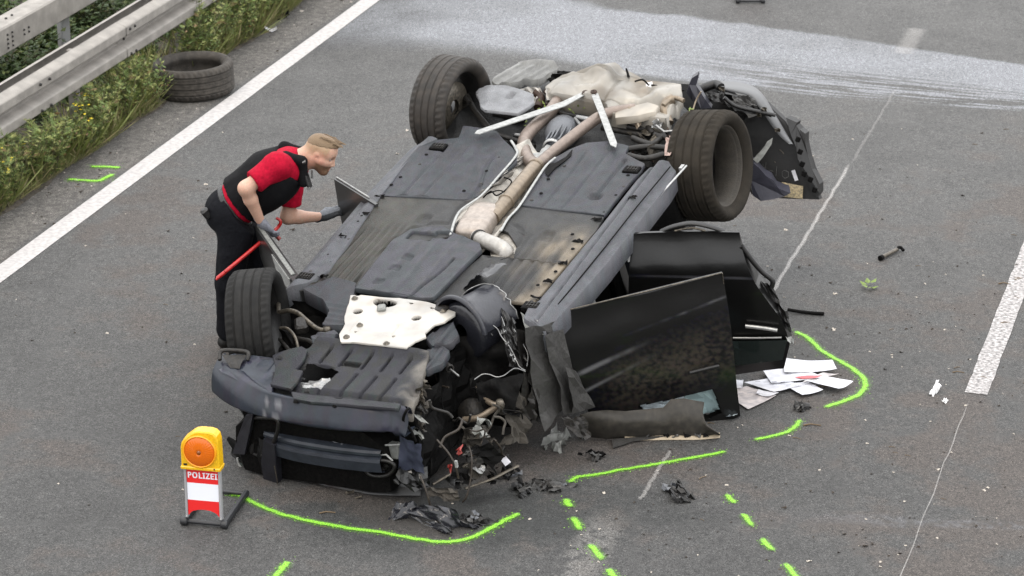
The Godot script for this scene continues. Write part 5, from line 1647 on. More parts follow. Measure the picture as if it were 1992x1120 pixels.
	for k in 37:
		var d_small := 1.0
		begin()
		var c := Vector3(r.randf_range(0.44, 0.88), r.randf_range(-0.55, -0.16), r.randf_range(1.25, 1.95))
		if k < 16: c = Vector3(0.405,-0.03,1.61).lerp(Vector3(0.54,-0.2,1.913), r.randf()) + Vector3(r.randfn(), r.randfn(), r.randfn()) * 0.025
		elif k < 32:
			d_small = 0.6
			c = Vector3(0.816,-0.3,1.437).lerp(Vector3(0.675,-0.52,1.78), r.randf()) + Vector3(r.randfn(), r.randfn(), r.randfn()) * 0.05
		c.y = maxf(c.y, ground_y(c.x, c.z) + 0.04)
		var d := Vector3(r.randfn(), r.randfn(), r.randfn()).normalized()
		var e := d.cross(Vector3(r.randfn(), r.randfn(), r.randfn())).normalized() * r.randf_range(0.02, 0.06)
		d *= r.randf_range(0.03, 0.09)
		d *= d_small; e *= d_small
		if k < 16:
			d *= 0.45; e *= 0.5
		crumple(c - d - e, c + d - e, c + d + e, c - d + e, 5, 4, 0.06, 100.0 + k, 0.012)
		part("torn_metal", M[["torn", "grey_plastic", "subframe", "mud", "dark", "torn", "alloy", "black"][k % 8] if k < 32 else "dark"] if k >= 16 else M[["alloy", "torn", "grey_plastic", "mud"][k % 4]])
	begin()
	tube(P([0.549,-0.52,1.896,0.662,-0.5,1.712,0.748,-0.48,1.619]), 0.012, 6, -1.0, 0.5)
	tube(P([0.72,-0.55,1.851,0.825,-0.56,1.711,0.908,-0.56,1.564]), 0.012, 6, -1.0, 0.5)
	part("strut", M.alloy)
	begin()
	crumple(Vector3(0.588,-0.437,2.04), Vector3(0.769,-0.444,2.02), Vector3(0.771,-0.511,2.02), Vector3(0.589,-0.497,2.05), 10, 6, 0.04, 81.0, 0.012)
	part("torn_beam", M.mud)
	begin()
	tube(curve(P([0.581,-0.347,2.06,0.62,-0.381,2.1,0.643,-0.447,2.12,0.648,-0.497,2.12,0.684,-0.561,2.14,0.733,-0.624,2.16,0.781,-0.652,2.18]), 5), 0.006, 6)
	tube(curve(P([0.756,-0.302,1.8,0.821,-0.299,1.9,0.823,-0.399,1.95,0.809,-0.485,2,0.778,-0.527,2]), 5), 0.005, 6)
	tube(curve(P([0.655,-0.175,1.95,0.729,-0.227,1.98,0.771,-0.29,2,0.777,-0.373,2]), 5), 0.006, 6)
	tube(curve(P([0.666,-0.223,1.95,0.678,-0.187,1.9,0.739,-0.161,1.85,0.746,-0.126,1.8]), 5), 0.008, 6)
	part("cable", M.cable)
	for q in [Vector3(0.697,-0.328,1.96),Vector3(0.772,-0.207,1.96)]:
		begin()
		crumple(q, q + Vector3(0.03, 0.01, 0), q + Vector3(0.03, -0.03, 0.01), q + Vector3(0, -0.03, 0), 5, 5, 0.05, q.x * 5.0, 0.01)
		part("red_connector", M.cable_red)
	begin()
	box(Vector3(0.779,-0.279,2), Vector3(0.014, 0.04, 0.012))
	part("connector", M.pale)
	begin()
	crumple(Vector3(0.731,-0.5,1.746), Vector3(0.781,-0.5,1.699), Vector3(0.776,-0.53,1.716), Vector3(0.732,-0.53,1.737), 6, 5, 0.05, 83.0, 0.01)
	part("bright_sheet", M.bare)

func door_panel(A: Vector2, B: Vector2, outline: PackedVector3Array, holes: Array, thick: float, bulge: float, cf: Callable, called: String, label: String) -> MeshInstance3D:
	# a skin laid on the door's plane: u runs from the hinge, v down (the door hangs upside down); bulged outwards
	var d := Vector3(B.x - A.x, 0, B.y - A.y).normalized()
	var n := Vector3(d.z, 0, -d.x)
	if n.z < 0.0: n = -n
	var o := Vector3(A.x, 0, A.y)
	var poly := PackedVector2Array()
	for p in outline: poly.append(Vector2((p - o).dot(d), p.y))
	begin()
	var pts := PackedVector3Array()
	var cols := PackedColorArray()
	var y0 := -1e9
	var y1 := 1e9
	for p in poly:
		y0 = maxf(y0, p.y); y1 = minf(y1, p.y)
	var nu := 110
	var nv := 130
	var back := PackedVector3Array()
	for j in nv:
		var y := lerpf(y0 - 0.0005, y1 + 0.0005, j / float(nv - 1))
		var u0 := 1e9
		var u1 := -1e9
		for i in poly.size():
			var a := poly[i]
			var b := poly[(i + 1) % poly.size()]
			if (a.y - y) * (b.y - y) <= 0.0 and a.y != b.y:
				var u := lerpf(a.x, b.x, (y - a.y) / (b.y - a.y))
				u0 = minf(u0, u); u1 = maxf(u1, u)
		for i in nu:
			var u := lerpf(u0, u1, i / float(nu - 1))
			var v := (y0 - y) / (y0 - y1)
			var depth := bulge * (smoothstep(0.0, 0.25, v) * 0.7 + 0.3 * sin(PI * clampf(v * 1.3, 0.0, 1.0))) + 0.012 * nz.get_noise_2d(u * 90.0, y * 120.0 + bulge * 900.0)
			pts.append(o + d * u + Vector3(0, y, 0) + n * depth)
			back.append(o + d * u + Vector3(0, y, 0) - n * thick)
			cols.append(cf.call(u, v))
	smooth()
	for j in nv - 1:
		for i in nu - 1:
			var k := j * nu + i
			var c := Vector2((pts[k] - o).dot(d) + 0.01, pts[k].y)
			var open := false
			for h in holes:
				var hp := PackedVector2Array()
				for p in h: hp.append(Vector2((p - o).dot(d), p.y))
				if Geometry2D.is_point_in_polygon(c, hp): open = true
			if open: continue
			for q in [k, k + nu, k + nu + 1, k, k + nu + 1, k + 1]:
				st.set_color(cols[q]); st.add_vertex(pts[q])
			for q in [k, k + nu + 1, k + nu, k, k + 1, k + nu + 1]:
				st.set_color(PAINT); st.add_vertex(back[q])
	flat()
	st.set_color(PAINT)
	for i in nu - 1:
		quad(pts[i], pts[i + 1], back[i + 1], back[i])
		var k := (nv - 1) * nu + i
		quad(pts[k], pts[k + 1], back[k + 1], back[k])
	for j in nv - 1:
		quad(pts[j * nu], pts[(j + 1) * nu], back[(j + 1) * nu], back[j * nu])
		quad(pts[j * nu + nu - 1], pts[(j + 2) * nu - 1], back[(j + 2) * nu - 1], back[j * nu + nu - 1])
	var m := part(called, M.paint)
	m.set_meta("label", label)
	return m

func build_doors() -> void:
	var A := Vector2(0.865, 0.758)
	var B := Vector2(1.631, 0.156)
	var skin := func(u, v):
		var c := PAINT
		# scratches running from the hinge and dirt thrown up in the middle
		var q: float = v - 0.42 + u * 0.22
		var sc := smoothstep(0.025, 0.0, absf(q + 0.012 * nz.get_noise_2d(u * 90.0, 4.0))) * smoothstep(0.62, 0.05, u) + 0.7 * smoothstep(0.02, 0.0, absf(v - 0.56 + u * 0.3)) * smoothstep(0.66, 0.1, u) + 0.5 * smoothstep(0.012, 0.0, absf(v - 0.28 + u * 0.14)) * smoothstep(0.3, 0.8, u)
		sc *= clampf(0.55 + 1.2 * nz.get_noise_2d(u * 500.0, v * 60.0), 0.0, 1.0)
		c = c.lerp(Color(0.13, 0.13, 0.135), clampf(sc, 0.0, 0.75))
		var mud := smoothstep(0.34, 0.0, absf(v - 0.6 + 0.12 * u)) * smoothstep(-0.5, 0.9, nz.get_noise_2d(u * 2400.0, v * 2400.0) + 0.5 * nz.get_noise_2d(u * 300.0, v * 300.0) + 0.2) * smoothstep(0.05, 0.4, u)
		return c.lerp(Color(0.11, 0.092, 0.066), 0.30 * mud)
	var o := door_panel(A, B, P([0.867,-0.061,0.756,1.258,-0.062,0.449,1.631,-0.06,0.156,1.632,-0.3,0.155,1.635,-0.615,0.153,1.637,-1.025,0.151,1.484,-1.046,0.272,1.201,-0.987,0.494,0.949,-0.802,0.692,0.911,-0.64,0.722,0.887,-0.387,0.741]), [P([1.166,-0.774,0.521,1.361,-0.793,0.369,1.528,-0.789,0.237,1.542,-0.865,0.226,1.555,-0.963,0.216,1.499,-0.979,0.26,1.378,-0.943,0.355,1.212,-0.862,0.485])], 0.015, 0.045, skin, "front_door", "black front right door hanging open with scratches and dried mud")
	begin()
	tube(curve(P([1.458,-0.62,0.381,1.504,-0.619,0.345,1.565,-0.619,0.297,1.597,-0.62,0.272]), 4), 0.011, 8)
	done("handle", M.black, o)
	begin()
	crumple(Vector3(1.153,-0.793,0.494), Vector3(1.383,-0.804,0.313), Vector3(1.397,-0.933,0.276), Vector3(1.168,-0.865,0.456), 9, 6, 0.03, 17.0, 0.01)
	done("window_glass", M.glass_pale, o)
	begin()
	crumple(Vector3(1.369,-0.823,0.298), Vector3(1.522,-0.82,0.178), Vector3(1.533,-1.01,0.17), Vector3(1.377,-0.984,0.28), 8, 6, 0.02, 18.0, 0.0)
	done("window_glass", mat("glass_green", Color(0.36, 0.48, 0.49), 0.12), o)
	begin()
	tube(P([0.871,-0.059,0.758,1.26,-0.06,0.453,1.63,-0.057,0.162]), 0.004, 5)
	tube(P([1.636,-0.056,0.168,1.637,-0.293,0.166,1.64,-0.607,0.164,1.639,-0.962,0.165]), 0.003, 5)
	done("edge", M.alloy, o)
	A = Vector2(0.947, -0.178)
	B = Vector2(1.564, -0.298)
	var rear := func(u, v):
		var sc := smoothstep(0.01, 0.0, absf(v - 0.24 - 0.02 * u)) * 0.4 * clampf(0.5 + nz.get_noise_2d(u * 300.0, 9.0), 0.0, 1.0)
		return PAINT.lerp(Color(0.12, 0.12, 0.13), clampf(sc, 0.0, 0.5))
	o = door_panel(A, B, P([0.94,-0.064,-0.177,1.244,-0.053,-0.236,1.564,-0.056,-0.298,1.574,-0.139,-0.3,1.603,-0.226,-0.306,1.652,-0.348,-0.315,1.717,-0.471,-0.328,1.774,-0.577,-0.339,1.801,-0.683,-0.344,1.812,-0.773,-0.346,1.762,-0.95,-0.336,1.442,-1.006,-0.274,1.049,-1.076,-0.198,0.836,-1.079,-0.156,0.877,-0.585,-0.164]), [], 0.015, 0.10, rear, "rear_door", "black rear right door with curved wheel arch edge")
	begin()
	tube(P([1.508,-0.719,-0.18,1.642,-0.717,-0.206,1.792,-0.711,-0.235]), 0.006, 6)
	tube(curve(P([1.594,-0.626,-0.182,1.684,-0.636,-0.199,1.778,-0.652,-0.217]), 4), 0.012, 8)
	done("trim", M.steel, o)
	begin()
	prism(P([1.503,-0.739,-0.172,1.826,-0.728,-0.235,1.788,-0.865,-0.228,1.487,-0.913,-0.169]), Vector3(0, 0, -0.004))
	done("window", mat("tint_glass", Color(0.012, 0.016, 0.015), 0.05), o)
	begin()
	tube(curve(P([1.579,-0.138,-0.28,1.63,-0.232,-0.29,1.683,-0.312,-0.301,1.738,-0.371,-0.311,1.727,-0.424,-0.309]), 4), 0.016, 6)
	crumple(Vector3(1.675,-0.376,-0.289), Vector3(1.738,-0.404,-0.301), Vector3(1.812,-0.617,-0.295), Vector3(1.758,-0.576,-0.275), 6, 8, 0.04, 91.0, 0.01)
	crumple(Vector3(1.748,-0.523,-0.273), Vector3(1.822,-0.564,-0.297), Vector3(1.837,-0.717,-0.29), Vector3(1.787,-0.67,-0.26), 6, 7, 0.05, 92.0, 0.01)
	done("door_seal", M.black, o)
	begin()
	crumple(Vector3(1.815,-0.711,-0.245), Vector3(1.865,-0.714,-0.255), Vector3(1.852,-0.771,-0.252), Vector3(1.83,-0.743,-0.248), 5, 5, 0.03, 93.0, 0.01)
	done("clip", M.pale, o)
	# curved black arch trim over the rear door
	begin()
	tube(curve(P([1.095,-0.07,-0.237,1.174,-0.036,-0.253,1.282,-0.015,-0.274,1.385,-0.036,-0.294,1.471,-0.07,-0.311]), 5), 0.022, 8, -1.0, 0.5)
	part("arch_trim", M.black)
	begin()
	tube(curve(P([1.186,-0.055,-0.235,1.287,-0.035,-0.254,1.366,-0.055,-0.27]), 4), 0.006, 6)
	part("arch_trim", M.alloy)
	# the left doors stand open behind the other sill
	begin(Color(0.03, 0.03, 0.03))
	var p := P([-1.342,-0.03,0.226,-0.833,-0.03,0.72])
	var v := Vector3(0, -0.62, 0)
	var th := (p[1] - p[0]).normalized().cross(Vector3.UP) * 0.05
	prism(PackedVector3Array([p[0], p[1] + (p[1] - p[0]) * 0.3, p[1] + (p[1] - p[0]) * 0.3 + v, p[0] + v + (p[1] - p[0]) * 0.5, p[0] + v * 0.35 - (p[1] - p[0]) * 0.02]), th)
	o = part("front_door", M.paint)
	o.set_meta("label", "black front left door standing open")
	begin()
	tube(PackedVector3Array([p[0] + th * 0.5 + Vector3(0, 0.003, 0), p[1] + th * 0.5 + Vector3(0, 0.003, 0)]), 0.014, 6, -1.0, 0.3)
	done("edge", M.grey_plastic, o)
	begin()
	prism(PackedVector3Array([p[0].lerp(p[1], 0.5) + th * 1.02 + Vector3(0, -0.02, 0), p[1] + th * 1.02 + Vector3(0, -0.02, 0), p[1] + th * 1.02 + Vector3(0, -0.12, 0), p[0].lerp(p[1], 0.6) + th * 1.02 + Vector3(0, -0.14, 0)]), th * 0.12)
	done("door_trim", M.pale, o)
	begin(Color(0.03, 0.03, 0.03))
	p = P([-1.105,0.02,-0.329,-0.808,0.02,-0.15])
	th = (p[1] - p[0]).normalized().cross(Vector3.UP) * 0.02
	prism(PackedVector3Array([p[0], p[1] + (p[1] - p[0]) * 0.4, p[1] + (p[1] - p[0]) * 0.4 + v, p[0] + v * 0.7, p[0] + v * 0.3 - (p[1] - p[0]) * 0.03]), th)
	o = part("rear_door", M.paint)
	o.set_meta("label", "black rear left door standing open")
	begin()
	tube(PackedVector3Array([p[0] + Vector3(0, 0.004, 0), p[1] + (p[1] - p[0]) * 0.1 + Vector3(0, 0.004, 0)]), 0.006, 6)
	done("edge", M.pale, o)
	begin()
	var rd := (p[1] - p[0])
	tube(curve(PackedVector3Array([p[0] + Vector3(0.01, -0.08, 0) - th * 0.06, p[0] + rd * 0.25 + Vector3(0, -0.15, 0) - th * 0.06, p[0] + rd * 0.75 + Vector3(0, -0.19, 0) - th * 0.06, p[0] + rd * 1.1 + Vector3(0, -0.2, 0) - th * 0.06]), 4), 0.014, 6, -1.0, 0.4)
	done("red_reflector", M.cable_red, o)

func build_rear_bumper() -> void:
	# rear bumper torn off on one side and swung round behind the right wheel; its inside faces the camera
	var b := Node3D.new()
	b.name = "rear_bumper"
	car.add_child(b)
	b.set_meta("label", "black rear bumper torn loose with chalk marks inside")
	b.transform = car.transform.affine_inverse()
	var depth := func(x, y): return -17.0 - 0.35 * smoothstep(0.9, -0.1, absf((x - 1.55) / 0.65)) - 0.25 * (1.3 - y)
	begin(Color(0.012, 0.012, 0.013))
	prism(P([1.47,1.255,-17.1,1.636,1.242,-17.1,1.761,1.133,-17.05,1.84,1.013,-17,1.915,0.838,-16.95,1.983,0.652,-16.9,1.743,0.642,-16.95,1.553,0.653,-17,1.484,0.788,-17.1,1.443,1.033,-17.1]), Vector3(0.02, 0, -0.03))
	done("inner_shell", M.black, b)
	begin(Color(0.03, 0.031, 0.034))
	var pts := PackedVector3Array()
	var outer := curve(P([1.336,1.329,-17.2,1.458,1.337,-17.15,1.554,1.324,-17.1,1.617,1.285,-17.05,1.689,1.183,-17,1.757,1.079,-16.98,1.806,1.005,-16.95]), 5)
	var inner := curve(P([1.335,1.338,-17.1,1.431,1.326,-17.05,1.52,1.314,-17,1.571,1.264,-16.96,1.636,1.181,-16.92,1.703,1.091,-16.9,1.769,1.035,-16.88]), 5)
	for i in outer.size():
		pts.append(outer[i] + Vector3(0, 0, -0.1)); pts.append(outer[i]); pts.append(outer[i].lerp(inner[i], 0.5) + Vector3(0.01, 0.01, 0.02)); pts.append(inner[i]); pts.append(inner[i] + Vector3(0, -0.01, -0.1))
	net(pts, 5, outer.size())
	var rimo := done("flange", mat("dull_grey", Color(0.1, 0.102, 0.105), 0.5, 0.0, null), b)
	begin()
	tube(curve(P([1.221,1.294,-17.2,1.25,1.315,-17.2,1.316,1.336,-17.2,1.346,1.33,-17.15]), 4), 0.03, 8)
	crumple(Vector3(1.236,1.348,-17), Vector3(1.361,1.355,-17), Vector3(1.352,1.295,-16.95), Vector3(1.253,1.315,-16.95), 8, 6, 0.04, 94.0, 0.01)
	crumple(Vector3(1.358,1.322,-16.95), Vector3(1.458,1.274,-16.95), Vector3(1.653,1.207,-16.9), Vector3(1.484,1.244,-16.85), 12, 6, 0.05, 95.0, 0.012)
	tube(curve(P([1.348,1.338,-16.9,1.421,1.283,-16.9,1.551,1.255,-16.88,1.677,1.227,-16.88]), 4), 0.013, 7)
	crumple(Vector3(1.315,1.355,-17), Vector3(1.564,1.291,-17.05), Vector3(1.662,1.183,-17), Vector3(1.396,1.237,-16.98), 12, 9, 0.08, 96.0, 0.0)
	done("bracket", M.black, b)
	begin()
	crumple(Vector3(1.404,1.336,-16.96), Vector3(1.545,1.306,-16.98), Vector3(1.57,1.25,-16.94), Vector3(1.422,1.297,-16.92), 10, 6, 0.05, 97.0, 0.012)
	done("lamp_housing", M.torn, b)
	begin()
	for q in [Vector3(1.572,1.234,-16.88),Vector3(1.331,1.405,-16.88),Vector3(1.693,1.131,-16.88),Vector3(1.603,1.269,-16.88)]:
		crumple(q + Vector3(-0.02, 0.01, 0), q + Vector3(0.02, 0.012, 0), q + Vector3(0.018, -0.015, 0.01), q + Vector3(-0.014, -0.012, 0.01), 5, 4, 0.04, q.x * 7.0, 0.006)
	done("clip", M.alloy, b)
	# toothed outer strip
	begin()
	prism(P([1.758,1.173,-17,1.829,1.141,-17,1.826,1.121,-17,1.85,1.093,-17,1.882,1.072,-16.98,1.882,1.016,-16.96,1.903,0.932,-16.94,1.931,0.848,-16.92,1.977,0.764,-16.88,1.977,0.708,-16.86,1.958,0.68,-16.86,1.912,0.736,-16.88,1.871,0.82,-16.9,1.836,0.918,-16.92,1.822,0.995,-16.94,1.788,1.071,-16.96]), Vector3(0.03, 0, -0.05))
	var ts := done("edge_strip", M.black, b)
	begin()
	for q in [Vector3(1.841,0.993,-16.86),Vector3(1.857,0.91,-16.86),Vector3(1.872,0.844,-16.86),Vector3(1.914,0.806,-16.86),Vector3(1.943,0.736,-16.86),Vector3(1.824,1.076,-16.86)]:
		box(q + Vector3(0, 0, 0.012), Vector3(0.03, 0.035, 0.02), Basis.from_euler(Vector3(0, 0.2, -0.4)), 0.004)
	done("clip", M.dark, ts)
	# lower bracket and tow cover
	begin(Color(0.04, 0.042, 0.052))
	prism(P([1.542,0.93,-16.8,1.574,0.909,-16.78,1.619,0.86,-16.76,1.665,0.836,-16.75,1.699,0.784,-16.74,1.746,0.763,-16.74,1.779,0.753,-16.74,1.74,0.729,-16.74,1.669,0.708,-16.74,1.591,0.694,-16.75,1.54,0.722,-16.78,1.526,0.819,-16.8]), Vector3(0, 0.01, -0.12))
	done("corner_piece", M.bumper, b)
	begin()
	prism(P([1.541,0.944,-16.84,1.583,0.993,-16.84,1.615,1.031,-16.85,1.628,1.055,-16.86,1.664,1.076,-16.87,1.658,1.041,-16.86,1.603,0.958,-16.84,1.568,0.92,-16.83]), Vector3(0, 0, -0.01))
	done("torn_edge", M.grey_plastic, b)
	begin()
	prism(P([1.737,0.77,-16.905,1.871,0.75,-16.88,1.871,0.666,-16.88,1.734,0.673,-16.9]), Vector3(0, 0, 0.003))
	done("label", mat("old_label", Color(0.62, 0.55, 0.4), 0.7, 0.0, noise_tex(0.02, 0.5, 1.0, 66, FastNoiseLite.TYPE_SIMPLEX_SMOOTH, 256, Color(1, 0.95, 0.85)), 9.0), b)
	begin()
	prism(P([1.797,0.838,-16.93,1.819,0.848,-16.92,1.842,0.785,-16.9,1.82,0.775,-16.91]), Vector3(0, 0, 0.003))
	done("label", M.paper, b)
	begin()
	tube(P([1.718,0.974,-16.95,1.738,0.957,-16.95,1.745,0.946,-16.95]), 0.004, 5)
	tube(P([1.688,0.894,-16.95,1.694,0.887,-16.95]), 0.004, 5)
	done("scratch", M.alloy, b)
	# chalked figures, upside down like the car: 01-4
	for q in [[1.749,0.845,-16.92,1.776,0.836,-16.915,1.78,0.806,-16.91,1.757,0.792,-16.91,1.737,0.808,-16.915,1.737,0.834,-16.92,1.749,0.845,-16.92], [1.704,0.862,-16.94,1.698,0.801,-16.925], [1.656,0.835,-16.95,1.683,0.829,-16.945], [1.63,0.904,-16.9,1.625,0.858,-16.9], [1.611,0.893,-16.9,1.611,0.872,-16.9,1.631,0.865,-16.9]]:
		begin()
		tube(P(q), 0.0024, 5)
		done("chalk_mark", M.torn, b)
	# tow hook flap and cables by the heat shield
	begin(Color(0.03, 0.031, 0.036))
	prism(P([1.115,1.341,-17,1.13,1.393,-17,1.149,1.437,-17,1.184,1.461,-17,1.191,1.444,-17,1.176,1.389,-17,1.2,1.363,-16.95,1.23,1.324,-16.9,1.271,1.269,-16.9,1.205,1.262,-16.9,1.169,1.288,-16.95,1.152,1.286,-17]), Vector3(0.01, 0.005, -0.06))
	done("flap", M.bumper, b)
	begin()
	tube(curve(P([1.199,1.394,-16.85,1.168,1.336,-16.85,1.146,1.287,-16.8]), 4), 0.006, 6)
	done("cable", M.exhaust, b)

func build_car() -> void:
	car = Node3D.new()
	car.name = "overturned_car"
	add_child(car)
	car.transform = Transform3D(Basis(Vector3(0.904,0.052,0.425), Vector3(-0.13,0.979,0.157), Vector3(-0.408,-0.197,0.892)), Vector3(-0.222,0.963,-15.577))
	tag(car, "wrecked black car lying upside down on its roof with its doors open", "car")
	build_shell()
	build_floor()
	build_exhaust()
	build_rear()
	build_wheels()
	build_nose()
	build_wreckage()
	build_doors()
	build_rear_bumper()

# ---------------------------------------------------------------- the figure
# a field of tapered capsules joined by a smooth minimum, meshed as surface nets
# bone: [a, b, ra, rb, blend, stretch axis, stretch, clip planes]
func bone(a: Vector3, b: Vector3, ra: float, rb: float, k := 0.05, ax := Vector3.ZERO, stretch := 1.0, clip := []) -> Array:
	return [a, b, ra, rb, k, ax, stretch, clip]

func flesh(bones: Array, cell: float, cuts := [], colour = null, holes := []) -> void:
	var lo := Vector3(1e9, 1e9, 1e9)
	var hi := -lo
	for q in bones:
		var r: float = maxf(q[2], q[3]) * maxf(1.0, q[6]) + 0.03
		for e in 2:
			lo = lo.min(q[e] - Vector3.ONE * r); hi = hi.max(q[e] + Vector3.ONE * r)
	var n := Vector3i(((hi - lo) / cell).ceil()) + Vector3i.ONE * 2
	var sy := n.x
	var sz := n.x * n.y
	var f := PackedFloat32Array()
	f.resize(n.x * n.y * n.z)
	f.fill(0.5)
	for q in bones:
		var a: Vector3 = q[0]
		var b: Vector3 = q[1]
		var ra: float = q[2]
		var rb: float = q[3]
		var k: float = q[4]
		var ax: Vector3 = q[5]
		var sc: float = 1.0 / q[6]
		var r: float = maxf(ra, rb) * maxf(1.0, q[6]) + k + cell * 2.0
		var i0 := Vector3i(((a.min(b) - Vector3.ONE * r - lo) / cell).floor()).clamp(Vector3i.ZERO, n - Vector3i.ONE)
		var i1 := Vector3i(((a.max(b) + Vector3.ONE * r - lo) / cell).ceil()).clamp(Vector3i.ZERO, n - Vector3i.ONE)
		var ab := b - a
		var l2 := maxf(ab.length_squared(), 1e-9)
		var clip: Array = q[7]
		for z in range(i0.z, i1.z + 1):
			for y in range(i0.y, i1.y + 1):
				var at := z * sz + y * sy
				for x in range(i0.x, i1.x + 1):
					var p := lo + Vector3(x, y, z) * cell
					var ap := p - a
					if sc != 1.0: ap += ax * (ap.dot(ax) * (sc - 1.0))
					var h := clampf(ap.dot(ab) / l2, 0.0, 1.0)
					var d := (ap - ab * h).length() - lerpf(ra, rb, h)
					for c in clip: d = maxf(d, c.distance_to(p))
					var o := f[at + x]
					var m := maxf(k - absf(d - o), 0.0)
					f[at + x] = minf(d, o) - m * m * 0.25 / k
	for q in holes:
		var a: Vector3 = q[0]
		var r: float = q[1] + cell * 3.0
		var i0 := Vector3i(((a - Vector3.ONE * r - lo) / cell).floor()).clamp(Vector3i.ZERO, n - Vector3i.ONE)
		var i1 := Vector3i(((a + Vector3.ONE * r - lo) / cell).ceil()).clamp(Vector3i.ZERO, n - Vector3i.ONE)
		for z in range(i0.z, i1.z + 1):
			for y in range(i0.y, i1.y + 1):
				for x in range(i0.x, i1.x + 1):
					var d: float = q[1] - (lo + Vector3(x, y, z) * cell - a).length()
					var o := f[z * sz + y * sy + x]
					var k := 0.012
					var m := maxf(k - absf(d - o), 0.0)
					f[z * sz + y * sy + x] = maxf(d, o) + m * m * 0.25 / k
	if cuts.size():
		for z in n.z:
			for y in n.y:
				var at := z * sz + y * sy
				for x in n.x:
					if f[at + x] < cell * 3.0:
						var p := lo + Vector3(x, y, z) * cell
						for c in cuts: f[at + x] = maxf(f[at + x], c.distance_to(p))
	var at_cell := {}
	var verts := PackedVector3Array()
	var corner := [0, 1, sy, sy + 1, sz, sz + 1, sz + sy, sz + sy + 1]
	var edges := [[0, 1], [2, 3], [4, 5], [6, 7], [0, 2], [1, 3], [4, 6], [5, 7], [0, 4], [1, 5], [2, 6], [3, 7]]
	for z in n.z - 1:
		for y in n.y - 1:
			for x in n.x - 1:
				var c := z * sz + y * sy + x
				var v := f[c]
				if v > cell * 2.5 or v < -cell * 2.5: continue
				var inside := 0
				for k in 8:
					if f[c + corner[k]] < 0.0: inside += 1
				if inside == 0 or inside == 8: continue
				var s := Vector3.ZERO
				var m := 0
				for e in edges:
					var fa := f[c + corner[e[0]]]
					var fb := f[c + corner[e[1]]]
					if (fa < 0.0) != (fb < 0.0):
						var t := fa / (fa - fb)
						var pa := Vector3(e[0] & 1, (e[0] >> 1) & 1, e[0] >> 2)
						var pb := Vector3(e[1] & 1, (e[1] >> 1) & 1, e[1] >> 2)
						s += pa.lerp(pb, t)
						m += 1
				at_cell[c] = verts.size()
				var at_v := lo + (Vector3(x, y, z) + s / m) * cell
				if ripple > 0.0: at_v += Vector3(nz.get_noise_3dv(at_v * 700.0), nz.get_noise_3dv(at_v * 700.0 + Vector3(300, 0, 0)), nz.get_noise_3dv(at_v * 700.0 + Vector3(0, 300, 0))) * ripple
				verts.append(at_v)
	smooth()
	for c in at_cell:
		var v0: int = at_cell[c]
		for d in 3:
			var step_: int = [1, sy, sz][d]
			if (f[c] < 0.0) == (f[c + step_] < 0.0): continue
			var u: int = [sy, sz, 1][d]
			var w: int = [sz, 1, sy][d]
			if not (at_cell.has(c - u) and at_cell.has(c - w) and at_cell.has(c - u - w)): continue
			var q := [v0, at_cell[c - u], at_cell[c - u - w], at_cell[c - w]]
			if f[c] < 0.0: q = [q[0], q[3], q[2], q[1]]
			for k in [0, 1, 2, 0, 2, 3]:
				if colour != null: st.set_color(colour.call(verts[q[k]]))
				st.add_vertex(verts[q[k]])

func plane_at(p: Vector3, n: Vector3) -> Plane:
	return Plane(n.normalized(), p)

func hand_bones(wrist: Vector3, dir: Vector3, palm_n: Vector3, curl: float, thumb_side: float) -> Array:
	# palm, four jointed fingers and a thumb that leaves the side of the palm
	var d := dir.normalized()
	var n := (palm_n - d * palm_n.dot(d)).normalized()
	var s := d.cross(n) * thumb_side
	var out := [bone(wrist - d * 0.02, wrist + d * 0.03, 0.031, 0.03, 0.02, n, 0.8), bone(wrist + d * 0.03 + s * 0.018, wrist + d * 0.085 + s * 0.022, 0.021, 0.018, 0.02, n, 0.8), bone(wrist + d * 0.03 - s * 0.018, wrist + d * 0.08 - s * 0.024, 0.021, 0.017, 0.02, n, 0.8), bone(wrist + d * 0.03, wrist + d * 0.088, 0.022, 0.019, 0.02, n, 0.8)]
	var lens := [0.072, 0.08, 0.074, 0.058]
	for k in 4:
		var p := wrist + d * (0.09 - 0.005 * absf(k - 1)) + s * (0.028 - 0.0185 * k)
		var dd := d
		for j in 3:
			var e: Vector3 = p + dd * lens[k] * [0.46, 0.31, 0.23][j]
			out.append(bone(p, e, 0.0105 - 0.0008 * j, 0.0098 - 0.0008 * j, 0.006))
			p = e
			dd = (dd * cos(curl) + n * sin(curl)).normalized()
			n = n if false else n
	var t := wrist + d * 0.022 + s * 0.026
	var td := (d * 0.55 + s * 0.7 + n * 0.45).normalized()
	out.append(bone(t, t + td * 0.042, 0.014, 0.0125, 0.012))
	var t2 := t + td * 0.042
	td = (td + d * 0.5 + n * 0.5 - s * 0.3).normalized()
	out.append(bone(t2, t2 + td * 0.034, 0.0122, 0.0112, 0.006))
	t2 += td * 0.034
	td = (td + n * 0.5 - s * 0.3).normalized()
	out.append(bone(t2, t2 + td * 0.026, 0.011, 0.0095, 0.006))
	return out

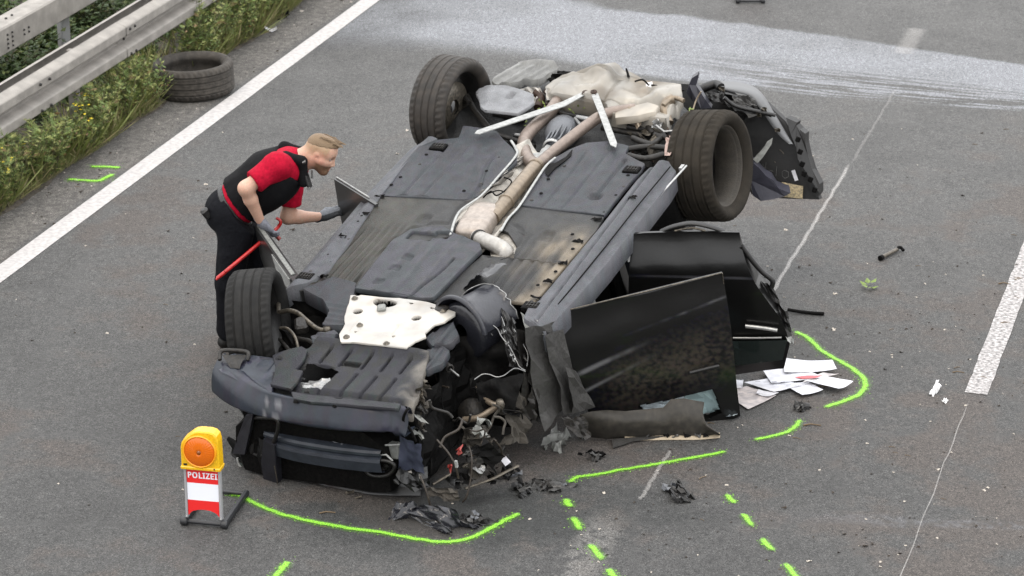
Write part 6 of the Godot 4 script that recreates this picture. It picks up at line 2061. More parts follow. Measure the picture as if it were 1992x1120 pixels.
func build_person() -> void:
	var foot_n := Vector3(-1.76,-0.003,-15.98)
	foot_n.y = 0.09
	var ank_n := Vector3(foot_n.x, 0.11, foot_n.z)
	var knee_n := Vector3(-1.739,0.454,-15.93)
	var hip_n := Vector3(-1.693,0.856,-15.97)
	var hip_f := Vector3(-1.661,0.785,-16.17)
	var knee_f := Vector3(-1.594,0.362,-16.2)
	var ank_f := Vector3(-1.597,0.001,-16.28)
	ank_f.y = 0.11
	var pel := Vector3(-1.717,0.887,-16.07)
	var belly := Vector3(-1.62,0.974,-16.07)
	var chest := Vector3(-1.475,1.081,-16.07)
	var top := Vector3(-1.369,1.157,-16.07)
	var sh_n := Vector3(-1.422,1.217,-15.9)
	var sh_f := Vector3(-1.344,1.07,-16.26)
	var el_n := Vector3(-1.603,1.11,-15.79)
	var wr_n := Vector3(-1.531,0.875,-15.88)
	var el_f := Vector3(-1.394,0.763,-16.25)
	var wr_f := Vector3(-1.201,0.735,-16.33)
	var nk0 := Vector3(-1.319,1.177,-16.08)
	var nk1 := Vector3(-1.229,1.219,-16.07)
	var hc := Vector3(-1.165,1.236,-16.06)
	var man := thing("person", "man in red shirt and black vest bending over to look into the wreck", "person", Vector3(foot_n.x, 0, foot_n.z))
	var back := -man.position
	var side := Vector3(0.12, 0, 1).normalized()
	# head axes: x forward, y up, z towards the man's right
	var hb := Basis.from_euler(Vector3(0, -0.22, 0)) * Basis.from_euler(Vector3(0, 0, -0.42))
	var hs := 0.91
	var H := func(x: float, y: float, z: float) -> Vector3: return hc + hb * Vector3(x, y, z) * hs
	# --- body: one skin surface with head, neck, trunk, arms and legs
	var body := [
		bone(pel, belly, 0.095, 0.1, 0.04, side, 1.1), bone(belly, chest, 0.1, 0.11, 0.04, side, 1.1), bone(chest, top, 0.115, 0.095, 0.08, side, 1.5),
		bone(top, sh_n, 0.07, 0.06, 0.06), bone(top, sh_f, 0.07, 0.06, 0.06), bone(nk0, nk1, 0.068, 0.058, 0.05), bone(nk1, H.call(-0.02, -0.02, 0), 0.058, 0.062, 0.04),
		bone(sh_n, el_n, 0.053, 0.042, 0.03), bone(el_n, el_n.lerp(wr_n, 0.35), 0.043, 0.042, 0.03), bone(el_n.lerp(wr_n, 0.35), wr_n, 0.042, 0.029, 0.02),
		bone(sh_f, el_f, 0.053, 0.042, 0.03), bone(el_f, el_f.lerp(wr_f, 0.35), 0.043, 0.042, 0.03), bone(el_f.lerp(wr_f, 0.35), wr_f, 0.042, 0.029, 0.02),
		bone(hip_n, knee_n, 0.066, 0.055, 0.02), bone(knee_n, ank_n, 0.055, 0.038, 0.03), bone(hip_f, knee_f, 0.066, 0.055, 0.02), bone(knee_f, ank_f, 0.055, 0.038, 0.03)]
	var skin_c := Color(0.52, 0.315, 0.23)
	begin()
	flesh(body, 0.011, [plane_at(hc, (hb * Vector3(0.3, 1, 0)))], func(p): return skin_c)
	# --- head with its face, on a finer grid, grown into the neck
	var head := [
		bone(H.call(-0.035, 0.045, 0), H.call(0.015, 0.05, 0), 0.083, 0.078, 0.02, hb.z, 0.93), bone(H.call(0.03, 0.035, 0), H.call(0.04, -0.03, 0), 0.066, 0.056, 0.03),
		bone(H.call(0.035, -0.03, 0), H.call(0.052, -0.085, 0), 0.05, 0.032, 0.03), bone(H.call(-0.02, -0.045, 0.042), H.call(0.055, -0.098, 0.012), 0.024, 0.022, 0.03), bone(H.call(-0.02, -0.045, -0.042), H.call(0.055, -0.098, -0.012), 0.024, 0.022, 0.03),
		bone(H.call(0.07, -0.1, 0.008), H.call(0.07, -0.1, -0.008), 0.021, 0.021, 0.02),
		bone(H.call(0.089, 0.012, 0), H.call(0.107, -0.03, 0), 0.009, 0.0115, 0.014), bone(H.call(0.1, -0.036, 0.012), H.call(0.1, -0.036, -0.012), 0.0085, 0.0085, 0.008),
		bone(H.call(0.078, 0.031, 0.012), H.call(0.063, 0.031, 0.045), 0.0135, 0.011, 0.015), bone(H.call(0.078, 0.031, -0.012), H.call(0.063, 0.031, -0.045), 0.0135, 0.011, 0.015),
		bone(H.call(0.064, -0.02, 0.042), H.call(0.03, -0.015, 0.06), 0.017, 0.015, 0.02), bone(H.call(0.064, -0.02, -0.042), H.call(0.03, -0.015, -0.06), 0.017, 0.015, 0.02),
		bone(H.call(0.09, -0.061, 0.016), H.call(0.09, -0.061, -0.016), 0.0085, 0.0085, 0.006), bone(H.call(0.087, -0.074, 0.014), H.call(0.087, -0.074, -0.014), 0.009, 0.009, 0.006),
		bone(H.call(-0.012, 0.016, 0.075), H.call(-0.018, -0.02, 0.073), 0.017, 0.011, 0.008, hb.z, 0.5), bone(H.call(-0.012, 0.016, -0.075), H.call(-0.018, -0.02, -0.073), 0.017, 0.011, 0.008, hb.z, 0.5),
		bone(H.call(-0.02, -0.03, 0), nk1, 0.064, 0.068, 0.04), bone(nk1, nk0, 0.068, 0.078, 0.02)]
	for i in head.size() - 2:
		head[i][2] *= hs; head[i][3] *= hs
	var sockets := [[H.call(0.088, 0.008, 0.032), 0.0135], [H.call(0.088, 0.008, -0.032), 0.0135], [H.call(-0.004, 0.0, 0.088), 0.008], [H.call(-0.004, 0.0, -0.088), 0.008]]
	var face := func(p: Vector3) -> Color:
		var q: Vector3 = hb.inverse() * (p - hc) / hs
		var c := skin_c
		c = c.lerp(Color(0.55, 0.26, 0.19), 0.25 * smoothstep(0.03, 0.0, Vector2(q.x - 0.07, q.y + 0.02).length()) + 0.7 * smoothstep(0.064, 0.074, absf(q.z)))
		var n := 0.5 + 0.5 * nz.get_noise_3dv(p * 9000.0)
		var beard: float = smoothstep(-0.03, -0.05, q.y + 0.25 * minf(q.x - 0.03, 0.0)) * smoothstep(-0.03, 0.02, q.x) * smoothstep(-0.135, -0.115, q.y)
		var lips: float = smoothstep(0.012, 0.006, absf(q.y + 0.067)) * smoothstep(0.024, 0.014, absf(q.z)) * smoothstep(0.08, 0.088, q.x)
		c = c.lerp(Color(0.12, 0.065, 0.035), beard * (0.8 + 0.2 * n) * (1.0 - lips))
		c = c.lerp(Color(0.42, 0.16, 0.13), lips * 0.8)
		var low := lerpf(-0.055, 0.012, smoothstep(-0.06, 0.0, q.x))
		var shaved: float = smoothstep(low, low + 0.02, q.y) * smoothstep(0.066, 0.045, q.x)
		c = c.lerp(Color(0.34, 0.23, 0.135), shaved * smoothstep(low - 0.01, 0.075, q.y) * 0.95)
		var brow: float = smoothstep(0.008, 0.003, absf(q.y - 0.036 + 0.004 * absf(q.z) * 10.0 * 0.2)) * smoothstep(0.06, 0.068, q.x) * smoothstep(0.05, 0.045, absf(q.z)) * smoothstep(0.008, 0.014, absf(q.z))
		c = c.lerp(Color(0.16, 0.09, 0.045), brow * 0.7)
		var eye: float = smoothstep(0.0125, 0.009, Vector2(q.y - 0.008, (absf(q.z) - 0.032) * 0.7).length()) * smoothstep(0.06, 0.07, q.x)
		return c.lerp(Color(0.12, 0.07, 0.055), eye * 0.7)
	flesh(head, 0.0045, [plane_at(nk0, nk0 - nk1)], face, sockets)
	var o := done("body", M.skin, man)
	o.position = back
	begin(Color(0.38, 0.33, 0.31))
	for e in [1.0, -1.0]:
		lathe(PackedVector2Array([Vector2(0, 0.0105), Vector2(0.006, 0.0086), Vector2(0.0095, 0.004), Vector2(0.0105, 0.0)]), Transform3D(Basis(hb.y, hb.x, hb.z), H.call(0.073, 0.008, 0.032 * e)), 12)
	o = done("eye", M.skin, man)
	o.position = back
	begin(Color(0.03, 0.04, 0.05))
	for e in [1.0, -1.0]:
		disc(Transform3D(Basis(hb.y, hb.x, hb.z), H.call(0.0838, 0.007, 0.032 * e)), 0.0048, 10)
	o = done("pupil", M.skin, man)
	o.position = back
	# short hair, longer on top and brushed up at the front
	begin()
	flesh([bone(H.call(-0.035, 0.05, 0), H.call(0.02, 0.056, 0), 0.077, 0.074, 0.02, hb.z, 0.9), bone(H.call(0.05, 0.105, 0.022), H.call(0.084, 0.108, 0.018), 0.018, 0.011, 0.02), bone(H.call(0.05, 0.105, -0.022), H.call(0.084, 0.108, -0.018), 0.018, 0.011, 0.02)], 0.005, [plane_at(H.call(0, 0.078, 0), hb * Vector3(0.25, -1, 0))])
	o = done("hair", M.hair, man)
	o.position = back
	begin()
	for k in 170:
		var a := rng.randf()
		var p: Vector3 = H.call(lerpf(-0.05, 0.095, a), lerpf(0.128, 0.112, absf(a - 0.4)), rng.randf_range(-0.045, 0.045))
		tube(PackedVector3Array([p, p + hb * Vector3(0.012, 0.008, rng.randfn() * 0.005), p + hb * Vector3(0.02 + 0.01 * a, 0.009 * a, rng.randfn() * 0.008)]), 0.0026, 4, 0.0006)
	o = done("hair", M.hair, man)
	o.position = back
	# --- clothes
	var spine := (top - pel).normalized()
	var g := 0.014
	ripple = 0.006
	begin()
	flesh([bone(pel - spine * 0.06, belly, 0.122 + g, 0.122 + g, 0.06, side, 1.2), bone(belly, chest, 0.118 + g, 0.118 + g, 0.06, side, 1.2), bone(chest, top, 0.112 + g, 0.095 + g, 0.06, side, 1.35, [plane_at(nk0.lerp(nk1, 0.3), nk1 - nk0)]),
		bone(top, sh_n, 0.07 + g, 0.064 + g, 0.06), bone(top, sh_f, 0.07 + g, 0.064 + g, 0.06), bone(nk0, nk1, 0.082, 0.079, 0.03, Vector3.ZERO, 1.0, [plane_at(nk0.lerp(nk1, 0.42), nk1 - nk0)]),
		bone(sh_n, el_n, 0.062 + g, 0.056 + g, 0.04, Vector3.ZERO, 1.0, [plane_at(sh_n.lerp(el_n, 0.74), el_n - sh_n)]), bone(sh_f, el_f, 0.062 + g, 0.056 + g, 0.04, Vector3.ZERO, 1.0, [plane_at(sh_f.lerp(el_f, 0.74), el_f - sh_f)])], 0.011, [plane_at(pel - spine * 0.055, -spine)])
	o = done("shirt", M.cloth_red, man)
	o.position = back
	g = 0.046
	begin()
	flesh([bone(belly - spine * 0.11, chest, 0.118 + g, 0.118 + g, 0.06, side, 1.16), bone(chest, top, 0.116 + g, 0.09 + g, 0.06, side, 1.22, [plane_at(nk0.lerp(nk1, 0.1), nk1 - nk0)])], 0.011, [plane_at(belly - spine * 0.062, -spine), plane_at(top + Vector3(0.02, 0, 0), spine)], null, [[sh_n + Vector3(-0.01, 0.01, 0.085), 0.12], [sh_f + Vector3(0, 0, -0.085), 0.12]])
	# straps over the shoulders
	for e in [1.0, -1.0]:
		var c: Vector3 = top + side * 0.095 * e
		flesh([bone(c - spine * 0.1 + Vector3(-0.045, 0.065, 0), c + Vector3(-0.015, 0.092, 0), 0.03, 0.03, 0.02, side, 1.3), bone(c + Vector3(-0.015, 0.092, 0), c + Vector3(0.085, 0.06, 0.0), 0.03, 0.03, 0.02, side, 1.2), bone(c + Vector3(0.085, 0.06, 0), c + Vector3(0.09, -0.07, 0), 0.03, 0.035, 0.02, side, 1.2)], 0.01)
	o = done("vest", M.cloth_vest, man)
	o.position = back
	begin()
	var cb := top + side * 0.1 + Vector3(0.118, 0.0, 0.0)
	box(cb + Vector3(0, -0.06, 0.01), Vector3(0.02, 0.09, 0.05), Basis.from_euler(Vector3(0, -0.3, 0.3)), 0.006)
	box(cb + Vector3(-0.02, 0.06, 0.012), Vector3(0.03, 0.014, 0.05), Basis.from_euler(Vector3(0, -0.3, 0.5)), 0.004)
	done("radio", M.black, o)
	begin()
	box(cb + Vector3(0.005, -0.1, 0.03), Vector3(0.02, 0.02, 0.016), Basis.IDENTITY, 0.003)
	box(cb + Vector3(-0.02, 0.072, 0.03), Vector3(0.02, 0.008, 0.03), Basis.from_euler(Vector3(0, 0, 0.5)), 0.002)
	box(cb + Vector3(0.02, -0.04, -0.06), Vector3(0.012, 0.05, 0.02), Basis.IDENTITY, 0.003)
	done("buckle", M.bare, o)
	g = 0.016
	begin()
	flesh([bone(pel - spine * 0.03, pel + spine * 0.03, 0.146, 0.144, 0.06, side, 1.2), bone(hip_n + spine * 0.03, knee_n, 0.104 + g, 0.07 + g, 0.05), bone(knee_n, ank_n, 0.066 + g, 0.058 + g, 0.03), bone(hip_f + spine * 0.03, knee_f, 0.104 + g, 0.07 + g, 0.05), bone(knee_f, ank_f, 0.066 + g, 0.058 + g, 0.03),
		bone(hip_n.lerp(knee_n, 0.55) + Vector3(0, 0, 0.07), hip_n.lerp(knee_n, 0.8) + Vector3(0, 0, 0.065), 0.05, 0.05, 0.03, side, 0.6)], 0.011, [plane_at(pel + spine * 0.035, spine), plane_at(Vector3(0, 0.06, 0), Vector3.DOWN)])
	o = done("trousers", M.cloth_black, man)
	o.position = back
	begin()
	flesh([bone(pel + spine * 0.01, pel + spine * 0.03, 0.151, 0.150, 0.02, side, 1.2)], 0.009, [plane_at(pel + spine * 0.042, spine), plane_at(pel + spine * 0.0, -spine)])
	box(pel + Vector3(-0.15, 0.0, 0.1), Vector3(0.05, 0.07, 0.06), Basis.from_euler(Vector3(0, 0.4, 0.6)), 0.012)
	o = done("belt", M.black, man)
	o.position = back
	for e in 2:
		begin()
		var a := ank_n if e == 0 else ank_f
		var f := Vector3(1, 0, -0.15 + 0.1 * e).normalized()
		flesh([bone(a + Vector3(0, -0.02, 0), a + Vector3(0, 0.05, 0), 0.05, 0.052, 0.02), bone(a + f * -0.03 + Vector3(0, -0.07, 0), a + f * 0.17 + Vector3(0, -0.072, 0), 0.042, 0.038, 0.03)], 0.01, [plane_at(Vector3(0, 0.004, 0), Vector3.DOWN)])
		o = done("boot", M.black, man)
		o.position = back
	ripple = 0.0
	var gc := func(p: Vector3) -> Color: return Color(0.9, 0.9, 0.95)
	begin()
	flesh(hand_bones(wr_n + (wr_n - el_n).normalized() * 0.005, Vector3(0.55, -0.72, -0.1), Vector3(0.5, 0.2, -0.6), 0.75, -1.0), 0.0045, [], gc)
	o = done("glove", M.glove, man)
	o.position = back
	begin()
	flesh(hand_bones(wr_f + (wr_f - el_f).normalized() * 0.005, Vector3(0.92, 0.32, -0.1), Vector3(0.3, -0.6, -0.5), 0.5, 1.0), 0.0045, [], func(p: Vector3) -> Color: return Color(0.85, 0.88, 0.9) if p.y - wr_f.y > 0.012 + 0.25 * (p.x - wr_f.x) else Color(0.14, 0.15, 0.16))
	o = done("glove", M.glove, man)
	o.position = back
	# red crowbar in his right hand
	var bar := thing("crowbar", "red crowbar held in the right hand of the bending man", "tool", Vector3(-1.789,0.55,-15.74))
	var b := P([-1.789,0.55,-15.74,-1.742,0.586,-15.75,-1.541,0.718,-15.9,-1.469,0.755,-15.99,-1.439,0.767,-16.06,-1.423,0.79,-16.06,-1.428,0.811,-16.06,-1.45,0.824,-16.06])
	for i in b.size(): b[i] -= bar.position
	begin()
	tube(curve(b.slice(1, 5), 4), 0.0125, 10)
	done("shaft", M.red_paint, bar)
	begin()
	tube(curve(b.slice(4), 4), 0.0125, 10, 0.008)
	done("hook", M.red_paint, bar)
	begin()
	tube(b.slice(0, 2), 0.012, 10, 0.0125, 1.0)
	box(b[0] + Vector3(0.003, 0.002, 0), Vector3(0.03, 0.012, 0.024), Basis.from_euler(Vector3(0, 0, 0.75)), 0.003)
	done("claw", M.red_paint, bar)
	begin()
	tube(P([-1.449,0.746,-15.97,-1.42,0.719,-15.96]), 0.013, 8)
	o = done("grip", M.cable_red, bar)
	o.position = -bar.position

# ---------------------------------------------------------------- things on the road
func letters(text: String, size: float, m: Material, parent: Node, at: Vector3, basis := Basis.IDENTITY, called := "lettering") -> void:
	var t := TextMesh.new()
	t.text = text
	var f := SystemFont.new()
	f.font_names = PackedStringArray(["Droid Sans"])
	f.font_weight = 700
	t.font = f
	t.font_size = 64
	t.pixel_size = size / 64.0
	t.depth = 0.002
	var o := node_of(t, called, m, parent)
	o.transform = Transform3D(basis, at)

func beacon(at: Vector3, turn: float, label: String) -> Node3D:
	# folding police warning lamp: frame on the road, hinged board, lamp on top
	var o := thing("warning_beacon", label, "warning light", at, turn, "folding police warning beacons")
	var w := 0.222
	begin()
	tube(PackedVector3Array([Vector3(-w * 0.5 - 0.012, 0.022, 0.02), Vector3(w * 0.5 + 0.012, 0.022, 0.02)]), 0.014, 10)
	tube(PackedVector3Array([Vector3(w * 0.35, 0.022, -0.42), Vector3(w * 0.5 + 0.012, 0.022, -0.42)]), 0.012, 8)
	tube(PackedVector3Array([Vector3(-w * 0.5 - 0.012, 0.022, -0.42), Vector3(w * 0.5, 0.022, -0.42)]), 0.013, 8)
	box(Vector3(w * 0.5 + 0.014, 0.024, -0.2), Vector3(0.034, 0.038, 0.48), Basis.IDENTITY, 0.008)
	box(Vector3(-w * 0.5 - 0.014, 0.024, -0.2), Vector3(0.034, 0.038, 0.48), Basis.IDENTITY, 0.008)
	done("base_frame", M.beacon_black, o)
	for e in [-1.0, 1.0]:
		begin()
		lathe(PackedVector2Array([Vector2(0, -0.02), Vector2(0.024, -0.02), Vector2(0.027, -0.012), Vector2(0.027, 0.012), Vector2(0.024, 0.02), Vector2(0, 0.02)]), Transform3D(Basis(Vector3.UP, Vector3.RIGHT, Vector3.BACK), Vector3(e * (w * 0.5 + 0.014), 0.027, 0.028)), 18)
		done("foot", M.beacon_black, o)
		begin()
		box(Vector3(e * (w * 0.5 - 0.006), 0.215, 0.018), Vector3(0.014, 0.33, 0.036), Basis.IDENTITY, 0.003)
		done("post", M.beacon_grey, o)
		begin()
		lathe(PackedVector2Array([Vector2(0.0, 0.006), Vector2(0.006, 0.005), Vector2(0.008, 0.0)]), Transform3D(Basis(Vector3.RIGHT, Vector3.BACK, Vector3.DOWN), Vector3(e * (w * 0.5 - 0.006), 0.06, 0.037)), 10)
		done("bolt", M.bare, o)
	var x := w * 0.5 - 0.014
	begin()
	box(Vector3(0, 0.335, 0.018), Vector3(x * 2, 0.106, 0.02))
	var r := done("red_panel", M.beacon_red, o)
	letters("POLIZEI", 0.05, M.beacon_white, r, Vector3(0, 0.333, 0.0292), Basis.from_scale(Vector3(1.0, 1.05, 1)))
	begin()
	box(Vector3(0, 0.226, 0.018), Vector3(x * 2, 0.112, 0.02))
	done("white_panel", M.beacon_white, o)
	begin()
	var arc := PackedVector3Array([Vector3(-x, 0.17, 0.028), Vector3(-x, 0.068, 0.028)])
	for k in 15:
		var u := lerpf(-1.0, 1.0, k / 14.0)
		arc.append(Vector3(u * (x - 0.006), 0.068 + 0.042 * sqrt(maxf(0.0, 1.0 - u * u * 0.98)), 0.028))
	arc.append_array([Vector3(x, 0.068, 0.028), Vector3(x, 0.17, 0.028)])
	prism(arc, Vector3(0, 0, -0.02))
	done("red_panel", M.beacon_red, o)
	# lamp housing
	begin()
	var h := PackedVector3Array()
	for q in [[-0.118, 0.376], [-0.118, 0.52], [-0.112, 0.548], [-0.098, 0.572], [-0.05, 0.612], [-0.03, 0.624], [0.0, 0.63], [0.06, 0.63], [0.088, 0.622], [0.106, 0.604], [0.114, 0.57], [0.118, 0.376]]: h.append(Vector3(q[0], q[1], 0.05))
	prism(h, Vector3(0, 0, -0.075))
	var inner := PackedVector3Array()
	for q in h: inner.append(Vector3(q.x * 0.93, lerpf(0.5, q.y, 0.94), 0.056))
	for i in h.size():
		var j := (i + 1) % h.size()
		quad(h[i], h[j], inner[j], inner[i])
	prism(inner, Vector3(0, 0, -0.002))
	box(Vector3(0, 0.392, 0.015), Vector3(0.242, 0.02, 0.1), Basis.IDENTITY, 0.004)
	var house := done("lamp_housing", M.beacon_yellow, o)
	begin()
	box(Vector3(-0.092, 0.413, 0.057), Vector3(0.022, 0.012, 0.004))
	lathe(PackedVector2Array([Vector2(0, 0.002), Vector2(0.005, 0.002), Vector2(0.006, 0)]), Transform3D(Basis(Vector3.RIGHT, Vector3.BACK, Vector3.DOWN), Vector3(0.088, 0.398, 0.066)), 8)
	done("switch", M.black, house)
	var xf := Transform3D(Basis(Vector3.RIGHT, Vector3.BACK, Vector3.DOWN), Vector3(0.0, 0.503, 0.056))
	begin()
	# a ribbed amber lens
	var pts := PackedVector3Array()
	for j in 22:
		var rr := 0.095 * j / 21.0
		for k in 96:
			var an := TAU * k / 96.0
			var dome := 0.026 * sqrt(maxf(0.0, 1.0 - pow(j / 21.5, 2.0)))
			dome += (0.0009 * sin(an * 30.0) * smoothstep(4, 10, j) if j < 20 else 0.0) - 0.004 * smoothstep(5, 3, j)
			pts.append(xf * Vector3(cos(an) * rr, dome, sin(an) * rr))
	net(pts, 96, 22, true)
	var lens := done("lens", M.lens, o)
	begin()
	lathe(PackedVector2Array([Vector2(0.092, 0.0), Vector2(0.094, 0.012), Vector2(0.1, 0.013), Vector2(0.103, 0.006), Vector2(0.103, 0.0)]), xf, 64)
	done("rim", mat("amber_rim", Color(0.75, 0.3, 0.01), 0.3), lens)
	begin()
	lathe(PackedVector2Array([Vector2(0.0, 0.029), Vector2(0.008, 0.028), Vector2(0.013, 0.022)]), xf, 20)
	done("bulb_cap", mat("amber_dark", Color(0.18, 0.05, 0.006), 0.25), lens)
	o.scale = Vector3.ONE * 0.9
	return o

func sheet_of_paper(p: PackedVector3Array, m: Material, label: String, k: int, lift := 0.0) -> MeshInstance3D:
	begin()
	var c := Vector3.ZERO
	for q in p: c += q / p.size()
	var pts := PackedVector3Array()
	for j in 9:
		for i in 9:
			var u := i / 8.0
			var v := j / 8.0
			var q := p[0].lerp(p[1], u).lerp(p[3].lerp(p[2], u), v) - c
			q.y = 0.006 + 0.004 * k + lift * pow(absf(u - 0.5) * 2.0, 2.0) + 0.006 * absf(nz.get_noise_3d(u * 120.0, v * 120.0, k * 50.0))
			pts.append(q)
	net(pts, 9, 9)
	var o := node_of(finish(), "paper_sheet", m, self)
	o.position = Vector3(c.x, 0, c.z)
	tag(o, label, "paper", "loose papers spilt beside the rear door")
	return o

func rag(called: String, label: String, category: String, p: PackedVector3Array, m: Material, bits: int, height: float, s: float, group := "") -> Node3D:
	# a lump of shredded plastic or sheet lying on the road: a main crumpled piece and smaller shreds
	var c := Vector3.ZERO
	for q in p: c += q / p.size()
	var o := thing(called, label, category, Vector3(c.x, 0, c.z), 0.0, group)
	var r := RandomNumberGenerator.new()
	r.seed = int(s * 100.0) + 7
	begin()
	var l := Vector3(0, height, 0)
	c.y = 0.0
	crumple(p[0] - c + l * 0.2, p[1] - c + l * 0.9, p[2] - c + l * 0.3, p[3] - c + l * 0.1, 12, 9, height * 0.9 + 0.02, s, 0.02)
	done("main_piece", m, o)
	for k in bits:
		begin()
		var a := p[0].lerp(p[1], r.randf()).lerp(p[3].lerp(p[2], r.randf()), r.randf()) - c
		a.y = 0.012 + height * 0.6 * r.randf()
		var d := Vector3(r.randfn(), 0.25 * r.randfn(), r.randfn()).normalized() * r.randf_range(0.015, 0.05)
		var e := d.cross(Vector3.UP).normalized() * r.randf_range(0.008, 0.025) + Vector3(0, r.randf_range(-0.004, 0.012), 0)
		crumple(a - d - e, a + d - e, a + d + e, a - d + e, 5, 4, 0.03, s + k, 0.01)
		done("shred", [M.black, M.subframe, M.torn, M.cast_grey][k % 4], o)
	return o

func spray(p: PackedVector3Array, w: float, label: String, s: float, dense := 1.0) -> void:
	var line := curve(p, 8)
	var c := Vector3.ZERO
	for q in p: c += q / p.size()
	for i in line.size():
		line[i] -= c
		line[i] += Vector3(nz.get_noise_2d(i * 30.0, s * 70.0), 0, nz.get_noise_2d(i * 30.0, s * 70.0 + 500.0)) * 0.008
	begin()
	ribbon(line, w * 1.5, Color(0.16, 0.42, 0.02, 0.28), 0.4, 0.005, s)
	ribbon(line, w * 0.7, Color(0.28, 0.68, 0.045, dense * 0.9), 0.5, 0.008, s)
	# droplets beside the stroke
	for k in line.size() * 2:
		var a := line[k / 2] + Vector3(rng.randfn(), 0, rng.randfn()) * w * 0.5
		var e := 0.0025 + 0.003 * rng.randf()
		st.set_color(Color(0.3, 0.7, 0.03, 0.6))
		quad(Vector3(a.x - e, 0.006, a.z), Vector3(a.x, 0.006, a.z - e), Vector3(a.x + e, 0.006, a.z), Vector3(a.x, 0.006, a.z + e))
	var o := node_of(finish(), "spray_mark", M.spray, self)
	o.position = Vector3(c.x, 0, c.z)
	tag(o, label, "spray mark", "yellow green spray marks on the road")

func build_marks() -> void:
	spray(P([-1.574,0,-13.847,-1.485,0,-13.801,-1.33,0,-13.638,-1.154,0,-13.523,-0.927,0,-13.422,-0.703,0,-13.353,-0.508,0,-13.272,-0.343,0,-13.236,-0.208,0,-13.297,-0.099,0,-13.422,-0.017,0,-13.523,0.045,0,-13.587]), 0.055, "long curved green spray line along the front of the wreck", 1.0)
	spray(P([0.32,0,-13.981,0.361,0,-14.048,0.471,0,-14.082,0.588,0,-14.137,0.764,0,-14.206,0.971,0,-14.289,1.121,0,-14.352,1.218,0,-14.402]), 0.05, "green spray line beside the front right door of the wreck", 2.0)
	spray(P([1.392,0,-14.559,1.493,0,-14.61,1.588,0,-14.668,1.65,0,-14.756,1.682,0,-14.845]), 0.05, "short hooked green spray stroke below the papers", 3.0)
	spray(P([1.842,0,-15.026,1.965,0,-15.117,2.061,0,-15.21,2.118,0,-15.327,2.125,0,-15.462,2.082,0,-15.607,2.004,0,-15.755,1.924,0,-15.896,1.851,0,-16.125,1.781,0,-16.229]), 0.06, "wide green spray arc round the papers", 4.0)
	var n := 0
	for q in [[0.293,0,-13.775,0.314,0,-13.664], [0.328,0,-13.542,0.368,0,-13.378], [0.414,0,-13.211,0.473,0,-13.024], [0.497,0,-12.923,0.521,0,-12.852,0.54,0,-12.794]]:
		n += 1
		spray(P(q), 0.065, "%s green spray dash of the left row running to the lower edge" % ["first", "second", "third", "fourth"][n - 1], 10.0 + n)
	n = 0
	for q in [[1.177,0,-13.834,1.213,0,-13.709], [1.245,0,-13.587,1.293,0,-13.422], [1.326,0,-13.285,1.378,0,-13.132], [1.422,0,-12.988,1.462,0,-12.852,1.474,0,-12.812]]:
		n += 1
		spray(P(q), 0.055, "%s green spray dash of the right row running to the lower edge" % ["first", "second", "third", "fourth"][n - 1], 20.0 + n)
	spray(P([-1.171,0,-13.006,-1.192,0,-12.935,-1.222,0,-12.841,-1.234,0,-12.794]), 0.06, "green spray stroke at the lower edge below the warning beacon", 30.0)
	spray(P([-3.125,0,-19.506,-3.013,0,-19.494,-2.893,0,-19.482]), 0.075, "straight green spray stroke on the shoulder by the edge line", 31.0)
	spray(P([-3.256,0,-19.211,-3.121,0,-19.187,-3.018,0,-19.176,-2.975,0,-19.246,-2.926,0,-19.328]), 0.07, "bent green spray stroke on the shoulder by the edge line", 32.0)

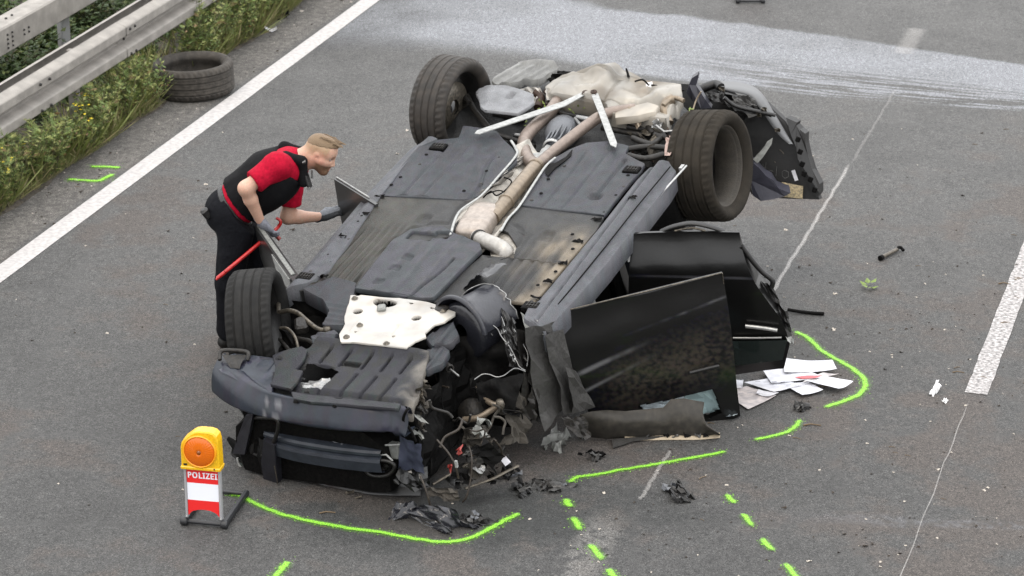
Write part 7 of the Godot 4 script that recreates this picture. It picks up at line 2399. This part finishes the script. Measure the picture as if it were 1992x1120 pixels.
func build_debris() -> void:
	# loose tyre lying on its side
	var t := thing("loose_tyre", "worn loose tyre lying on its side at the verge", "tyre", Vector3(-2.569,0,-21.423))
	var tm := node_of(tyre_mesh(0.335, 0.25, 0.245, 46), "casing", M.rubber_mud, t)
	tm.position.y = 0.128
	tm.rotation = Vector3(-0.02, 0.5, 0.03)
	begin()
	lathe(PackedVector2Array([Vector2(0.247, 0.09), Vector2(0.252, 0.1), Vector2(0.262, 0.105), Vector2(0.27, 0.1)]), Transform3D(Basis.from_euler(Vector3(-0.02, 0, 0.03)), Vector3(0, 0.128, 0)), 60)
	done("bead", M.rubber, t)
	begin()
	crumple(Vector3(0.02, 0.235, 0.285), Vector3(0.07, 0.24, 0.275), Vector3(0.08, 0.18, 0.33), Vector3(0.02, 0.17, 0.335), 6, 6, 0.02, 4.0, 0.006, false)
	done("torn_flap", M.rubber_mud, t)
	beacon(Vector3(-1.645,0,-13.46), -0.2, "yellow and red police warning beacon in front of the bumper")
	beacon(Vector3(2.137,0,-24.156), 0.0, "distant beacon cut off by the top edge of the photo")
	# papers
	var papers := [[1.664,0,-15.697,1.957,0,-15.664,1.969,0,-15.518,1.646,0,-15.47, "blank white paper uppermost beside the rear door"], [1.519,0,-15.543,1.765,0,-15.575,1.874,0,-15.414,1.556,0,-15.327, "white paper with a red print half under another"], [1.392,0,-15.359,1.565,0,-15.43,1.741,0,-15.32,1.561,0,-15.21, "white paper in the middle of the spilt papers"], [1.62,0,-15.351,1.778,0,-15.383,1.86,0,-15.249,1.726,0,-15.171, "white paper nearest to the green spray arc end"], [1.744,0,-15.351,1.888,0,-15.43,1.98,0,-15.478,1.883,0,-15.502, "thin grey folded paper below the blank one"], [1.75,0,-15.351,1.893,0,-15.414,2.048,0,-15.335,1.946,0,-15.226, "white printed paper rightmost of the spilt papers"], [1.242,0,-15.249,1.408,0,-15.327,1.574,0,-15.187,1.39,0,-14.98, "grey printed paper half under the open door"], [1.332,0,-15.43,1.396,0,-15.414,1.38,0,-15.288,1.314,0,-15.304, "small white paper at the edge of the door"], [1.473,0,-15.257,1.592,0,-15.21,1.525,0,-15.148,1.453,0,-15.195, "small pale card on the printed paper"]]
	for k in papers.size():
		var q: Array = papers[k]
		var o := sheet_of_paper(P(q.slice(0, 12)), M.paper_grey if k in [4, 6] else M.paper, q[12], [7, 6, 4, 3, 5, 6, 1, 2, 3][k], 0.012 if k in [0, 5] else 0.004)
		if k == 1:
			begin()
			prism(P([0.024,0.037,0.05,0.11,0.037,0.027,0.197,0.037,0.027,0.146,0.037,0.066,0.068,0.037,0.074]), Vector3(0, 0.0005, 0))
			done("red_print", M.print_red, o)
		if k in [2, 3, 5, 6]:
			for e in 4:
				begin()
				var a := Vector3(-0.09 + 0.05 * e, 0.008 + 0.004 * [0, 0, 4, 3, 0, 6, 1][k] + 0.014, -0.012 + 0.006 * (e % 2))
				box(a, Vector3(0.03, 0.0006, 0.006), Basis.from_euler(Vector3(0, 0.2, 0)))
				done("print", M.print_grey, o)
	var wp := sheet_of_paper(P([-2.152,0,-23.288,-2.04,0,-23.222,-2.025,0,-23.14,-2.138,0,-23.173]), M.paper, "small crumpled white paper on the shoulder past the loose tyre", 1, 0.03)
	wp.set_meta("group", "")
	begin()
	var gs := P([1.239,0,-14.867,1.327,0,-14.92,1.323,0,-14.86,1.259,0,-14.815])
	var gm := (gs[0] + gs[2]) * 0.5
	for i in 4: gs[i] += Vector3(0, 0.012 + 0.012 * i, 0) - gm
	crumple(gs[0], gs[1], gs[2], gs[3], 8, 6, 0.012, 3.0, 0.015, false)
	var sc0 := node_of(finish(), "window_scrap", M.glass_pale, self)
	sc0.position = gm
	tag(sc0, "pale blue scrap under the front door's outer corner", "glass scrap")
	# side skirt torn off below the door
	var sk := thing("side_skirt", "brown dusted side skirt torn off and lying below the front door", "car part", Vector3(0.782,0,-14.61))
	begin()
	var pts := PackedVector3Array()
	var up := P([0.387,0.19,-14.5,0.451,0.209,-14.5,0.54,0.207,-14.52,0.644,0.187,-14.55,0.748,0.187,-14.58,0.867,0.191,-14.6,0.914,0.234,-14.62,0.986,0.232,-14.64,1.107,0.198,-14.66,1.096,0.156,-14.66,1.099,0.117,-14.6,1.186,0.04,-14.55])
	var dn := P([0.41,0,-14.668,0.456,0,-14.595,0.544,0,-14.566,0.648,0,-14.581,0.752,0,-14.588,0.87,0,-14.595,0.918,0,-14.595,0.989,0,-14.595,1.048,0,-14.595,1.096,0,-14.602,1.138,0,-14.61,1.198,0,-14.624])
	for i in up.size():
		for k in 7:
			var u := k / 6.0
			var p := up[i].lerp(dn[i], u) - sk.position
			p += Vector3(0.0, 0.03, 0.05) * sin(PI * u) + Vector3(0, 0.012, 0.02) * nz.get_noise_2d(i * 60.0, k * 60.0)
			p.y = maxf(p.y, 0.006)
			pts.append(p)
	net(pts, 7, up.size())
	done("skin", mat("skirt", Color(0.052, 0.045, 0.035), 0.7, 0.0, noise_tex(0.012, 0.5, 1.0, 88), 2.5, null), sk)
	begin()
	pts.clear()
	for i in dn.size():
		if i < 3: continue
		var p := dn[i] - sk.position
		pts.append(p + Vector3(0, 0.022, 0.0)); pts.append(p + Vector3(0, 0.012, 0.03 + 0.012 * absf(nz.get_noise_2d(i * 90.0, 1.0)))); pts.append(p + Vector3(0, 0.004, 0.034))
	net(pts, 3, dn.size() - 3)
	done("flange", mat("flange_pale", Color(0.33, 0.27, 0.19), 0.6, 0.0, null), sk)
	for u in 6:
		begin()
		var p := dn[4 + u] - sk.position + Vector3(0.02, 0.026, 0.008)
		crumple(p + Vector3(-0.02, 0, 0), p + Vector3(0.02, 0.004, 0), p + Vector3(0.015, 0, 0.02), p + Vector3(-0.02, 0.002, 0.02), 4, 4, 0.03, u + 3.0, 0.006)
		done("clip", M.dark if u % 2 else M.torn, sk)
	begin()
	var q0 := P([0.572,0,-14.537,0.706,0,-14.566,0.9,0,-14.588,0.696,0,-14.523,0.575,0,-14.43])
	for i in q0.size(): q0[i] += Vector3(0, 0.02, 0) - sk.position
	prism(q0, Vector3(0, -0.008, 0))
	done("bracket", M.torn, sk)
	begin()
	var sc := P([0.272,0.259,-14.3,0.389,0.256,-14.35,0.447,0.138,-14.3,0.38,0.158,-14.2])
	for i in 4: sc[i] -= sk.position
	crumple(sc[0], sc[1], sc[2], sc[3], 9, 8, 0.05, 15.0, 0.02)
	done("torn_end", M.subframe, sk)
	# pieces of plastic and sheet round the nose
	rag("wing_liner", "pale grey crumpled plastic lying below the torn wing", "car part", P([0.147,0,-14.451,0.256,0,-14.668,0.343,0,-14.595,0.275,0,-14.366]), M.grey_plastic, 0, 0.09, 2.0)
	var sh := thing("bumper_shreds", "long black torn bumper plastic on the road in front of the broken corner", "car part", Vector3(-0.462,0,-13.555))
	for q in [[-0.676,0.01,-13.489,-0.625,0.06,-13.629,-0.51,0.09,-13.527,-0.571,0.02,-13.52, 5.0], [-0.571,0.08,-13.548,-0.369,0.12,-13.438,-0.342,0.03,-13.423,-0.543,0.03,-13.499, 6.0], [-0.402,0.12,-13.451,-0.296,0.12,-13.387,-0.281,0.02,-13.406,-0.363,0.02,-13.368, 7.0], [-0.354,0.04,-13.491,-0.182,0.03,-13.41,-0.195,0.02,-13.381,-0.348,0.02,-13.456, 8.0], [-0.544,0.02,-13.52,-0.403,0.03,-13.448,-0.307,0.012,-13.31,-0.373,0.012,-13.347, 9.0]]:
		begin()
		var p := P(q.slice(0, 12))
		for i in 4: p[i] -= sh.position
		crumple(p[0], p[1], p[2], p[3], 10, 8, 0.05, q[12], 0.012, false)
		done("shred", M.gloss_black, sh)
	rag("plastic_shred", "narrow black shred at the end of the long spray line", "car part", P([-0.294,0,-13.51,-0.183,0,-13.548,-0.058,0,-13.485,-0.155,0,-13.434]), M.black, 4, 0.03, 4.0)
	rag("plastic_shred", "black lump with a silver edge between the wreck and the spray line", "car part", P([-0.006,0,-13.861,0.04,0,-13.947,0.108,0,-13.861,0.053,0,-13.755]), M.black, 4, 0.07, 5.0)
	rag("wing_strip", "long grey brown torn strip touching the green spray line", "car part", P([0.068,0,-13.914,0.183,0,-13.994,0.376,0,-13.954,0.266,0,-13.861]), M.torn, 6, 0.03, 6.0)
	rag("plastic_shard", "black crumpled shard alone between the two rows of spray dashes", "car part", P([0.841,0,-13.9,0.934,0,-13.9,1.008,0,-13.755,0.904,0,-13.703]), M.black, 4, 0.06, 7.0)
	rag("plastic_shard", "small black shard with a white spot below the papers", "car part", P([1.659,0,-15.01,1.713,0,-15.041,1.766,0,-15.026,1.704,0,-14.95]), M.black, 3, 0.035, 8.0)
	rag("plastic_shred", "black shred on the joint under the torn wing", "car part", P([0.377,0,-14.366,0.451,0,-14.409,0.542,0,-14.324,0.476,0,-14.268]), M.dark, 3, 0.03, 9.0)
	var tagp := P([-0.063,0,-14.076,-0.035,0,-14.13,-0.006,0,-14.048,-0.037,0,-13.994])
	begin()
	var mid := (tagp[0] + tagp[2]) * 0.5
	for i in 4: tagp[i] += Vector3(0, 0.1, 0) - mid
	prism(tagp, Vector3(0, -0.002, 0))
	var o := node_of(finish(), "paper_tag", M.paper, self)
	o.position = mid
	tag(o, "small white tag lying on the debris under the wreck's torn corner", "tag")
	rag("plastic_shred", "black scraps under the white tag beside the torn corner", "car part", P([-0.118,0,-14.082,-0.017,0,-14.151,0.04,0,-14.082,-0.046,0,-13.981]), M.black, 5, 0.09, 16.0)
	# black hose, bolt, leaf, crumbs
	begin()
	var hs := P([1.769,0.02,-16.568,1.846,0.015,-16.545,1.94,0.012,-16.526,1.999,0.012,-16.517])
	var hc := hs[1]
	for i in hs.size(): hs[i] -= Vector3(hc.x, 0, hc.z)
	tube(curve(hs, 5), 0.012, 8)
	o = node_of(finish(), "hose", M.dark, self)
	o.position = Vector3(hc.x, 0, hc.z)
	tag(o, "short black hose on the road behind the rear door", "hose")
	var bt := thing("control_rod", "grey metal rod with a hooked black end on the right lane", "car part", Vector3(2.574,0,-17.67))
	begin()
	var bp := P([2.497,0.02,-17.536,2.617,0.02,-17.687])
	tube(PackedVector3Array([bp[0] - bt.position, bp[1] - bt.position]), 0.014, 10)
	done("rod", M.alloy, bt)
	begin()
	var hk := P([2.613,0.02,-17.677,2.629,0.03,-17.7,2.647,0.025,-17.703,2.659,0.015,-17.68])
	for i in hk.size(): hk[i] -= bt.position
	tube(curve(hk, 4), 0.011, 8)
	tube(PackedVector3Array([bp[0] - bt.position, bp[0] - bt.position + (bp[0] - bp[1]) * 0.15]), 0.019, 8)
	done("joint", M.dark, bt)
	var lf := thing("leaf_cluster", "green leaf cluster lying on the right lane", "leaf", Vector3(2.343,0,-16.998))
	for k in 6:
		begin()
		flat()
		var an := TAU * k / 6.0 + 0.4
		leaf_quad(Vector3(cos(an) * 0.01, 0.008 + 0.006 * k, sin(an) * 0.01), Vector3(cos(an), 0.35, sin(an)).normalized(), Vector3(-sin(an), 0.1, cos(an)), 0.06, 0.04, Color(0.14, 0.2, 0.04))
		done("leaf", M.leaf, lf)
	for q in [[2.493,0,-15.226,2.56,0,-15.351,2.569,0,-15.288,2.507,0,-15.195, "white foam crumb on the right lane", 0.05], [2.552,0,-15.125,2.58,0,-15.148,2.59,0,-15.117,2.56,0,-15.094, "smaller white foam crumb below the other one", 0.015]]:
		rag("foam_crumb", q[12], "foam", P(q.slice(0, 12)), M.white, 0, q[13], q[0], "white foam crumbs")
	rag("dark_scrap", "black scrap half in the weeds past the loose tyre", "car part", P([-2.088,0,-23.655,-1.976,0,-23.791,-1.957,0,-23.655,-2.057,0,-23.554]), M.dark, 2, 0.04, 12.0)
	# twigs, clods and chips that nobody could count
	var r := RandomNumberGenerator.new()
	r.seed = 909
	for pass_ in 3:
		begin()
		flat()
		var e := 1.0
		if pass_ < 2: crumple(Vector3(-e, 0.3, -0.6), Vector3(e, 0.5, -0.7), Vector3(e * 0.8, 0.2, 0.7), Vector3(-e, 0.1, 0.5), 4, 4, 0.9, 3.0 + pass_, 0.5)
		else: tube(PackedVector3Array([Vector3(-3, 0.2, 0.2), Vector3(-0.5, 0.5, -0.3), Vector3(3, 0.2, 0.4)]), 0.35, 5, 0.2)
		var mm := MultiMesh.new()
		mm.transform_format = MultiMesh.TRANSFORM_3D
		mm.mesh = finish()
		var n: int = [620, 300, 110][pass_]
		mm.instance_count = n
		for i in n:
			var x := r.randf_range(-4.0, 4.4)
			var z := r.randf_range(-20.5, -11.8)
			if r.randf() < 0.6:
				x = r.randf_range(0.2, 4.2); z = r.randf_range(-17.5, -11.8)
			if r.randf() < 0.14:
				var tq := -3.45 - r.randf() * 0.42
				var p2 := on_road(r.randf_range(-2.0, 8.0), tq)
				x = p2.x; z = p2.z
			var sz := r.randf_range(0.004, 0.009) * (1.0 + 1.6 * pow(r.randf(), 6.0))
			mm.set_instance_transform(i, Transform3D(Basis.from_euler(Vector3(r.randf_range(-0.3, 0.3), r.randf() * TAU if pass_ < 2 else r.randfn() * 0.4, 0)).scaled(Vector3.ONE * sz), Vector3(x, 0.001, z)))
		var gi := MultiMeshInstance3D.new()
		gi.multimesh = mm
		gi.material_override = [mat("clod", Color(0.035, 0.027, 0.02), 0.9), mat("chip", Color(0.42, 0.38, 0.33), 0.8), M.dry][pass_]
		gi.name = ["clods", "chips", "twigs"][pass_]
		add_child(gi)
		tag(gi, ["dark clods of earth scattered over the road", "pale chips and grit scattered over the road", "dry twigs scattered over the road"][pass_], "debris", "", "stuff")

func _ready() -> void:
	var cam := Camera3D.new()
	cam.name = "camera"
	cam.position = Vector3(0, 6.5285, 0)
	cam.rotation_degrees = Vector3(-21, 0, 0)
	var lens := CameraAttributesPhysical.new()
	lens.frustum_focal_length = 115.554
	lens.exposure_aperture = 5.6
	lens.frustum_focus_distance = 15.9
	lens.frustum_far = 3000.0
	lens.frustum_near = 0.1
	cam.attributes = lens
	cam.far = 3000.0
	add_child(cam)
	var env := Environment.new()
	env.background_mode = Environment.BG_SKY
	env.tonemap_mode = Environment.TONE_MAPPER_LINEAR
	env.tonemap_exposure = 1.52
	env.sdfgi_enabled = true
	env.ssao_enabled = true
	env.ssil_enabled = true
	var sm := ProceduralSkyMaterial.new()
	sm.sky_top_color = Color(0.985, 0.99, 1.0)
	sm.sky_horizon_color = Color(0.69, 0.69, 0.69)
	sm.sky_curve = 0.6
	sm.ground_horizon_color = Color(0.5, 0.5, 0.5)
	sm.ground_bottom_color = Color(0.25, 0.25, 0.25)
	sm.sun_angle_max = 0.5
	sm.sky_energy_multiplier = 1.5
	env.sky = Sky.new()
	env.sky.sky_material = sm
	var we := WorldEnvironment.new()
	we.name = "world"
	we.environment = env
	add_child(we)
	var sun := DirectionalLight3D.new()
	sun.name = "sun"
	sun.rotation_degrees = Vector3(-62, -35, 0)
	sun.light_energy = 0.35
	sun.light_color = Color(1, 0.97, 0.93)
	sun.light_angular_distance = 25.0
	sun.shadow_enabled = true
	add_child(sun)

	nz.frequency = 0.01
	nz.fractal_octaves = 3
	nz.seed = 4
	rng.seed = 1234
	materials()
	build_ground()
	build_rails()
	build_plants()
	build_car()
	build_person()
	build_debris()
	build_marks()
